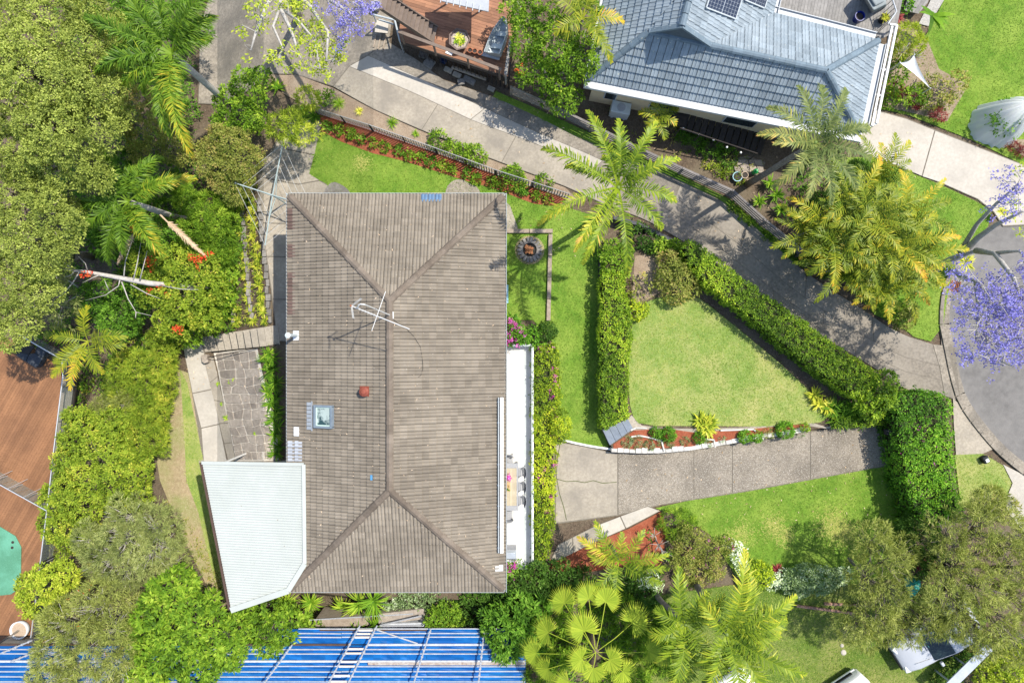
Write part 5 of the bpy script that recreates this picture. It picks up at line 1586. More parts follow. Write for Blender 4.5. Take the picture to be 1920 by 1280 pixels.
for i, (x, y, lab) in enumerate([(433, 365, 'long leaved green flax clump left of the clothesline'), (455, 372, 'second long leaved flax clump nearer the clothesline foot'), (570, 215, 'dark spiky plant below the fence end'), (590, 220, 'second dark spiky plant below the fence end')]):
    strap('flax', lab, x, y, 46, .95 if i < 2 else .6, .045, 'strap', rise=1.0, arch=1.4, c0=.42)
for i, (x, y) in enumerate([(410, 720), (417, 757), (425, 783), (432, 716), (440, 712), (480, 812)]):
    strap('weed', ['light green weed at the top of the drain', 'light green weed in the middle of the drain', 'larger green weed low on the drain', 'pale weed on the stone bank', 'yellow green weed beside it on the stone bank', 'weed low on the stone bank'][i], x, y, 26, .16 if i != 2 else .24, .04, 'strap', rise=.9, arch=1.0, c0=.75)
plant('bank_weeds', 'yellow green weeds growing over the lower stone bank', 'plant', [(470, 718, 7, -2.5, .3), (485, 790, 8, -2.2, .3), (488, 810, 6, -2.2, .3), (470, 840, 9, -2.3, .3), (500, 850, 7, -2.0, .3)], 'medium', 'yellow', dens=.7, size=.7, trunk=.01)

# south side of the house
for i, (x, y, mk, L, lab) in enumerate([(545, 1120, 'strap', .8, 'arching green strap plant left of the south gutter'), (590, 1122, 'strap', .7, 'strap plant next to it under the south gutter'), (680, 1124, 'strap', 1.1, 'large arching green strap plant under the south gutter'), (705, 1118, 'strap', 1.0, 'second large arching strap plant under the south gutter'), (648, 1130, 'strap', .7, 'leafy strap plant left of the large arching ones')]):
    strap('strap_plant', lab, x, y, 60, L, .06, mk, rise=.8, arch=1.2, c0=.62, dz=.5)
for i, (x, y, lab) in enumerate([(682, 1158, 'grey green yucca rosette above the blue roof'), (664, 1165, 'left yucca rosette above the blue roof'), (710, 1152, 'right yucca rosette above the blue roof'), (692, 1172, 'front yucca rosette touching the blue roof')]):
    strap('yucca', lab, x, y, 46, .55, .06, 'strap', rise=1.0, arch=.8, c0=.45, dz=1.3)
plant('variegated_shrub', 'white flecked shrub row under the south gutter', 'shrub', [(760, 1122, 24, -.3), (795, 1122, 24, -.3), (735, 1126, 18, -.3), (825, 1122, 18, -.3)], 'medium', 'silver', dens=1.2, trunk=.04)
plant('light_shrub', 'round light green shrub above the blue roof edge', 'shrub', [(818, 1158, 20, .5), (838, 1150, 22, .5), (825, 1172, 16, .4), (852, 1165, 16, .3)], 'medium', 'bright', dens=1.4, trunk=.05)
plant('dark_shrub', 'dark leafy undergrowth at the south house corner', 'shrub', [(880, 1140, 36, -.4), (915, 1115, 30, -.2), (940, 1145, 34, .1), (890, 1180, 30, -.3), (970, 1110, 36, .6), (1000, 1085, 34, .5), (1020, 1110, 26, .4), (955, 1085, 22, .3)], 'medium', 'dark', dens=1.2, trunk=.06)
plant('broadleaf_tree', 'large leaved tree over the right end of the blue roof', 'tree', [(945, 1185, 36, 1.2), (975, 1150, 40, 1.3), (930, 1160, 28, 1.0), (985, 1195, 34, 1.1), (1000, 1140, 30, 1.2), (950, 1215, 24, .9)], 'broad', 'mid', dens=1.6, trunk=.08)
# bougainvillea and terrace planting
hedge('bougainvillea_hedge', 'low flowering hedge with pink flecks beside the white terrace', [(1001, 648), (1040, 650), (1046, 700), (1044, 780), (1040, 850), (1038, 930), (1034, 1000), (1022, 1045), (1003, 1056)], 0, .55, 'hedgey', flowers=('pink', 70, .05, .05, [(1038, 690), (1042, 705), (1040, 720), (1036, 745), (1038, 770), (1040, 780), (1020, 880), (1008, 895), (1032, 862), (1036, 870), (1026, 962), (1030, 655), (1034, 735), (1015, 900), (1037, 815), (1033, 930), (1012, 655)]), seed=5, size=1.05, rough=.12)
plant('bougainvillea', 'magenta bougainvillea at the north end of the terrace', 'shrub', [(960, 605, 14, .8), (958, 630, 16, .8), (975, 628, 16, .6), (952, 615, 12, .8)], 'medium', 'hedgeg', dens=1.2, trunk=.03, flowers=('pink', 40, .1, .07, [(955, 605, 1.1), (965, 612, 1.0), (952, 635, 1.1), (960, 640, 1.0), (950, 625, 1.1), (975, 618, .9)]))
plant('leafy_shrub', 'fresh green leafy shrub at the top of the terrace', 'shrub', [(985, 630, 14, .5), (1000, 632, 14, .5), (1012, 638, 10, .4), (1002, 620, 10, .4)], 'medium', 'hedgeg', dens=1.3, trunk=.03)
plant('topiary_ball', 'dark brownish clipped ball shrub at the end of the sleeper border', 'shrub', [(1026, 621, 17, .5, .95)], 'finest', 'dark', dens=1.8, trunk=.04, bump=.03)
plant('topiary_ball', 'yellow green clipped ball shrub at the driveway corner', 'shrub', [(1050, 797, 19, .6, .95), (1049, 782, 16, .55, .9), (1051, 812, 16, .5, .9)], 'finest', 'hedgey', dens=1.7, trunk=.04, bump=.03)
plant('bougainvillea', 'pink flowers on a shrub at the south end of the terrace', 'shrub', [(955, 1070, 16, .7), (972, 1065, 12, .6), (985, 1068, 12, .6)], 'medium', 'mid', dens=1.2, trunk=.03, flowers=('pink', 22, .1, .07, [(950, 1068, 1.0), (962, 1062, 1.0), (955, 1078, .9)]))
# hedges
hedge('straight_hedge', 'long straight clipped hedge between the two lawns', [(1130, 515), (1168, 512), (1172, 550), (1184, 600), (1184, 640), (1175, 680), (1175, 720), (1174, 765), (1180, 782), (1162, 790), (1134, 803), (1126, 797), (1126, 700), (1127, 600)], ZT, 1.25, 'hedge', seed=2)
hedge('diagonal_hedge', 'long thick yellow green diagonal hedge beside the shared driveway', [(1290, 450), (1308, 456), (1345, 486), (1420, 545), (1480, 585), (1545, 635), (1600, 670), (1652, 705), (1640, 732), (1610, 746), (1570, 722), (1510, 678), (1431, 613), (1372, 568), (1318, 528), (1308, 508), (1288, 487), (1280, 462)], ZT, 1.75, 'hedge', seed=3)
plant('hedge_end_shrub', 'untrimmed bushy end of the diagonal hedge', 'shrub', [(1650, 735, 30, 1.5), (1630, 760, 26, 1.3), (1660, 715, 20, 1.5), (1668, 745, 16, 1.3)], 'medium', 'hedge', dens=1.6, trunk=.06)
hedge('square_hedge', 'tall block hedge with purple flecks across the driveway end', [(1680, 742), (1720, 736), (1776, 742), (1783, 760), (1783, 830), (1790, 900), (1802, 950), (1800, 975), (1760, 985), (1715, 965), (1700, 900), (1690, 850), (1682, 790)], 0, 1.7, 'hedgeg', seed=4, rough=.11, size=1.15, flowers=('pink', 26, .04, .045, None))
hedge('low_hedge', 'narrow low clipped hedge strip at the top of the driveway', [(1563, 786), (1620, 783), (1668, 778), (1668, 792), (1620, 797), (1563, 799)], ZT, .85, 'hedge', seed=6)
plant('gardenia_bush', 'rounded green bush under the tall palm', 'shrub', [(1150, 495, 24, .9), (1140, 480, 18, .8), (1168, 478, 18, .8), (1165, 500, 18, .8), (1145, 465, 14, .7)], 'medium', 'bright', dens=1.4, trunk=.04)
plant('camellia', 'olive bush with bronze tips at the corner of the triangular lawn', 'shrub', [(1262, 505, 26, 1.2), (1285, 520, 24, 1.1), (1270, 545, 24, 1.0), (1245, 525, 18, .9), (1295, 540, 18, .9), (1250, 485, 16, .9)], 'medium', 'oliveb', dens=1.4, trunk=.05)
plant('yellow_bush', 'small yellow green bush beside the straight hedge', 'shrub', [(1195, 585, 15, .8), (1205, 580, 10, .7), (1185, 560, 10, .7), (1198, 592, 8, .6)], 'medium', 'hedgey', dens=1.4, trunk=.03)
plant('dark_shrub', 'dark shrub tangle below the charcoal wall', 'shrub', [(1205, 445, 20, .6), (1225, 455, 18, .6), (1190, 430, 14, .5)], 'medium', 'dark', dens=1.2, trunk=.04, twigs=5)
plant('round_shrub', 'bright green round shrub beside the charcoal wall', 'shrub', [(1240, 462, 15, .7), (1228, 470, 10, .6), (1262, 462, 12, .7)], 'medium', 'bright', dens=1.4, trunk=.03)
plant('bare_shrub', 'half bare twiggy shrub on the bark bed', 'shrub', [(1195, 525, 18, .8), (1205, 545, 18, .8), (1215, 530, 14, .8), (1190, 555, 12, .7)], 'medium', 'oliveb', dens=.35, trunk=.04, twigs=12)
for i, (x, y, r, lab, mk) in enumerate([(1230, 811, 9.5, 'leftmost clipped green ball in the red mulch bed', 'hedgeg'), (1254, 814, 13, 'large clipped green ball second from left in the red mulch bed', 'hedgeg'), (1311, 821, 9, 'clipped green ball in the middle of the red mulch bed', 'hedgeg'), (1397, 818, 11, 'tall clipped green ball right of the middle in the red mulch bed', 'hedgeg'), (1419, 818, 9.5, 'clipped green ball touching the white wall', 'hedgeg'), (1472, 806, 15, 'largest clipped green ball near the right end of the mulch bed', 'hedgeg'), (1509, 801, 7, 'small clipped ball at the right tip of the mulch bed', 'hedge')]):
    plant('box_ball', lab, 'shrub', [(x, y, r, .62, .9)], 'finest', mk, dens=2.2, size=.85, trunk=.02, bump=.02)
for i, (x, y, r, lab) in enumerate([(1175, 828, 13, 'silver green groundcover at the left end of the red mulch'), (1195, 828, 15, 'larger silver green groundcover second from left in red mulch'), (1217, 834, 12, 'silver green groundcover third from left in red mulch'), (1236, 828, 9, 'silver green tuft below the leftmost ball'), (1258, 830, 8, 'pale tuft below the large second ball'), (1283, 826, 9, 'grey tuft left of the middle ball'), (1329, 829, 9, 'grey tuft beside the white divider'), (1354, 825, 7, 'pale green tuft right of the divider'), (1440, 811, 12, 'grey purple tuft left of the largest ball'), (1499, 811, 9, 'silver tuft at the right tip of the mulch bed')]):
    plant('groundcover', lab, 'plant', [(x, y, r * .72, .5, .5), (x + r * .4, y + r * .25, r * .45, .5, .5)], 'feather', 'silver' if i != 8 else 'grey', dens=.75, size=.55, trunk=.01)
strap('agave', 'large pale green agave on the lower edge of the triangular lawn', 1322, 797, 40, .55, .11, 'strapy', rise=.95, arch=.8, c0=.38, spots=[(1317, 796), (1330, 792), (1325, 804), (1312, 789)])
strap('agave', 'pale agave rosettes below the diagonal hedge', 1532, 742, 34, .55, .09, 'strapy', rise=.95, arch=.8, c0=.4, spots=[(1525, 740), (1535, 755), (1548, 762)])
strap('agapanthus', 'dark strappy clump between hedge and driveway', 1575, 770, 60, .75, .05, 'strap', rise=.95, arch=1.3, c0=.32, spots=[(1560, 765), (1580, 775), (1595, 765), (1570, 785), (1605, 780)])
strap('strap_border', 'row of dark strappy plants in the shade of the tall block hedge', 1680, 930, 40, .6, .04, 'strap', rise=.95, arch=1.3, c0=.25, spots=[(1676, 905), (1680, 925), (1682, 945), (1686, 965), (1668, 895), (1690, 985)])
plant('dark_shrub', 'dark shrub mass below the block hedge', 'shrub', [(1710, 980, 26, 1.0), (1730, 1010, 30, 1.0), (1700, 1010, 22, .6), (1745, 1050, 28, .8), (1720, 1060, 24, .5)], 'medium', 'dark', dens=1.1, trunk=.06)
strap('cordyline', 'dark red cordyline behind the bottlebrush', 1722, 1055, 40, .6, .08, 'redleaf', rise=1, arch=1.0, c0=.5, spots=[(1715, 1052), (1735, 1060)])

# palms
palm('tall_palm', 'tall palm with long arching fronds above the fire pit lawn', (1159, 352, 7.2),
     [(1013, 285), (1096, 218), (1149, 236), (1211, 238), (1258, 296), (1262, 372), (1236, 432), (1002, 412), (1057, 465), (1092, 500), (1168, 515), (1062, 310), (1215, 330), (1130, 300)], 'palm', base=(1117, 410), nl=46, ll=.47, lw=.055, elev=.7, droop=1.65, c=(.30, .58), trunk=.13, sag=.95, vee=.4, stem_top=.7, golden=(0, 7, 8, 9), gv=.12)
palm('grey_palm', 'tall grey green palm leaning over the blue roof corner', (1528, 268, 7.0),
     [(1432, 208), (1411, 260), (1434, 302), (1458, 362), (1505, 384), (1550, 386), (1588, 365), (1620, 312), (1618, 226), (1576, 180), (1518, 158), (1478, 178), (1562, 234), (1600, 250), (1490, 330), (1560, 320)], 'palmg', base=(1402, 345), nl=50, ll=.45, lw=.05, elev=.6, droop=1.35, c=(.30, .55), trunk=.13, sag=.6, vee=.4, stem_top=.6, golden=(1, 2, 3), gv=.22)
canes = [(1540, 425, 3.6), (1590, 385, 3.9), (1640, 335, 3.7), (1682, 405, 3.8), (1605, 465, 3.8), (1655, 455, 4.1), (1700, 480, 3.2), (1565, 505, 2.9), (1635, 530, 3.0), (1510, 440, 2.9), (1620, 410, 4.3), (1560, 460, 3.9), (1670, 520, 2.8)]
clab = ['in front of the grey palm', 'at the top middle of the grove', 'at the top right near the concrete drive', 'at the right edge beside the lawn', 'in the centre of the grove', 'just right of the grove centre', 'at the lower right beside the lawn', 'at the lower left by the fence', 'at the bottom beside the driveway', 'at the far left over the fence', 'tallest in the upper middle', 'left of the grove centre', 'at the bottom right corner']
for i, (x, y, z) in enumerate(canes):
    rr = random.Random(i * 7 + 1)
    nf = 13
    tips = []
    for k in range(nf):
        a = 2 * math.pi * (k + rr.uniform(-.3, .3)) / nf
        L = rr.uniform(46, 94)
        tips.append((x + L * math.cos(a), y + L * math.sin(a)))
    palm('golden_cane_palm', 'golden cane palm ' + clab[i], (x, y, z), tips, 'palmy', nl=34, ll=.36, lw=.05, elev=.95, droop=1.7, c=(.08 + .2 * rr.random(), .36 + .26 * rr.random()), trunk=.05, sag=.3, group='golden cane palms beside the shared driveway', golden=(rr.randrange(nf), rr.randrange(nf), rr.randrange(nf)), gv=.28, base=(960 + (x - 960) * (CAMZ - z) / CAMZ, 640 + (y - 640) * (CAMZ - z) / CAMZ), vee=.35)
palm('small_palm', 'small golden palm beside the air conditioner', (1232, 220, 1.9), [(1196, 214), (1266, 214), (1238, 268), (1212, 244), (1254, 194), (1214, 194), (1262, 238)], 'palmy', nl=30, ll=.34, lw=.05, elev=.7, droop=1.3, c=(.33, .55), trunk=.05, sag=.2)
palm('yellow_palm', 'yellow green palm beside the left end of the blue roof', (1092, 35, 4.6), [(1036, 70), (1076, 40), (1146, 122), (1126, 80), (1165, 46), (1006, 0), (1060, -40), (1110, -45), (1150, -20), (1062, 85)], 'palmy', nl=42, ll=.44, lw=.05, elev=.6, droop=1.3, c=(.30, .52), trunk=.1, sag=.3, golden=(4,), gv=.3)
palm('bangalow_palm', 'left of the two long fronded palms at the bottom', (1285, 1170, 5.0), [(1240, 1062), (1226, 1130), (1214, 1182), (1236, 1236), (1300, 1088), (1342, 1100), (1290, 1270), (1330, 1230), (1262, 1205), (1316, 1135), (1250, 1265)], 'palm', nl=50, ll=.62, lw=.052, elev=.65, droop=1.4, c=(.36, .58), trunk=.12, sag=.5, vee=.4, stem_top=.7, base=(1225, 1110))
palm('bangalow_palm', 'right of the two long fronded palms at the bottom', (1362, 1188, 6.0), [(1370, 1020), (1402, 1072), (1467, 1090), (1456, 1141), (1450, 1172), (1486, 1236), (1428, 1274), (1370, 1300), (1308, 1284), (1300, 1236), (1310, 1120), (1410, 1210), (1340, 1250), (1420, 1120)], 'palm', nl=52, ll=.64, lw=.052, elev=.65, droop=1.4, c=(.38, .62), trunk=.13, sag=.5, vee=.4, stem_top=.7, base=(1300, 1085))
palm('small_palm', 'short palm with shaded fronds beside the front path', (1160, 1052, 2.4), [(1102, 970), (1084, 990), (1098, 1034), (1200, 984), (1250, 1050), (1226, 1080), (1140, 1102), (1106, 1088), (1160, 990), (1240, 1015)], 'palm', nl=40, ll=.42, lw=.05, elev=.75, droop=1.3, c=(.38, .55), trunk=.08, sag=.25, golden=(1,), gv=.3)
# fan palm
fo = P(1117, 1222, 3.6)
fb = PG(1104, 1180)
fpz = empty('fan_palm', fb, 'fan palm with round pleated pale leaves at the bottom centre', 'palm tree')
MB().tube([fb - Vector((0, 0, .1)), fb.lerp(fo, .5), fo], [.2, .16, .14], 9).build('trunk', M_BARK_B, fpz, smooth=True)
rgf = np.random.default_rng(8)
for (x, y, r, t) in [(1052, 1122, 34, .3), (1103, 1112, 33, .1), (1138, 1118, 32, .1), (1090, 1172, 36, -.05), (1196, 1160, 36, .25), (1018, 1182, 34, .4), (996, 1226, 32, .45), (1082, 1238, 30, .1), (1018, 1258, 34, .4), (1152, 1240, 32, .1), (1226, 1222, 30, .45), (1176, 1264, 34, .3), (1110, 1262, 32, .1), (1060, 1285, 34, .3)]:
    z = 4.3 - .012 * math.hypot(x - 1117, y - 1222)
    h = P(x, y, z)
    d = Vector((h.x - fo.x, h.y - fo.y, 0)).normalized()
    fan_leaf(fo, h - d * r * S(z) * .3, r * S(z) * rgf.uniform(.95, 1.15), 'lime', fpz, rgf, t + rgf.uniform(-.15, .3))
# small trees
plant('green_tree', 'bright green tree between the timber deck and blue roof', 'tree', [(985, 30, 30, 3.4), (1030, 45, 34, 3.6), (985, 80, 30, 3.2), (1040, 95, 40, 3.6), (1085, 120, 36, 3.2), (1000, 130, 32, 2.8), (1050, 150, 34, 2.8), (1095, 85, 26, 3.2), (1055, 195, 22, 2.0), (1030, 180, 18, 2.0), (960, 20, 22, 3.0), (1100, 20, 26, 3.2), (1075, 180, 16, 2.0)], 'medium', 'bright', base=(1030, 175), dens=1.1, trunk=.1, twigs=4, bark=M_BARK_P, flowers=('red', 6, .1, .06, [(975, 130, 3.2), (978, 138, 3.2)]))
# jacarandas: pale branches, few leaves, clusters of purple flowers
def jacaranda(name, label, base, limbs_, clusters, leafs, seed, r0=.16):
    rr = random.Random(seed); rg = np.random.default_rng(seed)
    b = PG(*base)
    root = empty(name, b, label, 'tree')
    tips = []
    tk = None
    for i, (pl, rad) in enumerate(limbs_):
        pp = [P(*q) if len(q) == 3 else PG(*q) for q in pl]
        o = MB().tube(pp, list(np.linspace(rad, rad * .35, len(pp))), 8).build('trunk' if i == 0 else 'limb', M_BARK_P, root, smooth=True)
        if i == 0: tk = o
        for k in range(1, len(pp)): tips.append((pp[k], rad * .35))
    tw = MB()
    Vp = []; Vl = []
    for lst, sink in ((clusters, Vp), (leafs, Vl)):
        for (x, y, z) in lst:
            e = P(x, y, z)
            s_, r_ = min(tips, key=lambda t: (t[0] - e).length)
            mid = s_.lerp(e, .5) + Vector((rr.uniform(-.25, .25), rr.uniform(-.25, .25), rr.uniform(0, .3)))
            tw.tube([s_, mid, e], [max(.02, r_ * .4), .016, .007], 4)
            tips.append((mid, .03))
            m_ = 44 if sink is Vp else 36
            sub = rr.randrange(2, 5)
            for q in range(sub):
                c = np.array(e) + rg.normal(0, .20, 3) * [1, 1, .5]
                if sink is Vp:
                    bb = c + rg.normal(0, .075, (m_ // sub, 3))
                    d = unit(rg.normal(0, 1, (len(bb), 3)))
                    sink.append(leaves(bb, d, unit(rg.normal(0, 1, (len(bb), 3)) + [0, 0, .8]), rg.uniform(.065, .11, len(bb)), rg.uniform(.045, .075, len(bb))))
                else:
                    bb = c + rg.normal(0, .10, (m_ // sub, 3)) * [1, 1, .4]
                    d = unit(rg.normal(0, 1, (len(bb), 3)) * [1, 1, .4])
                    sink.append(leaves(bb, d, unit(rg.normal(0, .4, (len(bb), 3)) + [0, 0, 1]), rg.uniform(.10, .18, len(bb)), rg.uniform(.05, .08, len(bb))))
    tw.build('branches', M_BARK_P, tk, smooth=True)
    if Vp:
        V = np.concatenate(Vp); quads_obj('flowers', V, rg.uniform(0, 1, len(V)), LM['purple'], root)
    if Vl:
        V = np.concatenate(Vl); quads_obj('leaves', V, rg.uniform(.2, .9, len(V)), LM['lime'], root)
    return root

rj = random.Random(3)
cl = []
for (cx, cy, rx, ry, n) in [(1850, 600, 60, 60, 26), (1890, 560, 45, 45, 20), (1880, 650, 45, 40, 22), (1815, 650, 30, 35, 10), (1860, 540, 40, 30, 9), (1905, 610, 30, 70, 18), (1820, 560, 30, 30, 7), (1800, 520, 25, 40, 5), (1900, 345, 28, 50, 8), (1880, 390, 40, 30, 5), (1930, 560, 25, 80, 18), (1935, 660, 20, 30, 8)]:
    for _ in range(int(n * 1.35)):
        a = rj.uniform(0, 6.28); q = math.sqrt(rj.random())
        cl.append((cx + rx * q * math.cos(a), cy + ry * q * math.sin(a), rj.uniform(5.2, 7.2)))
jacaranda('jacaranda_tree', 'jacaranda with pale limbs and purple flowers over the street', (1765, 498),
          [([(1752, 505), (1775, 490, .6), (1800, 480, 1.6), (1830, 470, 2.8)], .24), ([(1775, 490, .6), (1800, 515, 1.8), (1830, 528, 3.0), (1858, 560, 4.6), (1880, 600, 5.6)], .17), ([(1800, 480, 1.6), (1835, 445, 3.0), (1870, 420, 4.2), (1920, 395, 5.6)], .17), ([(1830, 470, 2.8), (1865, 475, 4.2), (1900, 520, 5.6), (1915, 560, 6)], .14), ([(1830, 528, 3.0), (1835, 580, 4.8), (1830, 640, 6.0)], .10), ([(1880, 600, 5.6), (1890, 640, 6.2), (1880, 680, 6.4)], .07), ([(1800, 472, 1.6), (1832, 420, 3.2), (1870, 380, 4.6), (1905, 350, 5.6)], .12), ([(1865, 475, 4.2), (1910, 470, 5.2), (1950, 500, 6)], .09), ([(1858, 560, 4.6), (1850, 610, 5.8), (1852, 660, 6.3)], .07)],
          cl, [(1912, 320, 5.4), (1895, 385, 5.2), (1918, 430, 5.2)], 5)
lv = []
for (cx, cy, rx, ry, n) in [(500, 40, 50, 35, 9), (560, 30, 50, 30, 10), (520, 85, 50, 30, 8), (600, 85, 35, 30, 12), (615, 120, 25, 25, 14), (590, 60, 25, 20, 5), (540, 120, 40, 15, 5), (470, 10, 40, 20, 6), (630, 100, 20, 20, 6), (560, 5, 60, 12, 8), (475, 85, 15, 20, 3), (575, 130, 10, 12, 4)]:
    for _ in range(int(n * .6)):
        a = rj.uniform(0, 6.28); q = math.sqrt(rj.random())
        lv.append((cx + rx * q * math.cos(a), cy + ry * q * math.sin(a), rj.uniform(4.2, 5.8)))
cl2 = []
for (cx, cy, rx, ry, n) in [(650, 20, 45, 22, 22), (665, 45, 25, 25, 18), (640, 75, 15, 18, 8), (690, 10, 30, 12, 8), (620, 10, 25, 10, 6), (635, 60, 12, 12, 4)]:
    for _ in range(int(n * .55)):
        a = rj.uniform(0, 6.28); q = math.sqrt(rj.random())
        cl2.append((cx + rx * q * math.cos(a), cy + ry * q * math.sin(a), rj.uniform(4.6, 6.0)))
jacaranda('jacaranda_tree', 'jacaranda branches with lime leaves and few purple flowers over the court', (560, 30),
          [([(560, 30), (545, 5, 1.6), (530, -30, 3.2)], .2), ([(530, -30, 3.2), (525, 15, 4.2), (545, 55, 5.0), (560, 100, 5.2)], .12), ([(530, -30, 3.2), (580, 10, 4.4), (615, 60, 5.2), (612, 115, 5.2)], .11), ([(530, -30, 3.2), (500, 10, 4.4), (480, 60, 5.0), (470, 95, 5.0)], .1), ([(545, 5, 1.6), (600, -10, 4.0), (650, 20, 5.2), (680, 45, 5.4)], .11), ([(525, 15, 4.2), (560, 40, 4.8), (590, 75, 5.2), (600, 130, 5.2)], .07), ([(525, 15, 4.2), (512, 50, 4.8), (530, 90, 5.2), (520, 120, 5.2)], .07)], cl2, lv, 9)

# bottom right: bottlebrush trees
plant('bottlebrush_tree', 'olive needle leaved tree left of the parked grey car', 'tree', [(1630, 1010, 36, 3.0), (1655, 1050, 40, 3.4), (1620, 1080, 38, 3.2), (1665, 1110, 36, 3.4), (1640, 1150, 36, 3.0), (1600, 1170, 34, 2.6), (1660, 1180, 30, 2.6), (1690, 1030, 28, 2.8), (1610, 1120, 26, 2.6), (1700, 1160, 26, 2.4), (1620, 1195, 24, 2.2), (1705, 1190, 22, 2.6), (1738, 1165, 30, 3.2), (1778, 1165, 30, 3.2)], 'needle', 'needle', base=(1590, 1045), dens=.85, trunk=.1, twigs=20, bark=M_BARK)
plant('bottlebrush_tree', 'large grey olive needle leaved tree at the right edge', 'tree', [(1770, 1000, 40, 3.6), (1830, 980, 44, 3.8), (1880, 1000, 44, 3.8), (1780, 1060, 40, 3.6), (1770, 1110, 44, 3.8), (1830, 1100, 46, 4.0), (1890, 1060, 44, 3.8), (1800, 1160, 44, 3.4), (1860, 1160, 46, 3.6), (1910, 1120, 40, 3.6), (1750, 1150, 32, 3.0), (1900, 1200, 40, 3.0), (1840, 1205, 30, 2.8), (1925, 1010, 30, 3.2), (1850, 940, 30, 3.0)], 'needle', 'needle', base=(1720, 1050), dens=.8, trunk=.14, twigs=22, bark=M_BARK)
plant('flowering_shrub', 'pink flecked open shrub beside the south lawn', 'shrub', [(1290, 1010, 28, .4), (1320, 1030, 28, .4), (1280, 1045, 28, .5), (1330, 1060, 26, .4), (1300, 1075, 26, .4), (1360, 1020, 16, .3)], 'fine', 'oliveb', dens=.9, trunk=.04, twigs=6, flowers=('pink', 26, .05, .04))
plant('low_shrub', 'mixed low green shrub at the edge of the south lawn', 'shrub', [(1260, 975, 20, .3), (1285, 975, 18, .3), (1265, 1000, 16, .3), (1245, 985, 10, .2)], 'feather', 'bright', dens=.9, size=.8, trunk=.03)
plant('bare_shrub', 'bare branched frangipani on the red mulch', 'shrub', [(1235, 1020, 20, .8), (1225, 1000, 14, .7), (1245, 1040, 14, .7)], 'medium', 'mid', dens=.12, trunk=.06, twigs=10, bark=M_BARK_P)
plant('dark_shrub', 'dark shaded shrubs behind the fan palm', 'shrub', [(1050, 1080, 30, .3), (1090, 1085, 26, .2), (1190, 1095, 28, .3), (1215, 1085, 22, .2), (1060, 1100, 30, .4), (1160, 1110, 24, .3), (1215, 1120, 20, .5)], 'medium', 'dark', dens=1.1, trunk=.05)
plant('variegated_shrub', 'white speckled shrub beside the leaning palm trunk', 'shrub', [(1208, 1092, 12, .7), (1222, 1085, 10, .7), (1232, 1098, 10, .6)], 'medium', 'white', dens=.9, size=.7, trunk=.02)
plant('under_palm_shrub', 'green undergrowth between the bottom palms', 'shrub', [(1150, 1195, 26, .9), (1195, 1195, 26, .9), (1065, 1160, 26, .9), (1130, 1160, 22, .8), (1165, 1140, 24, .8), (1040, 1230, 26, .9), (1090, 1205, 22, .6), (1230, 1210, 34, .3), (1190, 1260, 34, .2), (1260, 1240, 30, .2), (1060, 1215, 34, .4), (1010, 1270, 30, .4), (1245, 1150, 24, .2), (1140, 1275, 30, .2)], 'feather', 'bright', dens=.9, trunk=.05)
plant('round_shrub', 'lime clipped ball shrub at the south lawn border', 'shrub', [(1422, 1078, 24, .6, .8), (1410, 1070, 14, .5)], 'medium', 'hedgey', dens=1.6, trunk=.04)
plant('dark_shrub', 'small dark shrub left of the lime ball', 'shrub', [(1402, 1065, 12, .3), (1398, 1085, 12, .3)], 'medium', 'mid', dens=1.2, trunk=.03)
strap('cordyline', 'dark red cordyline at the south lawn border', 1456, 1066, 40, .38, .08, 'redleaf', rise=1, arch=1.0, c0=.5)
plant('white_leaf_shrub', 'cream flowering shrub beside the red cordyline', 'shrub', [(1455, 1085, 12, .4), (1470, 1080, 12, .4), (1448, 1095, 10, .3), (1570, 1082, 16, .4), (1585, 1075, 12, .4)], 'medium', 'white', dens=1.1, size=.8, trunk=.02)
plant('variegated_hedge_shrub', 'long white speckled variegated shrub at the south lawn border', 'shrub', [(1490, 1088, 22, .6), (1515, 1082, 24, .7), (1540, 1088, 24, .7), (1500, 1100, 18, .5), (1555, 1085, 18, .6), (1478, 1095, 14, .4)], 'medium', 'silver', dens=1.6, size=.75, trunk=.04)
plant('cream_shrub', 'pale cream shrub at the left tip of the south lawn', 'shrub', [(1385, 1040, 14, .4), (1392, 1062, 14, .4), (1380, 1025, 10, .3)], 'medium', 'white', dens=1.0, size=.8, trunk=.02)
plant('lime_shrub', 'bright lime bush in the bottom right corner', 'shrub', [(1880, 1250, 30, .8), (1905, 1235, 26, .8), (1850, 1265, 26, .7), (1910, 1275, 26, .7), (1870, 1285, 24, .6)], 'medium', 'lime', dens=1.3, trunk=.06)
plant('dark_shrub', 'dark shaded scrub left of the grey beam', 'shrub', [(1790, 1240, 26, .1), (1770, 1275, 24, .1), (1850, 1225, 26, .3), (1880, 1205, 30, .3)], 'medium', 'dark', dens=.9, trunk=.04)
plant('low_shrub', 'grassy shrubs beside the footpath verge', 'shrub', [(1860, 935, 22, .3), (1885, 950, 22, .3), (1840, 955, 18, .3)], 'feather', 'oliveb', dens=.7, trunk=.03)

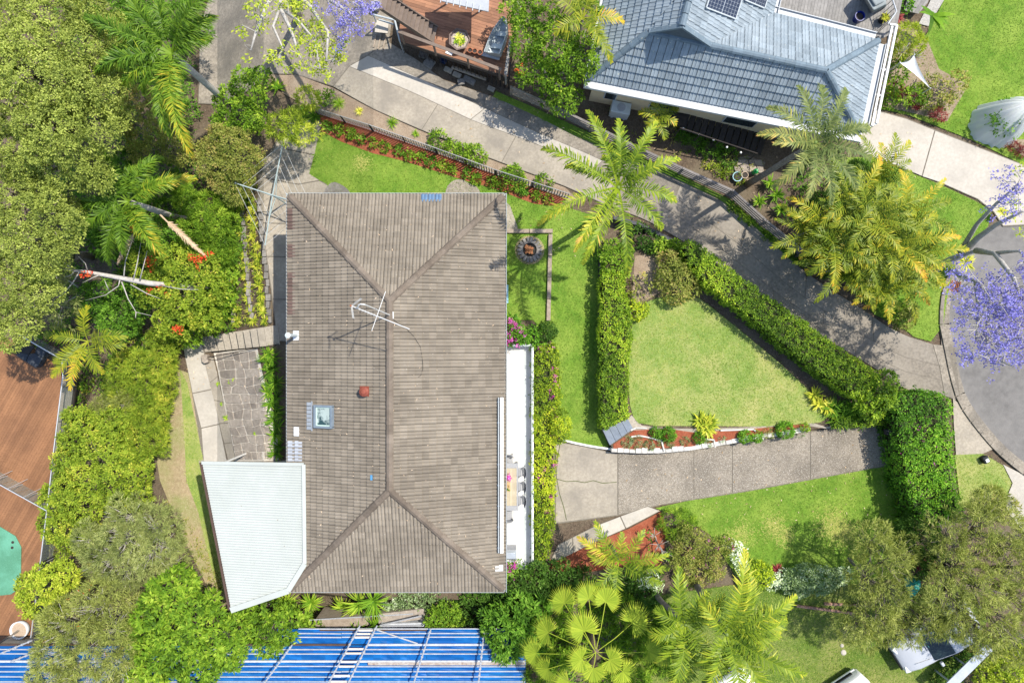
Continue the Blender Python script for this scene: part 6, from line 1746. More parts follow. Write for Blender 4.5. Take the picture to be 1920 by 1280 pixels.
# driveway-side shrubs below the golden canes
for (x, y, r, mk, lab) in [(1610, 520, 18, 'bright', 'bright green round shrub under the golden canes'), (1640, 548, 20, 'bright', 'second bright green shrub under the golden canes'), (1670, 575, 20, 'bright', 'light green shrub at the foot of the cane grove'), (1690, 595, 18, 'oliveb', 'olive shrub at the lower tip of the cane grove'), (1703, 580, 14, 'oliveb', 'small olive shrub beside the corner lawn')]:
    plant('round_shrub', lab, 'shrub', [(x, y, r, .6), (x + r * .5, y + r * .4, r * .7, .5)], 'medium', mk, dens=1.3, trunk=.03)
plant('ground_shrub', 'tangled shrubs filling the ground beneath the golden canes', 'shrub', [(1540, 480, 40, .3), (1580, 440, 40, .4), (1620, 480, 40, .4), (1650, 400, 36, .4), (1690, 440, 36, .3), (1600, 340, 36, .4), (1540, 400, 34, .3), (1660, 520, 30, .3), (1640, 350, 30, .4)], 'feather', 'dark', dens=.8, trunk=.04)
for (x, y, lab, c0) in [(1420, 380, 'grey green rosette plant behind the dark fence', .45), (1452, 368, 'upper grey green rosette behind the dark fence', .4), (1460, 395, 'large grey green rosette beside the leaning palm', .42), (1440, 345, 'rosette plant near the palm trunk', .5), (1505, 410, 'spiky plant at the left of the cane grove', .35), (1543, 505, 'spiky plant overhanging the driveway edge', .35)]:
    strap('rosette_plant', lab, x, y, 40, .48, .075, 'strap', rise=1.0, arch=.8, c0=c0, dz=.2)
plant('fern_bed', 'dark green ferns beside the timber stair', 'plant', [(1300, 268, 18, .1), (1330, 280, 18, .1), (1365, 295, 16, .1), (1280, 255, 12, .1)], 'feather', 'mid', dens=1.2, trunk=.02)
plant('ivy_patch', 'strip of bright groundcover behind the dark fence', 'plant', [(1345, 318, 10, .05, .4), (1365, 326, 10, .05, .4), (1385, 335, 10, .05, .4), (1325, 308, 8, .05, .4)], 'medium', 'yellow', dens=1.0, size=.7, trunk=.01)
for (x, y, lab) in [(1375, 388, 'green tuft outside the dark fence post'), (1395, 405, 'green ivy outside the dark fence'), (1440, 440, 'low ivy at the lower end of the dark fence'), (1480, 470, 'small leafy weed at the end of the dark fence'), (1150, 292, 'green weeds outside the dark fence near the tall palm')]:
    plant('ivy_patch', lab, 'plant', [(x, y, 10, .08, .5), (x + 14, y + 10, 9, .08, .5)], 'medium', 'bright', dens=1.0, size=.7, trunk=.01)
strap('bird_nest_fern', 'bright epiphyte fern on the jacaranda trunk', 1785, 497, 60, .5, .07, 'strapy', rise=.9, arch=1.1, c0=.4, dz=.9)
strap('bird_nest_fern', 'small yellow epiphyte on the upper jacaranda limb', 1865, 402, 40, .35, .06, 'strapy', rise=.9, arch=1.1, c0=.5, dz=.5)
# garden bed beside the neighbour's lawn
plant('yellow_shrub', 'bright yellow leaved shrub beside the grey deck', 'shrub', [(1700, 70, 22, 1.6), (1715, 85, 16, 1.5), (1690, 90, 16, 1.4)], 'feather', 'lime', dens=1.3, trunk=.05, twigs=4)
strap('banana_plant', 'dark green banana leaved plant beside the yellow shrub', 1722, 52, 9, 1.0, .22, 'strap', rise=.5, arch=.6, c0=.3, dz=1.2)
plant('mixed_shrub', 'light green shrubs on the left of the neighbour garden bed', 'shrub', [(1685, 130, 18, .8), (1675, 160, 16, .6), (1695, 185, 16, .4), (1670, 190, 12, .3), (1720, 180, 18, .5), (1680, 108, 14, .9)], 'medium', 'bright', dens=1.1, trunk=.03)
plant('rose_shrub', 'open olive shrub at the right of the neighbour garden bed', 'shrub', [(1760, 170, 22, .8), (1785, 165, 20, .8), (1800, 150, 16, .8), (1745, 185, 18, .6), (1770, 190, 14, .5), (1740, 155, 14, .6)], 'medium', 'oliveb', dens=.7, trunk=.03, twigs=8)
for (x, y, lab) in [(1682, 168, 'deep red leaved plant nearest the white railing'), (1715, 190, 'deep red leaved plant in the middle of the garden bed'), (1758, 213, 'rusty red low plant at the front of the garden bed')]:
    plant('red_plant', lab, 'plant', [(x, y, 11, .4), (x + 8, y + 4, 8, .35)], 'feather', 'redleaf', dens=1.2, size=.7, trunk=.02)
plant('bare_shrub', 'pale bare branched shrub behind the white shade sail', 'shrub', [(1690, 100, 18, 1.8), (1715, 108, 16, 1.7)], 'medium', 'oliveb', dens=.15, trunk=.04, twigs=12, bark=M_BARK_P)
plant('round_shrub', 'bright green ball shrub beside the timber ramp', 'shrub', [(1690, 8, 18, .8), (1700, -8, 16, .8)], 'medium', 'hedgeg', dens=1.3, trunk=.03)
sheet('bark_bed', [(1655, 200), (1665, 60), (1700, 40), (1740, 80), (1760, 130), (1815, 160), (1775, 228), (1720, 215)], M_MULCH_B, .03)
sheet('bark_bed', [(1880, 262), (1920, 262), (1960, 280), (1960, 310), (1925, 300)], M_MULCH_B, .03)

# fallen leaves and grass blades
def carpet(name, label, polys, n_m2, mk, hmax, ln, wd, seed):
    rg = np.random.default_rng(seed); Vs = []; Cs = []
    for pl in polys:
        poly = [tuple(PG(*q))[:2] for q in pl]
        n = int(polyarea(poly) * n_m2)
        xy = samplepoly(poly, n)
        cover = np.sin(xy[:, 0] * 2.1 + seed) + np.sin(xy[:, 1] * 1.7 + 2 * np.sin(xy[:, 0] * .9)) + rg.normal(0, .7, n)
        xy = xy[cover > -.5]; n = len(xy)
        c = np.c_[xy, Gn(xy[:, 0], xy[:, 1]) + rg.uniform(0, hmax, n)]
        m_ = 7
        b = np.repeat(c, m_, 0) + rg.normal(0, .05, (n * m_, 3))
        d = unit(rg.normal(0, 1, (n * m_, 3)) * [1, 1, .5] + [0, 0, .45])
        Vs.append(leaves(b, d, unit(rg.normal(0, .4, (n * m_, 3)) + [0, 0, 1]), ln * rg.uniform(.6, 1.3, n * m_), wd * rg.uniform(.7, 1.2, n * m_)))
        Cs.append(np.repeat(rg.normal(.5, .18, n), m_) + rg.normal(0, .12, n * m_))
    quads_obj(name, np.concatenate(Vs), np.concatenate(Cs), LM[mk], None, kind='stuff', label=label, cat='undergrowth')
carpet('bank_undergrowth', 'tangled low undergrowth covering the left bank', [[(90, 0), (370, 0), (370, 200), (480, 330), (440, 620), (340, 640), (330, 700), (290, 860), (140, 860), (150, 700), (60, 640), (60, 300)]], 26, 'mid', .45, .17, .06, 1)
carpet('bank_weeds_low', 'low yellow green weeds on the left bank', [[(200, 380), (480, 340), (495, 600), (340, 640), (330, 700), (290, 850), (150, 840), (150, 720), (240, 600)]], 22, 'yellow', .4, .15, .05, 2)
carpet('palm_undergrowth', 'dark leafy undergrowth around the bottom palms', [[(1000, 1070), (1240, 1065), (1260, 1130), (1250, 1290), (990, 1290)], [(1440, 350), (1560, 300), (1640, 300), (1720, 420), (1700, 600), (1560, 520)], [(870, 1112), (1000, 1070), (1020, 1180), (880, 1190)]], 26, 'mid', .4, .17, .06, 3)
carpet('scrub_undergrowth', 'dry scrubby undergrowth below the right edge trees', [[(1690, 980), (1930, 950), (1930, 1290), (1800, 1290), (1780, 1200), (1700, 1100)], [(1130, 200), (1300, 235), (1440, 310), (1400, 345), (1180, 262)]], 14, 'oliveb', .25, .15, .04, 4)
carpet('scrub_undergrowth', 'dry leafy ground below the bottom left trees', [[(90, 960), (330, 930), (440, 1150), (600, 1150), (600, 1200), (60, 1230)]], 18, 'oliveb', .3, .15, .05, 5)
def grass_on(names, per_m2, ln=.07, c0=.45, cv=.16):
    Vs = []; Cs = []
    for nm in names:
        pts, off, z = SHEETS[nm]
        poly = [(p[0], p[1]) for p in pts]
        n = int(polyarea(poly) * per_m2)
        xy = samplepoly(poly, n)
        xy = xy + RNG.normal(0, .06, xy.shape)
        zz = (np.full(n, z) if z is not None else Gn(xy[:, 0], xy[:, 1])) + off
        b = np.c_[xy, zz]
        d = unit(RNG.normal(0, 1, (n, 3)) * [1, 1, .25] + [0, 0, .42])
        l = ln * RNG.uniform(.6, 1.4, n)
        sd = unit(np.cross(d, [0, 0, 1.])) * .010
        Vs.append(np.stack([b - sd, b + sd, b + d * l[:, None]], 1))
        pat = .12 * np.sin(xy[:, 0] * .9 + 1.7 * np.sin(xy[:, 1] * .7)) * np.sin(xy[:, 1] * 1.1 + .4)
        Cs.append(c0 + pat + RNG.normal(0, cv, n))
    return np.concatenate(Vs), np.concatenate(Cs)
V, C = grass_on(['north_lawn', 'south_lawn', 'neighbour_lawn', 'corner_lawn', 'fence_grass', 'fence_grass.001'], 400, .08, .5)
quads_obj('lawn_grass', V, C, LM['grass'], None, nv=3, kind='stuff', label='short green grass blades of the lawns', cat='grass')
V, C = grass_on(['triangle_lawn', 'side_lawn', 'verge_grass', 'verge_strip'], 380, .08, .68)
xs_ = []
for (x, y, s_, n_) in ((1560, 985, 16, 900), (1585, 1000, 14, 600), (1450, 985, 12, 500), (1470, 1005, 10, 300), (1390, 1000, 14, 350), (680, 305, 9, 250), (1700, 60, 10, 150)):  # tan blades stand in for worn spots and brown tree shadow on the lawn
    c_ = PG(x, y); xs_.append(RNG.normal(0, s_ * S(0), (n_, 2)) + [c_.x, c_.y])
xs_ = np.concatenate(xs_); b_ = np.c_[xs_, Gn(xs_[:, 0], xs_[:, 1]) + .03]
d_ = unit(RNG.normal(0, 1, b_.shape) * [1, 1, .15] + [0, 0, .15]); sd_ = unit(np.cross(d_, [0, 0, 1.])) * .012
V = np.concatenate([V, np.stack([b_ - sd_, b_ + sd_, b_ + d_ * .11], 1)]); C = np.r_[C, np.full(len(b_), .97)]
quads_obj('dry_and_shadow_grass', V, C, LM['grass'], None, nv=3, kind='stuff', label='drier pale grass blades of the raised and side lawns, tan ones put in for worn and shadowed patches', cat='grass')
V, C = grass_on(['back_lawn'], 330, .11, .55, .2)
quads_obj('rough_grass', V, C, LM['grass'], None, nv=3, kind='stuff', label='longer patchy grass of the back lawn', cat='grass')
# ------------------------------------------------------------------ neighbouring buildings, decks, fences
def on_plane(px, py, p0, n):
    o = Vector((0, 0, CAMZ)); d = P(px, py, 0) - o
    t = (Vector(p0) - o).dot(n) / d.dot(n)
    return o + d * t
def plane_of(a, b, c):
    return (Vector(b) - Vector(a)).cross(Vector(c) - Vector(a)).normalized()
M_BTILE = mat('slate_blue_tile', (.265, .315, .35), (.22, .265, .30), 7, .75, c3=(.34, .39, .425), scale3=.7, amt3=.6, objvar=.13, speck=(.62, .60, .45), sscale=11, sthr=.69, spec=.12)
M_BCAP = mat('slate_blue_ridge', (.17, .225, .265), (.13, .175, .215), 7, .6, objvar=.12, speck=(.4, .4, .34), sscale=9, sthr=.70)
M_FASC = mat('pale_fascia', (.52, .545, .56), (.46, .48, .495), 5, .5, c3=(.5, .52, .53), scale3=1, amt3=.4)
bA, bB, bC = P(1106, 147, 2.75), P(1609, 247, 2.75), P(1548, 133, 4.45)
nS = plane_of(bA, bB, bC)
bD, bE = on_plane(1333, 87, bA, nS), on_plane(1216, 60, bA, nS)
bF, bK = P(1645, 78, 2.75), P(1446, 27, 2.75)
bJ = P(1141, -25, 2.75)
nW = plane_of(bJ, bA, bE)
bH, bI = on_plane(1278, 50, bJ, nW), on_plane(1302, -40, bJ, nW)
nE = plane_of(bK, bI, bH)
bD2, bK2 = on_plane(1331, 86, bK, nE), on_plane(1462, -40, bK, nE)
bhouse = empty('blue_roof_house', (bA + bF) / 2 - Vector((0, 0, 2.75)), 'neighbouring house with slate blue tiled roof and solar panels', 'house')
btb, btm = tile_mesh('tile_blue', M_BTILE, .32, .36, rh=.018, lip=.055, n=9, flat=True)
bdeck = roof(bhouse, [[bA, bB, bC, bD, bE], [bB, bF, bC], [bF, bK, bD, bC], [bJ, bA, bE, bI], [bE, bH, bI], [bK, bK2, bI, bH, bD2]], btm, btb, M_BTILE, .32, .36, M_DECK, focus=(11, 13), udir={4: (bA - bJ).normalized()})
bcap = cap_mesh('ridge_tile_blue', M_BCAP, .46, .14, .085)
for a, b in ((bA, bE), (bE, bD), (bD, bC), (bB, bC), (bF, bC), (bH, bI)):
    ridge_caps(bdeck, bcap, a, b, .44, .09)
MB().add([bE, bD, bD2, bH], [(0, 1, 2, 3)]).build('gablet', mat('gablet_shade', (.10, .13, .16), (.08, .105, .13), 6, .7), bhouse)  # the gablet's shadow is put into its colour, darker than the tiles
MB().bar(bE + Vector((0, 0, .06)), bH + Vector((0, 0, .06)), .2, .1).build('gablet_flashing', M_BCAP, bhouse)
MB().bar(bH + Vector((0, 0, .08)), bD2 + Vector((0, 0, .08)), .2, .1).build('gablet_flashing', M_BCAP, bhouse)
MB().bar(bD2 + Vector((0, 0, .06)), bK + Vector((0, 0, .06)), .18, .03).build('valley_flashing', M_FASC, bhouse)
# wide pale eave gutters
def eave(a, b, w=.42, name='eave_gutter', ext=.2):
    d = (b - a).normalized(); n = Vector((d.y, -d.x, 0))
    a2 = a - d * ext + n * (w / 2 + .02); b2 = b + d * ext + n * (w / 2 + .02)
    g = MB()
    g.bar(a2 + Vector((0, 0, -.06)), b2 + Vector((0, 0, -.06)), w, .05)
    g.bar(a2 + n * w / 2 + Vector((0, 0, -.02)), b2 + n * w / 2 + Vector((0, 0, -.02)), .03, .16)
    return g.build(name, M_FASC, bhouse)
eave(bA, bB); eave(bB, bF, .36, ext=-.05); eave(bF, bK, .34, ext=-.12); eave(bJ, bA, .2, ext=-.05); eave(bK, bK2, .25, ext=-.1)
# walls
M_CREAM = mat('cream_render', (.76, .60, .38), (.68, .52, .32), 4, .9, bump=.2, bscale=30)
dS = (bB - bA).normalized(); nin = Vector((-dS.y, dS.x, 0))
wa, wb = bA + dS * .25 + nin * .03, bB - dS * .5 + nin * .03
wpoly = [wa, wb, Vector((bF.x, bF.y, 0)) - dS * .6 - nin * .5, Vector((bK.x, bK.y, 0)) - nin * .6, Vector((bK2.x, bK2.y, 0)) - dS * .5, Vector((bI.x, bI.y, 0)), Vector((bJ.x, bJ.y, 0)) + dS * .5]
MB().prism([(p.x, p.y) for p in wpoly], -.2, 2.62).build('wall', M_CREAM, bhouse)
for t, w in ((.08, .5), (.30, 1.2), (.62, 1.4)):
    c = wa.lerp(wb, t) - nin * .02
    M3 = Matrix((dS, nin, Vector((0, 0, 1)))).transposed()
    f = MB().obox(Vector((c.x, c.y, 1.45)), (w + .1, .06, 1.3), M3).build('window', M_FASC, bhouse)
    MB().obox(Vector((c.x, c.y, 1.45)) - nin * .035, (w, .02, 1.18), M3).build('pane', M_GLASSD, f)
# solar panels
def plane_frame(o, n):
    u = Vector((n.y, -n.x, 0)).normalized(); u = Vector((0, 0, 1)).cross(n).normalized()
    v = n.cross(u)
    return u, v
M_SOL = bpy.data.materials.new('solar_cells'); M_SOL.use_nodes = True
nt = M_SOL.node_tree; bs = nt.nodes['Principled BSDF']
bs.inputs['Base Color'].default_value = (.012, .018, .05, 1); bs.inputs['Roughness'].default_value = .15
M_SOLG = mat('solar_grid', (.40, .45, .50), None, 4, .4)
for qpx in ([(1319, 16), (1374, 37), (1387, -4), (1332, -24)], [(1392, 2), (1428, 17), (1441, -22), (1404, -38)]):
    c4 = [on_plane(a, b, bK, nE) + nE * .14 for a, b in qpx]
    fr_ = MB()
    for i in range(4): fr_.bar(c4[i], c4[(i + 1) % 4], .05, .05, up=nE)
    pan = fr_.build('solar_panel', M_GUT, bdeck)
    # cells as separate small tiles
    g = MB()
    nu, nv = 10, 6
    for i in range(nu):
        for j in range(nv):
            def pt_(u, v):
                return (c4[0] * (1 - u) + c4[1] * u) * (1 - v) + (c4[3] * (1 - u) + c4[2] * u) * v
            e = .05
            gap = .012 if i == nu // 2 else 0
            q = [pt_((i + e) / nu + gap, (j + e) / nv), pt_((i + 1 - e) / nu, (j + e) / nv), pt_((i + 1 - e) / nu, (j + 1 - e) / nv), pt_((i + e) / nu + gap, (j + 1 - e) / nv)]
            g.add([p_ + nE * .012 for p_ in q], [(0, 1, 2, 3)])
    MB().add([p_ + nE * .004 for p_ in c4], [(0, 1, 2, 3)]).build('solar_backing', M_SOLG, bdeck)
    g.build('solar_cells', M_SOL, bdeck, kind='stuff')

# --- boards cut from an outline
def clip_poly(poly, p, n):
    out = []
    for i in range(len(poly)):
        a, b = poly[i], poly[(i + 1) % len(poly)]
        da, db = (a - p).dot(n), (b - p).dot(n)
        if da >= 0: out.append(a)
        if (da >= 0) != (db >= 0): out.append(a + (b - a) * (da / (da - db)))
    return out
def boards(pxpoly, z, dirpx, w, mm, parent, th=.03, gap=.008, name='board', maxlen=None, seed=1):
    rr = random.Random(seed)
    poly = [Vector((P(a, b, z).x, P(a, b, z).y)) for a, b in pxpoly]
    d = Vector((dirpx[0], -dirpx[1])).normalized(); n = Vector((-d.y, d.x))
    lo = min(p.dot(n) for p in poly); hi = max(p.dot(n) for p in poly)
    k = int((hi - lo) / w) + 1
    for i in range(k):
        a = lo + i * w; b = a + w - gap
        q = clip_poly(poly, n * a, n); q = clip_poly(q, n * b, -n) if len(q) > 2 else q
        if len(q) < 3: continue
        cuts = [None]
        if maxlen:
            s0 = min(p.dot(d) for p in q); s1 = max(p.dot(d) for p in q)
            c = s0 + rr.uniform(.3, 1) * maxlen
            cs = [s0]
            while c < s1: cs.append(c); c += maxlen * rr.uniform(.8, 1.2)
            cs.append(s1)
            cuts = list(zip(cs[:-1], cs[1:]))
        for c in cuts:
            qq = q
            if c:
                qq = clip_poly(q, d * (c[0] + .003), d); qq = clip_poly(qq, d * (c[1] - .003), -d) if len(qq) > 2 else qq
            if len(qq) < 3: continue
            MB().prism([(p.x, p.y) for p in qq], z - th, z + rr.uniform(-.002, .002)).build(name, mm, parent)

M_DECKBR = mat('brown_decking', (.315, .155, .074), (.225, .108, .05), 3.5, .6, c3=(.165, .08, .04), scale3=.7, amt3=.6, objvar=.16, stretch=(math.radians(-60), 1, 9), spec=.3)
M_DECKOR = mat('orange_decking', (.31, .145, .082), (.22, .105, .06), 4, .6, c3=(.40, .20, .10), scale3=.9, amt3=.5, objvar=.28, stretch=(math.radians(18), 1, 6))
M_STAIRBR = mat('brown_stair_timber', (.19, .145, .115), (.145, .11, .088), 5, .7, objvar=.1)
M_STEEL = mat('steel_rail', (.70, .72, .74), (.62, .64, .66), 5, .3, metal=.5)
M_BLACK = mat('black_fabric', (.022, .025, .03), (.014, .016, .02), 8, .7, bump=.3, bscale=12)

# grey deck beside the blue house
gd = empty('grey_deck', P(1560, 10, 0), 'weathered grey timber deck behind the blue roof', 'deck')
boards([(1452, -40), (1700, -40), (1680, 60), (1655, 72), (1450, 26)], 1.9, (33, -167), .145, M_GREYTIM, gd, seed=3)
m = MB()
for a, b in (((1470, -20), (1640, 55)), ((1680, -30), (1660, 60))):
    m.bar(P(*a, 1.75), P(*b, 1.75), .2, .25)
m.build('bearer', M_DARKTIM, gd)
for (x, y) in ((1470, 15), (1560, 35), (1660, 60), (1680, -20)):
    p = P(x, y, 1.7)
    MB().tube([Vector((p.x, p.y, -.1)), p], .06, 6).build('post', M_DARKTIM, gd)
# charcoal rail round the deck corner
rl = empty('deck_railing', P(1680, 40, 1.9), 'dark railing with white rails at the grey deck corner', 'railing')
pts_ = [P(1664, -30, 2.9), P(1681, 22, 2.9), P(1665, 45, 2.9)]
MB().tube(pts_, .03, 6).build('rail', M_FASC, rl)
for i in range(8):
    q = pts_[0].lerp(pts_[1], i / 7)
    MB().tube([Vector((q.x, q.y, 1.9)), q], .014, 5).build('baluster', M_DARKTIM, rl)
for i in range(1, 4):
    q = pts_[1].lerp(pts_[2], i / 3)
    MB().tube([Vector((q.x, q.y, 1.9)), q], .014, 5).build('baluster', M_DARKTIM, rl)
# white pergola beams along the east side of the blue house
pg = empty('pergola_frame', P(1660, 150, 0), 'slender white beam frame along the right side of the blue house', 'pergola')
for a, b in (((1681, 48), (1643, 232)), ((1672, 50), (1634, 236))):
    MB().bar(P(*a, 2.5), P(*b, 2.5), .09, .12).build('beam', M_WHITE, pg)
for a, b in (((1681, 48), (1668, 46)), ((1664, 132), (1650, 130)), ((1643, 232), (1625, 240)), ((1655, 180), (1640, 178))):
    MB().bar(P(*a, 2.44), P(*b, 2.44), .07, .1).build('crossbar', M_WHITE, pg)
for (x, y) in ((1681, 48), (1643, 232), (1662, 140)):
    p = P(x, y, 2.45)
    MB().tube([Vector((p.x, p.y, -.05)), p], .045, 6).build('post', M_WHITE, pg)
# ramp
rp = empty('timber_ramp', P(1715, 0, .2), 'pale timber ramp beside the neighbour lawn', 'ramp')
boards([(1712, -40), (1752, -40), (1740, 5), (1722, 26), (1695, 20)], .35, (60, -100), .16, M_GREYTIM, rp, seed=5)
sheet('pebble_bed', [(1740, 10), (1760, -30), (1790, -40), (1770, 0), (1740, 50), (1722, 45)], mat('pebbles', (.5, .48, .44), (.3, .28, .25), 18, .9, bump=1, bscale=20), .03)

# --- orange timber deck, top middle
od = empty('orange_deck', P(860, 80, 0), 'reddish brown timber deck with stairs at the top middle', 'deck')
DZ = 1.3
boards([(748, 62), (752, 78), (880, 118), (954, 146), (968, 30), (905, -40), (760, -40)], DZ, (205, 62), .145, M_DECKOR, od, maxlen=3.2, seed=7)
m = MB()
for a, b in (((752, 79), (954, 148)), ((954, 148), (968, 30))):
    m.bar(P(*a, DZ - .15), P(*b, DZ - .15), .06, .3)
m.build('fascia_beam', M_DARKTIM, od)
for t in np.linspace(0, 1, 26):
    p = P(752 + 202 * t, 82 + 69 * t, DZ - .35)
    MB().bar(Vector((p.x, p.y, -.1)), Vector((p.x, p.y, DZ - .3)), .16, .02, up=(1, .3, 0)).build('skirt_board', M_DARKTIM, od)
ra, rb = P(747, 59, DZ + 1.0), P(940, 131, DZ + 1.0)
MB().bar(ra, rb, .14, .04).build('handrail', M_STAIRBR, od)
for t in (.02, .34, .67, .98):
    q = ra.lerp(rb, t); MB().bar(Vector((q.x, q.y, DZ - .2)), q, .09, .09).build('post', M_STAIRBR, od)
q0, q1 = P(948, 140, DZ + 1.0), P(957, 75, DZ + 1.0)
MB().bar(q0, q1, .14, .04).build('handrail', M_GREYTIM, od)
for t in (0.02, .98):
    q = q0.lerp(q1, t); MB().bar(Vector((q.x, q.y, DZ - .2)), q, .09, .09).build('post', M_GREYTIM, od)
ds = empty('deck_stairs', P(812, 64, DZ), 'brown timber stair flight rising from the orange deck', 'stairs')
for i in range(13):
    z = DZ + .17 * (i + 1)
    c = P(812 - 7.6 * i, 64 - 5.0 * i, z)
    cr_ = Vector((-6.5, -28, 0)).normalized(); al = Vector((-7.6, 5.0, 0)).normalized()
    M3 = Matrix((Vector((cr_.x, cr_.y, 0)), Vector((-cr_.y, cr_.x, 0)), Vector((0, 0, 1)))).transposed()
    MB().obox(c, (.72, .25, .04), M3).build('tread', M_STAIRBR, ds)
for sx, sy in ((3.4, -15), (-3.4, 15)):
    a = P(815 + sx, 66 + sy, DZ + .05); b = P(815 - 7.6 * 12.6 + sx, 66 - 5 * 12.6 + sy, DZ + .17 * 13.2)
    MB().bar(a, b, .05, .26).build('stringer', M_STAIRBR, ds)
# grey roofing sheet at the top and pale wall
m = MB()
for i in range(7):
    a = P(828 + i * 12, -12 + i * 3.6, 3.2); b = P(826 + i * 12, 6 + i * 3.0, 3.2)
    m.bar(a + Vector((0, 0, .02)), b + Vector((0, 0, .02)), .03, .05)
m2 = MB().prism([P(a, b, 3.2) for a, b in [(826, -40), (918, -40), (917, 6), (916, 22), (828, 2)]], 3.13, 3.2)
ar = empty('awning_roof', P(870, -5, 0), 'pale grey metal roof edge above the orange deck', 'roof')
m2.build('roofing_sheet', mat('pale_grey_sheet', (.42, .44, .46), (.36, .38, .40), 4, .5), ar); m.build('ribs', M_FASC, ar, kind='stuff')
for x, y in ((830, -30), (912, -25)):
    p = P(x, y, 3.1); MB().tube([Vector((p.x, p.y, DZ)), p], .05, 6).build('post', M_WHITE, ar)
sheet('concrete_pad', [(895, -40), (960, -40), (955, 25), (900, 10)], M_CONC_L, DZ + .02)

# --- brown pool deck, left edge
PD = -2.3
pdk = empty('pool_deck', P(40, 900, -4), 'large reddish brown timber pool deck at the left edge', 'deck')
DECKP = [(-40, 640), (30, 635), (117, 690), (110, 760), (100, 850), (88, 957), (76, 1056), (60, 1195), (40, 1232), (-40, 1225)]
boards(DECKP, PD, (.5, -.87), .14, M_DECKBR, pdk, seed=9, gap=.006)
m = MB()
pp = [P(a, b, PD - .16) for a, b in DECKP]
for i in range(1, 8):
    m.bar(pp[i], pp[i + 1], .06, .26)
m.build('fascia_beam', M_DARKTIM, pdk)
for i in range(1, 9):
    q = pp[i]; MB().bar(Vector((q.x, q.y, -4.1)), q, .12, .12).build('post', M_DARKTIM, pdk)
# slatted screen outside the deck edge
sc_ = empty('slat_screen', P(135, 720, -3.5), 'dark slatted screen fence outside the pool deck', 'fence')
for k in range(12):
    o = 3 + k * 1.9
    zz = PD - .05 - k * .05
    MB().bar(P(117 + o, 704, zz), P(101 + o * .95, 850, zz), .035, .03).build('slat', mat('slat_timber', (.36, .29, .25), (.28, .225, .19), 6, .7, objvar=.15), sc_)
    MB().bar(P(101 + o * .95, 851, zz), P(84 + o * .6, 1010, zz), .035, .03).build('slat', MATS['slat_timber'], sc_)
for (x, y) in ((128, 725), (120, 790), (112, 845), (104, 910), (98, 960)):
    MB().bar(P(x - 10, y, PD + .02), P(x + 16, y - 2, PD - .5), .05, .05).build('bracket', M_DARKTIM, sc_)
MB().bar(P(143, 704, -2.9), P(126, 850, -2.9), .12, .12).build('base_rail', M_DARKTIM, sc_)
# steel topped glass rail
gr_ = empty('deck_rail', P(100, 850, PD), 'steel topped glass railing along the pool deck edge', 'railing')
rl_ = [(37, 628), (116, 674), (118, 704), (100, 850), (88, 955), (75, 1058), (57, 1200)]
gl2 = glassmat('rail_glass', (.55, .6, .6), .12)
for a, b in zip(rl_[:-1], rl_[1:]):
    pa, pb = P(*a, PD + 1.0), P(*b, PD + 1.0)
    MB().tube([pa, pb], .028, 8).build('rail', M_STEEL, gr_)
    n_ = max(1, int((pb - pa).length / 1.5))
    for i in range(n_):
        c, d = pa.lerp(pb, (i + .04) / n_), pa.lerp(pb, (i + .96) / n_)
        MB().bar(Vector((c.x, c.y, PD + .5)), Vector((d.x, d.y, PD + .5)), .012, .86).build('glass_panel', gl2, gr_)
        e = pa.lerp(pb, i / n_)
        MB().tube([Vector((e.x, e.y, PD)), e], .02, 6).build('post', M_STEEL, gr_)
pf = empty('pool_gate_fence', P(45, 935, PD), 'glass pool fence crossing the brown deck', 'fence')
pa, pb = P(-30, 892, PD + 1.1), P(87, 957, PD + 1.1)
MB().tube([pa, pb], .025, 8).build('rail', M_STEEL, pf)
for i in range(4):
    c, d = pa.lerp(pb, (i + .02) / 4), pa.lerp(pb, (i + .98) / 4)
    MB().bar(Vector((c.x, c.y, PD + .55)), Vector((d.x, d.y, PD + .55)), .012, 1.0).build('glass_panel', gl2, pf)
    e = pa.lerp(pb, i / 4 + .12)
    MB().tube([Vector((e.x, e.y, PD)), e], .022, 6).build('post', M_STEEL, pf)
    f_ = e + Vector((.28, .3, 0)) * .9
    MB().tube([e, Vector((f_.x, f_.y, PD))], .015, 6).build('brace', M_STEEL, pf)
# green pool surround
pl_ = empty('pool_mat', P(15, 1050, PD), 'sea green speckled soft play mat on the deck', 'mat')
MB().prism([P(a, b, PD) for a, b in [(-40, 960), (-3, 984), (30, 1004), (41, 1025), (40, 1100), (22, 1113), (-40, 1120)]], PD + .003, PD + .07).build('mat_top', mat('sea_green_mat', (.10, .28, .175), (.07, .225, .135), 25, .75, c3=(.17, .47, .33), scale3=1, amt3=.5, speck=(.25, .58, .42), sscale=35, sthr=.64), pl_, bevel=.02)
for (x, y) in ((24, 1016), (23, 1026)):
    c = P(x, y, PD + .072)
    MB().lathe(c, [(.07, 0), (.07, .02), (.05, .03), (.01, .03)], 12).build('drain_cap', M_DARKTIM, pl_)
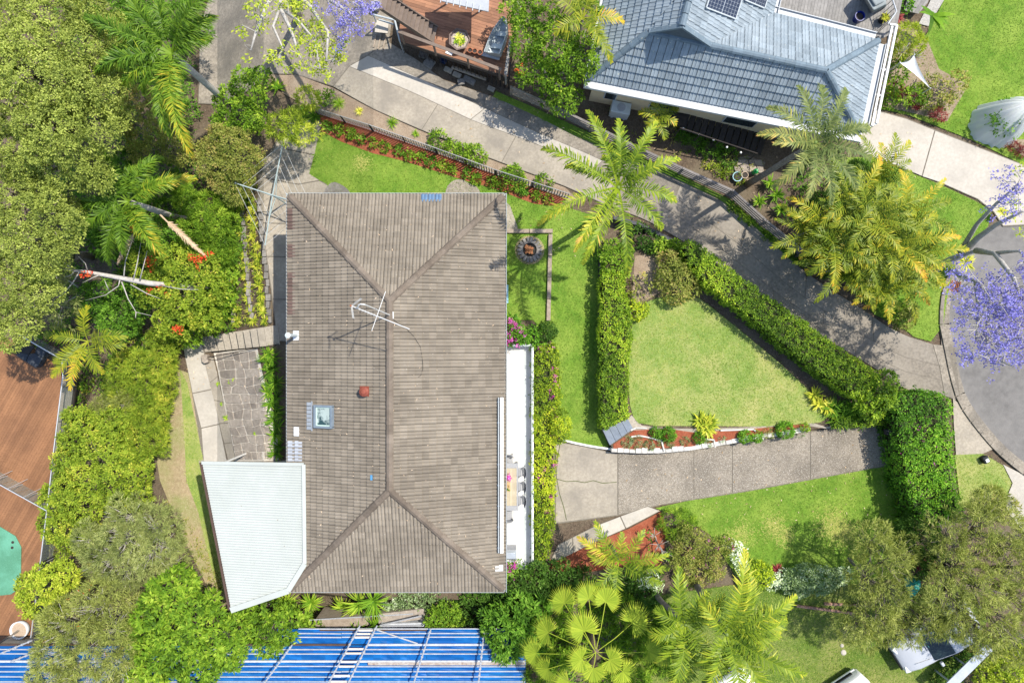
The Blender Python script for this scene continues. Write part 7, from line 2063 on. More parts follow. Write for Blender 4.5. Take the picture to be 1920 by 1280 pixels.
# bowl planter and black covered lounge on the deck
bp_ = empty('bowl_planter', P(34, 1182, PD), 'round white bowl planter with small trunk on the deck', 'planter')
c = P(34, 1182, PD + .45); c.z = PD
MB().lathe(c, [(.30, 0), (.42, .2), (.46, .45), (.42, .45), (.38, .36), (.01, .34)], 24).build('bowl', mat('white_bowl', (.72, .74, .76), (.64, .66, .68), 4, .5), bp_, smooth=True)
MB().lathe(c, [(.385, .35), (.38, .38), (.01, .40)], 18).build('soil', mat('pale_soil', (.52, .42, .32), (.38, .28, .2), 22, .95), bp_)
MB().tube([c + Vector((0, 0, .35)), c + Vector((-.2, -.15, .7)), c + Vector((-.55, -.4, 1.1))], [.06, .05, .04], 7).build('trunk', M_BARK, bp_)
strap('spiky_plant', 'yellow spiky plant cut by the left edge', 2, 1225, 60, .75, .05, 'strapy', rise=.9, arch=1.1, c0=.4, dz=1.8)
bl = empty('covered_lounge', P(60, 670, PD), 'black covered outdoor lounge on the pool deck', 'furniture')
def Z8(x, y): return (x / 8, 600 + y / 8)
for q, zz in (([(225, 520), (380, 625), (430, 510), (330, 470)], .45), ([(385, 628), (530, 715), (570, 692), (638, 572), (520, 490), (435, 512)], .47), ([(524, 488), (636, 566), (702, 462), (600, 400), (540, 400)], .47)):
    MB().prism([P(*Z8(*a), PD + zz) for a in q], PD + .08, PD + zz).build('cushion', mat('charcoal_cushion', (.055, .065, .08), (.04, .048, .06), 6, .8), bl, bevel=.03)
dv = [P(*Z8(*a), PD + h) for a, h in (((60, 470), .1), ((300, 300), 1.0), ((510, 400), .9), ((430, 510), .5), ((240, 500), .35))]
MB().add(dv + [v - Vector((0, 0, .06)) for v in dv], [(0, 1, 2, 3, 4), (9, 8, 7, 6, 5)] + [(i, i + 5, (i + 1) % 5 + 5, (i + 1) % 5) for i in range(5)]).build('cover', M_BLACK, bl)

# --- blue tarped roof, bottom
bt = empty('tarped_roof', P(700, 1240, -2), 'blue sheeted roof with white battens under repair at the bottom', 'roof')
M_TARP = mat('blue_tarp', (.004, .105, .36), (.003, .078, .285), 3, .45, c3=(.012, .17, .44), scale3=.9, amt3=.6, speck=(.3, .44, .66), sscale=3, sthr=.74, objvar=.15, stretch=(0, .6, 5))
M_BATT = mat('white_batten', (.55, .57, .60), (.40, .42, .45), 6, .5, speck=(.3, .28, .26), sscale=10, sthr=.72)
M_SCAF = mat('scaffold_tube', (.50, .51, .53), (.38, .39, .41), 14, .45, metal=.3)
BY = [1178, 1186.5, 1193, 1208, 1216, 1224, 1231.5, 1239, 1248, 1257.6, 1267, 1276, 1287, 1300]
BZ = 1.0
BY = [1178, 1186.5, 1193.5, 1208, 1216.5, 1224.5, 1239, 1248.5, 1258, 1267.5, 1277, 1288, 1300]
def bz(y): return BZ - (y - 1178) * .004
for i in range(len(BY) - 1):
    y0, y1 = BY[i], BY[i + 1]
    segs = [(-60, 300), (300, 520), (520, 700), (700, 800), (800, 986)]
    for j, (xa_, xb_) in enumerate(segs):
        if y0 < 1195 and xb_ <= 520: continue
        g = MB()
        n = 8
        V = []
        for k in range(n + 1):
            x = xa_ + (xb_ - xa_) * k / n
            sag = .03 * math.sin(k * 1.9 + i * 2.1 + j)
            V += [P(x, y0 + 1, bz(y0)) - Vector((0, 0, .01)), P(x, (y0 + y1) / 2, bz(y0) - .06 + sag), P(x, y1 - 1, bz(y1)) - Vector((0, 0, .01))]
        for k in range(n):
            g.add([V[3 * k], V[3 * k + 1], V[3 * k + 4], V[3 * k + 3]], [(0, 1, 2, 3)]); g.add([V[3 * k + 1], V[3 * k + 2], V[3 * k + 5], V[3 * k + 4]], [(0, 1, 2, 3)])
        g.build('tarp_sheet', M_TARP, bt)
for i, y in enumerate(BY):
    x0_ = 560 if y < 1195 else -60
    if i == 3: spans = [(-60, 655, brn), (690, 985, M_BATT)]
    else: spans = [(x0_, 640, M_BATT), (641, 985, M_BATT)]
    for a, b, mm in spans:
        w = .09 if i in (3, 6) else .036
        MB().bar(P(a, y, bz(y) + .03), P(b, y + random.uniform(-.6, .6), bz(y) + .03), w, .06).build('batten', mm, bt)
for y in (1239, 1241.5):
    MB().bar(P(690, y + 3, bz(y) + .05), P(985, y + 3, bz(y) + .05), .08, .03).build('capping_board', mat('rusty_board', (.45, .42, .38), (.28, .2, .15), 5, .7), bt)
MB().bar(P(600, 1180, 1.02), P(800, 1180, 1.02), .10, .05).build('capping_board', brn, bt)
MB().prism([(P(a, b, .5).x, P(a, b, .5).y) for a, b in [(-60, 1240), (300, 1240), (540, 1200), (975, 1192), (975, 1340), (-60, 1340)]], -2.3, .4).build('wall', M_BRICK, bt)
for a, b, z in (((675, 1172), (615, 1282), 1.35), ((707, 1172), (652, 1282), 1.35), ((808, 1178), (775, 1282), 1.3), ((907, 1190), (897, 1282), 1.3), ((548, 1208), (494, 1282), 1.3), ((90, 1212), (20, 1240), 1.2), ((60, 1200), (0, 1225), 1.2)):
    s_ = empty('scaffold_pole', P(*a, z), None, None)
    pa, pb = P(*a, z), P(*b, z)
    s_.location = pa
    MB().tube([pa, pb], .035, 7).build('tube', M_SCAF, s_)
    n_ = int((pb - pa).length / .28)
    for i in range(n_):
        c = pa.lerp(pb, (i + .5) / n_)
        MB().obox(c, (.09, .09, .1), Matrix.Rotation(random.uniform(0, 1.5), 3, 'Z')).build('clamp', M_SCAF, s_)
for o, lab in zip([x for x in bpy.data.objects if x.name.startswith('scaffold_pole')], ['scaffold pole just left of the pale ladder rungs on the blue roof', 'scaffold pole just right of the pale ladder rungs on the blue roof', 'scaffold pole right of the middle of the blue roof', 'rightmost scaffold pole on the blue roof near the tree', 'leftmost full scaffold pole beside the large leaved tree', 'scaffold pole near the bottom left corner', 'upper scaffold pole near the bottom left corner']):
    tag(o, lab, 'scaffold', 'scaffold poles on the blue roof')
lad = empty('roof_ladder', P(660, 1230, 1.3), 'pale plank rungs between two scaffold poles', 'ladder')
for i, y in enumerate((1181, 1187.5, 1194, 1216, 1224, 1240, 1248.5, 1266, 1277)):
    t = (y - 1172) / 110
    MB().bar(P(675 - 60 * t + 2, y, 1.2), P(707 - 55 * t - 2, y, 1.2), .09, .03).build('rung', mat('pale_plank', (.66, .60, .52), (.55, .49, .42), 6, .8, objvar=.1), lad)
for a, b, z, lab in (((712, 1172), (790, 1154), .6, 'upper steel tube leaning above the blue roof'), ((706, 1180), (783, 1206), 1.15, 'diagonal steel brace lying on the blue roof'), ((705, 1174), (790, 1172), .5, 'straight steel tube along the top edge of the blue roof'), ((560, 1163), (775, 1150), .2, 'long thin pipe above the retaining boards')):
    MB().tube([P(*a, z), P(*b, z)], .035, 7).build('steel_tube', M_SCAF, label=lab, cat='tube')
# retaining boards between house and blue roof
for a, b, z, w, mm, lab in (((600, 1158), (700, 1150), -.6, .45, M_SLEEPER, 'weathered board wall left of the yuccas'), ((715, 1148), (800, 1138), -.6, .5, M_STONE, 'sandy stone ledge right of the yuccas'), ((595, 1168), (680, 1160), -.8, .28, M_CONC_L, 'pale concrete ledge above the blue roof'), ((720, 1160), (800, 1158), -.4, .2, M_BATT, 'white flashing board above the blue roof')):
    MB().bar(P(*a, z), P(*b, z), w, 1.6).build('retaining_wall', mm, label=lab, cat='wall')

# --- fences
def fence_line(pl):
    return [PG(*q) for q in pl]
pk = empty('picket_fence', PG(820, 285), 'long pale picket fence above the red mulch row', 'fence')
pls = fence_line([(597, 214), (700, 246), (820, 288), (930, 328), (1066, 372)])
M_PICK = mat('pale_picket', (.34, .34, .335), (.25, .25, .245), 6, .6, objvar=.08)
pm = MB().obox((0, 0, .5), (.055, .02, .95)).mesh('picket', M_PICK)
tot = 0
for a, b in zip(pls[:-1], pls[1:]):
    d = (b - a); L = Vector((d.x, d.y)).length
    rz = math.atan2(d.y, d.x)
    n_ = int(L / .128)
    for i in range(n_):
        q = a.lerp(b, (i + .5) / n_)
        link_mesh('picket', pm, pk, M=Matrix.Translation((q.x, q.y, G(q.x, q.y))) @ Matrix.Rotation(rz, 4, 'Z'))
    for h, w in ((.98, .03), (.15, .03)):
        MB().bar(Vector((a.x, a.y, G(a.x, a.y) + h)), Vector((b.x, b.y, G(b.x, b.y) + h)), w, .045).build('rail', M_PICK, pk)
    for t in (0, .5):
        q = a.lerp(b, t)
        MB().bar(Vector((q.x, q.y, q.z - .1)), Vector((q.x, q.y, q.z + 1.0)), .06, .06).build('post', M_DARKTIM, pk)
rf = empty('rail_fence', PG(1270, 330), 'grey timber fence with horizontal rails along the shared driveway', 'fence')
pls = fence_line([(958, 178), (1036, 212), (1105, 246), (1190, 288), (1272, 326), (1362, 366), (1424, 422), (1498, 482)])
for k, (a, b) in enumerate(zip(pls[:-1], pls[1:])):
    d = (b - a).normalized(); nn = Vector((-d.y, d.x, 0))
    mm = mat('fence_timber', (.235, .215, .20), (.165, .15, .14), 6, .8, objvar=.12) if k > 0 else M_SLEEPER
    for h in (.18, .42, .66, .90):
        MB().bar(a + d * .03 + Vector((0, 0, h)), b - d * .03 + Vector((0, 0, h)), .035, .13).build('rail', mm, rf)
    MB().bar(a + d * .02 + Vector((0, 0, 1.01)), b - d * .02 + Vector((0, 0, 1.01)), .10, .035).build('capping', mm, rf)
    MB().bar(a - Vector((0, 0, .1)), a + Vector((0, 0, 1.06)), .09, .09).build('post', mm, rf)
# dark timber stair beside the cream wall
ts = empty('side_stairs', P(1340, 250, 0), 'black timber stairs along the cream wall of the blue roofed house', 'stairs')
for i in range(13):
    t = i / 12
    c = P(1286 + 142 * t, 222 + 46 * t, .75 - .05 * i)
    M3 = Matrix.Rotation(math.atan2(-46, 142), 3, 'Z')
    MB().obox(c, (.27, 1.15, .05), M3).build('tread', M_DARKTIM, ts)
boards([(1240, 196), (1292, 210), (1282, 238), (1232, 225)], .78, (142, 46), .14, M_DARKTIM, ts, seed=2)
pa, pb = P(1276, 240, 1.7), P(1420, 288, 1.1)
MB().tube([pa, pb], .03, 6).build('handrail', M_DARKTIM, ts)
for t in (0, .25, .5, .75, 1):
    q = pa.lerp(pb, t); MB().tube([Vector((q.x, q.y, 0)), q], .025, 6).build('post', M_DARKTIM, ts)
bulb = mat('white_bulb', (.85, .85, .83), None, 4, .4)
for (x, y) in ((1281, 241), (1311, 252), (1338, 262), (1363, 276), (1389, 286)):
    MB().lathe(P(x, y, 1.3), [(.01, -.05), (.045, -.02), (.05, .02), (.02, .05)], 10).build('lamp_globe', bulb, ts)
sp_ = sheet('stone_landing', [(1368, 300), (1400, 292), (1435, 305), (1425, 330), (1385, 325)], M_JOINT, .03)
stone_field([(1370, 300), (1428, 300), (1432, 326), (1378, 322)], 4, 2, sp_, M_STONE, 8, h=.06, zoff=.03)
# ------------------------------------------------------------------ furniture, vehicles, small things
M_GREYP = mat('grey_plastic', (.42, .43, .45), (.36, .37, .39), 5, .5)
M_TERRA = mat('terracotta', (.42, .16, .085), (.33, .12, .06), 9, .8)
TZ = .083
# dining table and chairs on the terrace
tbz = TZ + .74
tx0, tx1, ty0, ty1 = P(942, 0, tbz).x, P(972, 0, tbz).x, P(0, 957, tbz).y, P(0, 868, tbz).y
tb_ = empty('outdoor_table', ((tx0 + tx1) / 2, (ty0 + ty1) / 2, TZ), 'pale slatted outdoor dining table on the white terrace', 'table')
sw = (tx1 - tx0) / 9
cream = mat('cream_slat', (.52, .45, .31), (.46, .39, .27), 4, .6, objvar=.06)
gsl = mat('pale_grey_slat', (.36, .365, .375), (.31, .315, .325), 4, .6)
for i in range(9):
    edge = i in (0, 8)
    MB().box(tx0 + i * sw + .004, tx0 + (i + 1) * sw - .004, ty0 + (0 if edge else .24), ty1 - (0 if edge else .24), tbz - .03, tbz).build('slat', gsl if edge else cream, tb_)
for y0_, y1_ in ((ty0, ty0 + .235), (ty1 - .235, ty1)):
    MB().box(tx0 + sw + .002, tx1 - sw - .002, y0_, y1_, tbz - .03, tbz - .001).build('end_board', gsl, tb_)
for x in (tx0 + .06, tx1 - .06):
    for y in (ty0 + .08, ty1 - .08):
        MB().box(x - .03, x + .03, y - .03, y + .03, TZ, tbz - .031).build('leg', gsl, tb_)
def chair(px, py, rz, lab):
    c = P(px, py, TZ + .45); c.z = TZ
    ch = empty('outdoor_chair', c, lab, 'chair', 'chairs round the terrace table', rz)
    def part(mb, name, mm, **k):
        me = mb.mesh(name, mm, smooth=k.get('smooth', False)); o = bpy.data.objects.new(name, me); COL.objects.link(o); o.parent = ch
    m = MB()
    for i in range(5):
        m = MB().box(-.20 + i * .082, -.20 + i * .082 + .07, -.21, .21, .43, .455); part(m, 'seat_slat', gsl)
    # curved back
    rings = []
    for z, rr in ((.46, .21), (.82, .27)):
        rings.append([Vector((-.12 - rr * math.cos(t) * .55, rr * math.sin(t) * 1.02, z)) for t in np.linspace(-1.4, 1.4, 9)])
    V = rings[0] + rings[1] + [v + Vector((.03, 0, 0)) for v in rings[0]] + [v + Vector((.03, 0, 0)) for v in rings[1]]
    F = [(i, i + 1, 10 + i, 9 + i) for i in range(8)] + [(18 + i, 27 + i, 28 + i, 19 + i) for i in range(8)] + [(9 + i, 10 + i, 28 + i, 27 + i) for i in range(8)]
    part(MB().add(V, F), 'backrest', mat('chair_back', (.24, .25, .27), (.2, .21, .23), 5, .6), smooth=True)
    for x in (-.18, .18):
        for y in (-.19, .19):
            part(MB().tube([(x * 1.1, y * 1.1, 0), (x, y, .44)], .018, 6), 'leg', gsl)
chair(978, 884, math.pi, 'terrace chair on the right side of the table, nearest the pink flowers')
chair(978, 911, math.pi, 'middle terrace chair on the right side of the table')
chair(978, 937, math.pi, 'terrace chair on the right side of the table, farthest down')
chair(953, 861, -math.pi / 2, 'terrace chair at the upper end of the table')
chair(952, 966, math.pi / 2, 'terrace chair at the lower end of the table')
for o in bpy.data.objects:
    if o.name.startswith('outdoor_chair') and abs(o.rotation_euler[2] - math.pi) < .01: o.location.x -= .02
flw = empty('flower_vase', P(952, 894, tbz), 'magenta flowers in a low vase on the terrace table', 'flowers')
c = P(952, 894, tbz)
MB().lathe(c, [(.05, 0), (.07, .05), (.05, .12), (.04, .12), (.03, .02)], 12).build('vase', M_WHITE, flw)
rgv = np.random.default_rng(3)
bb = np.array(c) + np.r_[0, 0, .16] + rgv.normal(0, .09, (90, 3)) * [1, .8, .4]
quads_obj('petals', leaves(bb, unit(rgv.normal(0, 1, (90, 3))), unit(rgv.normal(0, .5, (90, 3)) + [0, 0, 1]), np.full(90, .08), np.full(90, .06)), rgv.uniform(0, 1, 90), LM['pink'], flw)
ty_ = empty('wooden_tray', P(953, 912, tbz), 'wooden tray with bread and greens on the terrace table', 'tray')
c = P(952, 912, tbz)
MB().obox(c + Vector((0, 0, .015)), (.24, .44, .025)).build('board', mat('tray_wood', (.55, .38, .20), (.45, .3, .15), 6, .6), ty_)
for k in range(5):
    q = c + Vector((random.uniform(-.07, .07), .02 + k * .035, .05))
    MB().lathe(q, [(.01, -.02), (.04, -.01), (.045, .01), (.01, .03)], 10).build('bread_roll', mat('bread', (.5, .33, .16), (.4, .25, .11), 12, .8), ty_)
gq = np.array(c) + np.r_[0, -.13, .05] + rgv.normal(0, .035, (24, 3))
quads_obj('greens', leaves(gq, unit(rgv.normal(0, 1, (24, 3))), unit(rgv.normal(0, .5, (24, 3)) + [0, 0, 1]), np.full(24, .09), np.full(24, .05)), rgv.uniform(.3, .8, 24), LM['mid'], ty_)
# barbecue
bq = empty('barbecue', P(955, 1040, TZ), 'silver grey barbecue at the lower end of the terrace', 'barbecue')
c = P(956, 1040, TZ + .9); c.z = TZ
MB().obox(c + Vector((0, 0, .45)), (.62, .46, .9)).build('cabinet', M_GREYP, bq, bevel=.02)
MB().loft([[c + Vector((x, y, .9)) for x, y in ((-.30, -.22), (.30, -.22), (.30, .22), (-.30, .22))], [c + Vector((x, y, 1.08)) for x, y in ((-.26, -.12), (.26, -.12), (.26, .16), (-.26, .16))]]).build('lid', mat('steel_lid', (.50, .54, .58), (.44, .48, .52), 5, .3, metal=.3), bq, bevel=.02)
MB().tube([c + Vector((-.2, -.26, .98)), c + Vector((.2, -.26, .98))], .015, 6).build('handle', M_STEEL, bq)
MB().obox(c + Vector((-.40, .0, .86)), (.18, .4, .03)).build('side_shelf', M_DARKTIM, bq)
MB().obox(c + Vector((-.28, .42, .45)), (.3, .3, .9)).build('gas_box', M_GREYP, bq)
# pale blue bench under the east eave
bn_ = empty('blue_bench', P(948, 551, 0), 'pale blue bench end sticking out from under the eave', 'bench')
x1_ = P(953, 0, .45).x
ya, yb = P(0, 568, .45).y, P(0, 534, .45).y
for i in range(3):
    MB().box(x1_ - .14 * (i + 1) + .01, x1_ - .14 * i, ya, yb, .42, .45).build('seat_slat', mat('pale_blue_paint', (.30, .55, .68), (.26, .5, .62), 4, .6), bn_)
for y in (ya + .08, yb - .08):
    for x in (x1_ - .06, x1_ - .36):
        MB().box(x - .03, x + .03, y - .03, y + .03, .0, .419).build('leg', MATS['pale_blue_paint'], bn_)
# rotary clothesline
cl_ = empty('clothesline', PG(513, 372), 'green grey rotary clothesline beside the house corner', 'clothesline')
galv = mat('galvanised_green', (.36, .44, .44), (.30, .37, .37), 6, .5)
hz_ = .55
hub = P(511, 366, hz_)
MB().tube([Vector((hub.x, hub.y, G(hub.x, hub.y) - .1)), hub + Vector((0, 0, .1))], .04, 8).build('mast', galv, cl_)
tips_ = [P(530, 270, hz_ + .3), P(440, 343, hz_ + .3), P(497, 460, hz_ + .3), P(584, 388, hz_ + .3)]
for t in tips_:
    MB().tube([hub, t], .03, 7).build('arm', galv, cl_)
    MB().tube([hub - Vector((0, 0, .45)), hub.lerp(t, .45)], .02, 6).build('brace', galv, cl_)
wire = mat('line_wire', (.6, .62, .62), None, 4, .5)
for k in (1.0, .8, .6, .42):
    for i in range(4):
        a, b = hub.lerp(tips_[i], k), hub.lerp(tips_[(i + 1) % 4], k)
        MB().tube([a, b], .007, 4).build('line', wire, cl_)
# items on the orange deck
bw = empty('rusty_planter', P(860, 76, DZ), 'faceted rusty bowl planter with succulents on the orange deck', 'planter')
c = P(861, 74, DZ + .4); c.z = DZ
MB().lathe(c, [(.22, 0), (.42, .18), (.52, .42), (.47, .42), (.40, .30), (.01, .28)], 7).build('bowl', mat('rusty_bowl', (.20, .145, .12), (.14, .10, .085), 8, .7), bw)
MB().lathe(c, [(.44, .33), (.40, .36), (.01, .38)], 7).build('soil', mat('pale_soil2', (.45, .38, .33), (.33, .27, .23), 14, .9), bw)
for (dx, dy, n, L, mk, c0) in ((0, .1, 30, .28, 'strapy', .75), (.15, -.1, 20, .2, 'strap', .6), (-.14, -.1, 20, .2, 'strap', .7), (.05, -.2, 16, .16, 'strapy', .4)):
    Q, C = strap_quads((c.x + dx, c.y + dy, c.z + .37), n, L, .06, np.random.default_rng(int(9 + dx * 50)), .9, .8, c0)
    quads_obj('succulent', Q, C, LM[mk], bw)
for i, (x, y, lab) in enumerate([(881, 94, 'left terracotta pot of three on the deck plank'), (890, 95.5, 'middle terracotta pot of three on the deck plank'), (900, 98, 'right terracotta pot of three on the deck plank')]):
    c = P(x, y, DZ + .25); c.z = DZ + .0
    pt2 = empty('terracotta_pot', c, lab, 'pot', 'terracotta pots on the orange deck')
    MB().lathe(c, [(.075, 0.002), (.11, .2), (.125, .2), (.125, .25), (.10, .25), (.09, .19), (.01, .18)], 16).build('pot', M_TERRA, pt2, smooth=False)
    MB().lathe(c, [(.092, .195), (.05, .2), (.01, .2)], 12).build('soil', M_DARKTIM, pt2)
MB().bar(P(898, 100, DZ + .04), P(937, 110, DZ + .04), .16, .05).build('white_plank', M_BATT, label='weathered white plank lying on the orange deck', cat='plank')
MB().bar(P(836, 97, DZ + .03), P(848, 102, DZ + .03), .14, .02).build('paper_sheet', M_WHITE, label='small white board scrap by the deck handrail', cat='board')
# aluminium dinghy leaning on its side
bo_ = empty('dinghy', P(942, 70, DZ), 'small aluminium dinghy leaning on its side on the deck', 'boat')
M_ALU = mat('boat_aluminium', (.45, .50, .52), (.38, .43, .45), 6, .4, metal=.35, speck=(.25, .26, .25), sscale=14, sthr=.70)
bow, stern = P(951, 38, DZ + .55), P(927, 104, DZ + .45)
ax = (bow - stern); LB = ax.length; ax.normalize()
lean_ = Vector((-.62, -.25, .74)); upv = (lean_ - ax * lean_.dot(ax)).normalized()     # boat's own 'up' tips over to the left
sd_ = ax.cross(upv).normalized()
def boat_ring(t, sc):
    w = .46 * (1 - .95 * max(0, (t - .35) / .65) ** 2.2) * sc; h = .40
    kx = .06 + .16 * max(0, (t - .5) / .5) ** 2
    c = stern + ax * (LB * t)
    pr = [(-1, h), (-.93, .2), (-.7, .04), (0, -.02), (.7, .04), (.93, .2), (1, h)]
    return [c + sd_ * (w * a) + upv * ((b - h / 2) * sc + (kx if b < .1 else kx * .5) * 1.0) for a, b in pr]
outer = [boat_ring(t, 1.0) for t in np.linspace(0, 1, 9)]
inner = [boat_ring(t, .93) for t in np.linspace(.02, .97, 9)]
hb = MB()
hb.loft(outer, closed=False); hb.loft([list(reversed(r)) for r in inner], closed=False)
hb.add(outer[0], [tuple(reversed(range(7)))])
hb.build('hull', M_ALU, bo_)
for s_ in (0, 6):
    MB().tube([r[s_] for r in outer], .025, 6).build('gunwale', M_ALU, bo_)
for t in (.25, .6):
    r = boat_ring(t, .9)
    MB().bar(r[1], r[5], .22, .03, up=upv).build('thwart', M_ALU, bo_)
# table, poles and frame on the court
gt = empty('stone_table', P(716, 51, 0), 'square pale stone topped table on the shaded court', 'table')
c = P(716, 51, .5)
MB().obox(c, (.62, .56, .06), Matrix.Rotation(-.1, 3, 'Z')).build('table_top', M_CONC_L, gt)
MB().obox(Vector((c.x, c.y, .25 + G(c.x, c.y) / 2)), (.2, .2, .5)).build('pedestal', M_CONC, gt)
for (a, b, lab) in (((706, 66), (701, 90), 'left of three pale timber strips on the court'), ((715, 67), (709, 94), 'middle of three pale timber strips on the court'), ((724, 68), (718, 97), 'right of three pale timber strips on the court')):
    MB().bar(PG(*a, .07), PG(*b, .07), .06, .05).build('timber_strip', M_SLEEPER, label=lab, cat='timber')
fm_ = empty('steel_gate', PG(745, 60), 'grey steel gate frame below the deck stairs', 'frame')
for a, b in (((700, 28, 1.2), (740, 38, 1.2)), ((740, 38, 1.2), (750, 78, 1.2)), ((710, 37, .9), (738, 46, .9))):
    MB().tube([P(*a), P(*b)], .045, 7).build('tube', M_GUT, fm_)
for (x, y) in ((700, 28), (740, 38), (750, 78)):
    p = P(x, y, 1.2); MB().tube([Vector((p.x, p.y, G(p.x, p.y) - .05)), p], .04, 7).build('post', M_GUT, fm_)
pz = empty('plant_pot', P(704, 8, 0), 'round pale pot with lilac flowers at the stair head', 'pot')
c = P(704, 8, .5); c.z = G(c.x, c.y)
MB().lathe(c, [(.14, 0), (.22, .35), (.22, .42), (.19, .42), (.17, .34), (.01, .33)], 16).build('pot', M_GREYP, pz)
gq = np.array(c) + np.r_[0, 0, .42] + rgv.normal(0, .07, (60, 3))
quads_obj('flowers', leaves(gq, unit(rgv.normal(0, 1, (60, 3))), unit(rgv.normal(0, .5, (60, 3)) + [0, 0, 1]), np.full(60, .07), np.full(60, .05)), rgv.uniform(0, 1, 60), LM['purple'], pz)
# blocks and log under the deck edge
for (x, y, l, w, rz, mm, lab) in ((841, 133, .42, .24, -.45, M_CONC, 'left concrete block below the deck edge'), (857, 142, .42, .24, -.45, M_CONC, 'second concrete block below the deck edge'), (921, 168, .36, .22, -.45, M_CONC, 'lone concrete block beside the fence corner'), (805, 120, .5, .45, -.6, M_STONE_G, 'grey flat rock below the deck edge'), (795, 105, .45, .3, -.3, M_STONE_G, 'small dark rock below the deck'), (880, 152, .6, .3, -.5, M_STONE_G, 'flat rock right of the concrete blocks'), (865, 155, .35, .3, .2, M_STONE_G, 'mossy rock below the blocks')):
    c = PG(x, y); h = .16
    MB().obox(c + Vector((0, 0, h / 2)), (l, w, h), Matrix.Rotation(rz, 3, 'Z')).build('block', mm, label=lab, cat='block' if mm is M_CONC else 'rock', bevel=.03)
MB().tube([PG(848, 129, .2), PG(912, 152, .2)], [.09, .08], 8).build('timber_log', M_SLEEPER, label='long pale log lying below the deck edge', cat='log')
MB().obox(PG(832, 117, .18), (.28, .2, .3), Matrix.Rotation(-.4, 3, 'Z')).build('blue_crate', mat('blue_plastic', (.02, .05, .16), (.015, .04, .12), 4, .5), label='small dark blue crate below the deck', cat='crate', bevel=.02)
# air conditioner
ac = empty('air_conditioner', PG(1158, 203), 'pale boxy air conditioner unit beside the cream wall', 'air conditioner')
c = PG(1160, 212); M3 = Matrix.Rotation(math.atan2(-46, 230), 3, 'Z')
MB().obox(c + Vector((0, 0, .42)), (.92, .55, .8), M3).build('casing', mat('ac_casing', (.60, .63, .62), (.54, .57, .56), 5, .5), ac, bevel=.03)
MB().lathe(c + Vector((0, 0, .82)), [(.2, .003), (.2, .02), (.17, .02), (.01, .012)], 18).build('fan_grille', M_GREYP, ac)
for y in (-.3, .3):
    MB().obox(c + M3 @ Vector((y, 0, .02)), (.1, .6, .06), M3).build('foot', M_GREYP, ac)
# things on the grey deck
gb = empty('covered_barbecue', P(1640, 5, 1.9), 'grey fabric covered barbecue on the grey deck', 'barbecue')
r0 = [P(a, b, 1.92) for a, b in ((1612, -12), (1634, 26), (1662, 14), (1660, -24), (1630, -30))]; r1 = [P(a, b, 2.85) for a, b in ((1618, -12), (1638, 20), (1662, 8), (1660, -22), (1632, -28))]
MB().loft([r0, r1]).build('cover', mat('grey_cover', (.27, .30, .30), (.22, .245, .245), 5, .8, bump=.4, bscale=10), gb, bevel=.06)
MB().prism([p_.lerp(sum(r1, Vector()) / 5, .25) for p_ in r1], 2.85, 2.97).build('cover_top', MATS['grey_cover'], gb, bevel=.05)
def potted(px, py, z, r, h, mm, lab, nm, mk=None, name='plant_pot'):
    c = P(px, py, z + h); c.z = z
    e = empty(name, c, lab, nm)
    MB().lathe(c, [(r * .7, 0.002), (r, h * .9), (r, h), (r * .86, h), (r * .8, h * .75), (.01, h * .72)], 18).build('pot', mm, e)
    MB().lathe(c, [(r * .81, h * .76), (r * .5, h * .79), (.01, h * .79)], 12).build('soil', M_DARKTIM, e)
    if mk:
        Q, C = strap_quads((c.x, c.y, c.z + h * .8), 40, r * 1.6, .04, np.random.default_rng(int(px)), 1.0, 1.2, .5)
        quads_obj('leaves', Q, C, LM[mk], e)
potted(1613, 30, 1.9, .23, .4, mat('cobalt_glaze', (.01, .025, .22), (.008, .018, .16), 4, .2), 'cobalt blue glazed pot on the grey deck', 'pot')
potted(1660, 33, 1.9, .2, .35, M_BLACK, 'dark pot with grassy plant at the deck corner', 'pot', 'strapy')
potted(1684, 34, .9, .2, .3, M_TERRA, 'terracotta pot with rusty plant outside the deck corner', 'pot', 'redleaf')
potted(1680, 58, .6, .14, .25, M_TERRA, 'small terracotta pot under the yellow shrub', 'pot')
potted(1663, 153, .3, .16, .28, M_TERRA, 'terracotta pot beside the white pergola beam', 'pot')
# shade sail
V = []
n = 8
a_, b_, c_ = P(1687, 118, 2.3), P(1714, 103, 2.5), P(1744, 166, 1.5)
mid = P(1708, 128, 2.0)
ring = []
for p_, q_ in ((a_, b_), (b_, c_), (c_, a_)):
    cen = (a_ + b_ + c_) / 3
    for i in range(6):
        t = i / 6
        x = p_.lerp(q_, t); x = x.lerp(cen, .25 * 4 * t * (1 - t) * .9)
        ring.append(x)
cen = (a_ + b_ + c_) / 3 - Vector((0, 0, .15))
MB().add(ring + [cen], [(i, (i + 1) % 18, 18) for i in range(18)]).build('sail', mat('sail_cloth', (.82, .82, .82), (.78, .78, .78), 3, .8), empty('shade_sail', cen - Vector((0, 0, 1.8)), 'small white triangular shade sail over the garden bed', 'shade sail'), smooth=True)
sroot = bpy.data.objects['shade_sail']
for p_ in (a_, b_, c_):
    MB().tube([Vector((p_.x, p_.y, 0)), p_ + Vector((0, 0, .05))], .025, 6).build('pole', M_GUT, sroot)
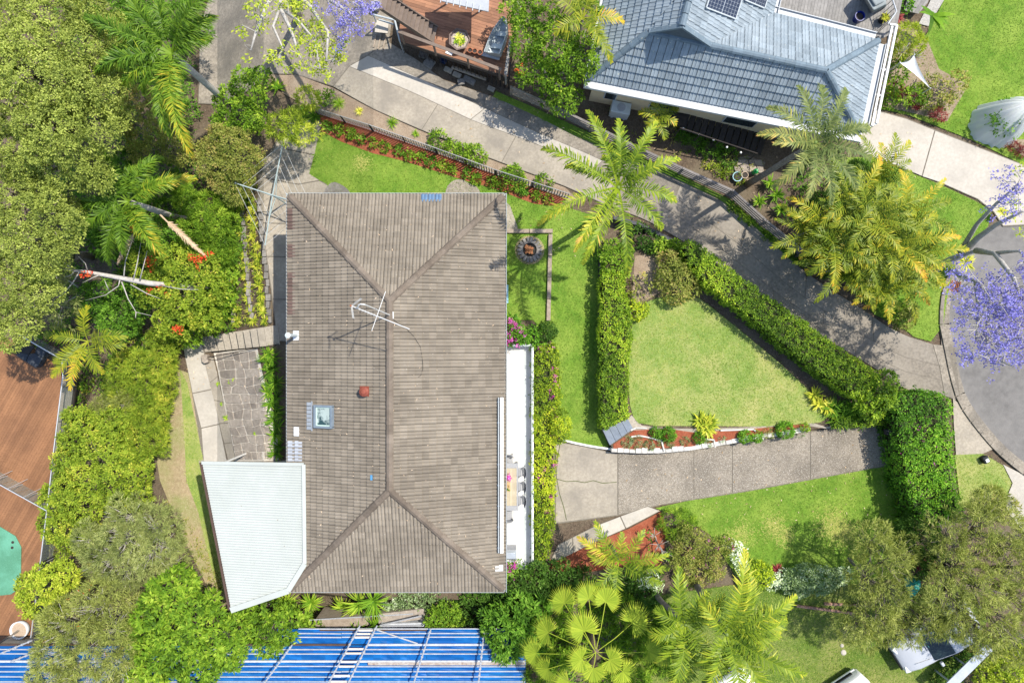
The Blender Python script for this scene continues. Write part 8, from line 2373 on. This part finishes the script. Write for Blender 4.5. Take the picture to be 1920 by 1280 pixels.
# netted bush
nb_ = empty('netted_bush', PG(1870, 245), 'white netting draped over a bush on the neighbour lawn', 'netting')
nc = P(1893, 222, .9)
V = []; F = []
nr, nth = 14, 64
rgn = random.Random(4)
fold = [rgn.uniform(-1, 1) for _ in range(nth)]
for i in range(nr):
    t = i / (nr - 1)
    for k in range(nth):
        a = 2 * math.pi * k / nth
        lump = .5 * math.sin(2 * a + 1.1) + .35 * math.sin(3 * a - .7) + .2 * math.sin(5 * a + 2)
        R = 1.25 * (t ** .75) * (1 + .07 * fold[k] * t + .13 * lump * t)
        z = 1.9 * (1 - t) ** .85 * (1 - .25 * t) + .42 * math.sin(math.pi * t) * (1 + .3 * lump) + .09 * fold[k] * math.sin(math.pi * t)
        V.append((nc.x + R * math.cos(a) + .25 * (1 - t), nc.y + R * math.sin(a) * .95 + .35 * (1 - t), max(.03, z)))
for i in range(nr - 1):
    for k in range(nth):
        k2 = (k + 1) % nth
        F.append((i * nth + k, i * nth + k2, (i + 1) * nth + k2, (i + 1) * nth + k))
netm = bpy.data.materials.new('white_net'); netm.use_nodes = True
nt = netm.node_tree; L_ = nt.links; b_s = nt.nodes['Principled BSDF']
b_s.inputs['Base Color'].default_value = (.82, .84, .84, 1); b_s.inputs['Roughness'].default_value = .9
tp_ = nt.nodes.new('ShaderNodeBsdfTransparent'); mx_ = nt.nodes.new('ShaderNodeMixShader'); mx_.inputs[0].default_value = .68
L_.new(tp_.outputs[0], mx_.inputs[1]); L_.new(b_s.outputs[0], mx_.inputs[2]); L_.new(mx_.outputs[0], nt.nodes['Material Output'].inputs['Surface'])
MB().add(V, F).build('netting', netm, nb_, smooth=True)
Vq, rv = foliage([(nc.x, nc.y, .7, .9, .9, .8)], 'medium', .6, 1.0, -.2, 5)
quads_obj('foliage', Vq, rv, LM['mid'], nb_)
MB().tube([PG(1870, 245), Vector((nc.x, nc.y, .9))], [.05, .03], 6).build('stem', M_BARK, nb_)
for (x, y, lab) in ((1895, 272, 'reddish plant at the foot of the netted bush'), (1915, 282, 'second reddish plant at the right image edge')):
    plant('red_plant', lab, 'plant', [(x, y, 9, .25), (x + 8, y + 3, 7, .2)], 'feather', 'redleaf', dens=1, size=.7, trunk=.02)
# small garden clutter behind the dark fence
potted(1383, 331, 0, .24, .2, mat('teal_glaze', (.10, .35, .45), (.07, .28, .38), 4, .3), 'blue round bowl behind the dark fence post', 'pot')
potted(1397, 328, 0, .17, .22, mat('peach_pot', (.62, .48, .36), (.55, .42, .3), 5, .8), 'peach coloured pot behind the dark fence', 'pot')
MB().lathe(PG(1413, 324), [(.10, 0), (.13, .2), (.12, .35), (.04, .45), (.04, .5)], 12).build('watering_can', mat('green_plastic', (.02, .35, .09), (.015, .28, .07), 4, .4), label='bright green plastic can beside the stone landing', cat='watering can')
# street things
lb = empty('letterbox', P(1667, 810, 0), 'black letterbox at the driveway entrance under the hedge', 'letterbox')
c = P(1668, 809, 1.0); c.z = 0.04
MB().obox(c + Vector((0, 0, .5)), (.08, .08, 1.0)).build('post', M_BLACK, lb)
MB().obox(c + Vector((-.05, 0, 1.05)), (.42, .26, .26)).build('box', M_BLACK, lb, bevel=.03)
dg = empty('garden_lamp', PG(1842, 860), 'small black cased utility box on the verge', 'utility box')
c = PG(1842, 860)
MB().obox(c + Vector((0, 0, .16)), (.3, .34, .3), Matrix.Rotation(.5, 3, 'Z')).build('case', M_BLACK, dg, bevel=.05)
MB().obox(c + Vector((.02, -.02, .325)), (.16, .16, .03), Matrix.Rotation(.5, 3, 'Z')).build('lid', M_WHITE, dg)
dg.name = 'utility_box'
# drain grate in the kerb
gm = empty('drain_grate', PG(1790, 530), 'rusty drain grate at the kerb beside the jacaranda', 'drain')
for i in range(7):
    a = PG(1783 + i * 3, 525 + i * .5, .02); b = PG(1778 + i * 3, 545 + i * .5, .02)
    MB().bar(a, b, .03, .03).build('bar', rust, gm)
# bottom right yard
for a, b, lab in (((1492, 1134), (1628, 1152), 'long reddish log lying on the back lawn'), ((1544, 1130), (1640, 1135), 'shorter reddish log lying above the long one')):
    MB().tube([PG(*a, .07), PG(*b, .07)], [.075, .06], 8).build('timber_log', mat('reddish_log', (.42, .26, .20), (.32, .18, .13), 6, .9), label=lab, cat='log')
for (x, y, r, lab) in ((1578, 1209, .1, 'upper small pale stone on the back lawn'), (1581, 1222, .15, 'lower larger pale stone on the back lawn')):
    MB().lathe(PG(x, y), [(r, 0), (r * .9, .05), (r * .5, .08), (.01, .085)], 9).build('flat_stone', M_CONC_L, label=lab, cat='stone')
tpz = empty('green_tarp', PG(1712, 1096), 'shiny teal green tarp bundle under the right trees', 'tarp')
c = P(1716, 1100, .3); c.z = 0.05
V = []; F = []
for i in range(7):
    t = i / 6
    for k in range(20):
        a = 6.283 * k / 20
        R = .44 * t * (1 + .18 * math.sin(3 * a + .5)) * (1 + .08 * rgn.uniform(-1, 1))
        V.append((c.x + R * math.cos(a) * .85, c.y + R * math.sin(a) * 1.1, c.z + .42 * (1 - t ** 2.2) + .04 * rgn.uniform(-1, 1) * t))
for i in range(6):
    for k in range(20): F.append((i * 20 + k, i * 20 + (k + 1) % 20, (i + 1) * 20 + (k + 1) % 20, (i + 1) * 20 + k))
MB().add(V, F).build('tarp_cover', mat('teal_tarp', (.03, .32, .27), (.02, .24, .2), 5, .3), tpz)
bb_ = empty('shed_roof', P(1820, 1245, 0), 'grey metal capped shed roof strip in the bottom right corner', 'roof')
a, b = P(1778, 1288, 1.3), P(1855, 1212, 1.3)
MB().bar(a, b, .44, .05).build('roof_capping', mat('zinc_capping', (.46, .50, .56), (.38, .42, .47), 3, .45, speck=(.6, .62, .6), sscale=8, sthr=.68), bb_)
for t in (.1, .5, .9):
    q = a.lerp(b, t); MB().tube([Vector((q.x, q.y, 0)), q], .05, 6).build('post', M_GUT, bb_)

# --- vehicles
def car(name, label, cx, cy, heading_px, paint, L=4.5, W=1.8, van=False):
    h = Vector((heading_px[0], -heading_px[1], 0)).normalized()
    c = PG(cx, cy)
    e = empty(name, c, label, 'car' if not van else 'van', None, math.atan2(h.y, h.x))
    def part(mb, nm, mm, parent=None, smooth=False, bevel=0):
        me = mb.mesh(nm, mm, smooth=smooth); o = bpy.data.objects.new(nm, me); COL.objects.link(o); o.parent = parent or e
        if bevel:
            md = o.modifiers.new('b', 'BEVEL'); md.width = bevel; md.segments = 3; md.limit_method = 'ANGLE'
        return o
    hw = W / 2
    def sec(x, w, z0, z1, r=.12):
        return [Vector((x, -w, z0)), Vector((x, -w, z1 - r)), Vector((x, -w + r, z1)), Vector((x, -w * .4, z1 + .025)), Vector((x, w * .4, z1 + .025)), Vector((x, w - r, z1)), Vector((x, w, z1 - r)), Vector((x, w, z0))]
    f = L / 2
    if van:
        st = [(-f, hw * .95, .35, 1.0), (-f + .1, hw, .3, 1.15), (f - 1.2, hw, .3, 1.2), (f - .45, hw * .97, .3, 1.1), (f - .05, hw * .86, .35, .95), (f, hw * .8, .4, .8)]
    else:
        st = [(-f, hw * .84, .45, .75), (-f + .12, hw * .95, .32, .95), (-f + .8, hw, .28, 1.0), (0, hw, .28, .98), (f - 1.35, hw, .28, .98), (f - .7, hw * .97, .3, .92), (f - .22, hw * .88, .34, .82), (f, hw * .72, .42, .68)]
    part(MB().loft([sec(*s) for s in st]), 'body', paint, smooth=True, bevel=.10)
    # greenhouse
    if van:
        g0, g1, x0, x1, x2, x3 = 1.16, 2.0, -f + .12, -f + .2, f - 1.75, f - .95
    else:
        g0, g1, x0, x1, x2, x3 = .98, 1.5, -f + .35, -f + .95, f - 2.35, f - 1.35
    b0 = hw * .93; b1 = hw * .74 if not van else hw * .88
    base = [Vector((x0, -b0, g0)), Vector((x3, -b0 * .96, g0)), Vector((x3, b0 * .96, g0)), Vector((x0, b0, g0))]
    top = [Vector((x1, -b1, g1)), Vector((x2, -b1, g1)), Vector((x2, b1, g1)), Vector((x1, b1, g1))]
    part(MB().loft([base, top]), 'cabin', paint, bevel=.12)
    def win(q, nm):
        cen = sum(q, Vector()) / 4
        n_ = (q[1] - q[0]).cross(q[3] - q[0]).normalized()
        mc = (sum(base, Vector()) + sum(top, Vector())) / 8
        if n_.dot(cen - mc) < 0: n_ = -n_
        part(MB().add([cen + (p_ - cen) * .88 + n_ * .012 for p_ in q], [(0, 1, 2, 3)]), nm, mat('car_glass', (.012, .016, .018), (.03, .05, .05), 3, .04, spec=.8))
    win([base[1], base[2], top[2], top[1]], 'windscreen')
    win([base[0], base[3], top[3], top[0]], 'rear_window')
    win([base[0], base[1], top[1], top[0]], 'side_window'); win([base[3], base[2], top[2], top[3]], 'side_window')
    blk = mat('tyre_rubber', (.02, .02, .02), None, 6, .9)
    for x in (-f + .85, f - .85):
        for s_ in (-1, 1):
            t_ = MB()
            ring = [[Vector((x + r * math.cos(a), s_ * (hw - d), .33 + r * math.sin(a))) for a in np.linspace(0, 6.283, 17)[:-1]] for d, r in ((.22, .30), (.20, .33), (.04, .33), (.02, .30), (.02, .2))]
            t_.loft(ring)
            w_ = part(t_, 'wheel', blk)
            part(MB().loft([[Vector((x + r * math.cos(a), s_ * (hw - d), .33 + r * math.sin(a))) for a in np.linspace(0, 6.283, 13)[:-1]] for d, r in ((.02, .19), (.0, .17), (.01, .05))]), 'rim', M_GUT, w_)
    for s_ in (-1, 1):
        part(MB().obox((x3 - .25, s_ * (hw + .10), g0 + .08), (.14, .2, .14)), 'mirror', paint, bevel=.03)
        part(MB().obox((f - .16, s_ * hw * .62, .72), (.26, .32, .14), Matrix.Rotation(s_ * -.3, 3, 'Z')), 'headlight', mat('headlight_glass', (.75, .77, .78), None, 4, .1), bevel=.03)
        part(MB().bar((f - .55, s_ * hw * .45, .965 if not van else 1.13), (x3 - .02, s_ * hw * .62, 1.012 if not van else 1.2), .03, .02), 'bonnet_crease', paint)
    part(MB().obox((f + .0, 0, .58), (.08, hw * 1.0, .16)), 'grille', M_BLACK)
    part(MB().obox((f - .02, 0, .42), (.14, hw * 1.5, .14)), 'bumper', M_BLACK if not van else paint, bevel=.04)
    part(MB().bar((x3 + .03, -hw * .6, g0 + .05), (x3 + .02, hw * .1, g0 + .06), .02, .02), 'wiper', M_BLACK)
    if not van:
        for k in range(2):
            part(MB().obox((x3 - .12, -.35 + .25 * k, g0 + .10), (.02, .1, .06)), 'sticker', mat('teal_sticker', (.25, .6, .55), None, 4, .5))
    if van:
        for s_ in (-1, 1):
            part(MB().bar((x1 + .1, s_ * b1 * .92, g1 + .06), (x2 - .1, s_ * b1 * .92, g1 + .06), .05, .04), 'roof_rail', M_GUT)
    return e
silver = mat('silver_paint', (.52, .54, .57), (.49, .51, .54), 3, .3, metal=.15, spec=.5)
whitep = mat('white_car_paint', (.76, .76, .74), (.72, .72, .70), 3, .3, spec=.5)
car('parked_car', 'silver grey car parked under the bottlebrush trees', 1738, 1183, (-.85, .53), silver, 4.2, 1.72)
car('parked_van', 'white van cut by the bottom edge right of the palms', 1622, 1338, (-.55, -.83), whitep, 4.8, 1.85, True)
car('parked_van', 'white vehicle corner under the palm at the bottom edge', 1402, 1330, (-.5, -.86), whitep, 4.8, 1.85, True)
# heart drawn on the front path
hp = [P(1043 + 5 * (16 * math.sin(t) ** 3) / 16, 1031 - 5 * (13 * math.cos(t) - 5 * math.cos(2 * t) - 2 * math.cos(3 * t) - math.cos(4 * t)) / 16, .052) for t in np.linspace(0, 2 * math.pi, 28)]
hm = MB()
for a, b in zip(hp[:-1], hp[1:]): hm.bar(a, b, .025, .004)
hm.build('heart_mark', M_DARKTIM, label='heart shape drawn in dark paint on the front path', cat='marking')
# fallen palm frond and litter on the driveway
rgd = np.random.default_rng(2)
nl_ = 380
xy = np.concatenate([rgd.uniform([-3, 4], [20, 13], (nl_, 2)), rgd.uniform([5, -9], [19, -4], (nl_ // 3, 2)), rgd.uniform([-17.5, -3], [-12, 6], (nl_ // 2, 2))])
b0 = np.c_[xy, Gn(xy[:, 0], xy[:, 1]) + .055]
d0 = unit(np.c_[rgd.normal(0, 1, (len(xy), 2)), np.zeros(len(xy))])
quads_obj('leaf_litter', leaves(b0, d0, np.tile([0, 0, 1.], (len(xy), 1)) + rgd.normal(0, .2, (len(xy), 3)), rgd.uniform(.05, .16, len(xy)), rgd.uniform(.02, .05, len(xy)), 0), rgd.uniform(0, 1, len(xy)), LM['deadfrond'], None, kind='stuff', label='scattered dry leaves on the paving and beds', cat='leaf litter')
V = []
for k in range(420):
    x, y = rgd.uniform(X0 + .2, X1 - .2), rgd.uniform(Y0 + .2, Y1 - .2)
    V.append((x, y, hroof(x, y) + .085))
b0 = np.array(V); d0 = unit(np.c_[rgd.normal(0, 1, (len(V), 2)), np.zeros(len(V))])
quads_obj('roof_litter', leaves(b0, d0, np.tile([0, 0, 1.], (len(V), 1)), rgd.uniform(.05, .15, len(V)), rgd.uniform(.02, .04, len(V)), 0), rgd.uniform(.5, 1, len(V)), LM['deadfrond'], None, kind='stuff', label='pale bits of leaf litter scattered on the brown roof', cat='leaf litter')
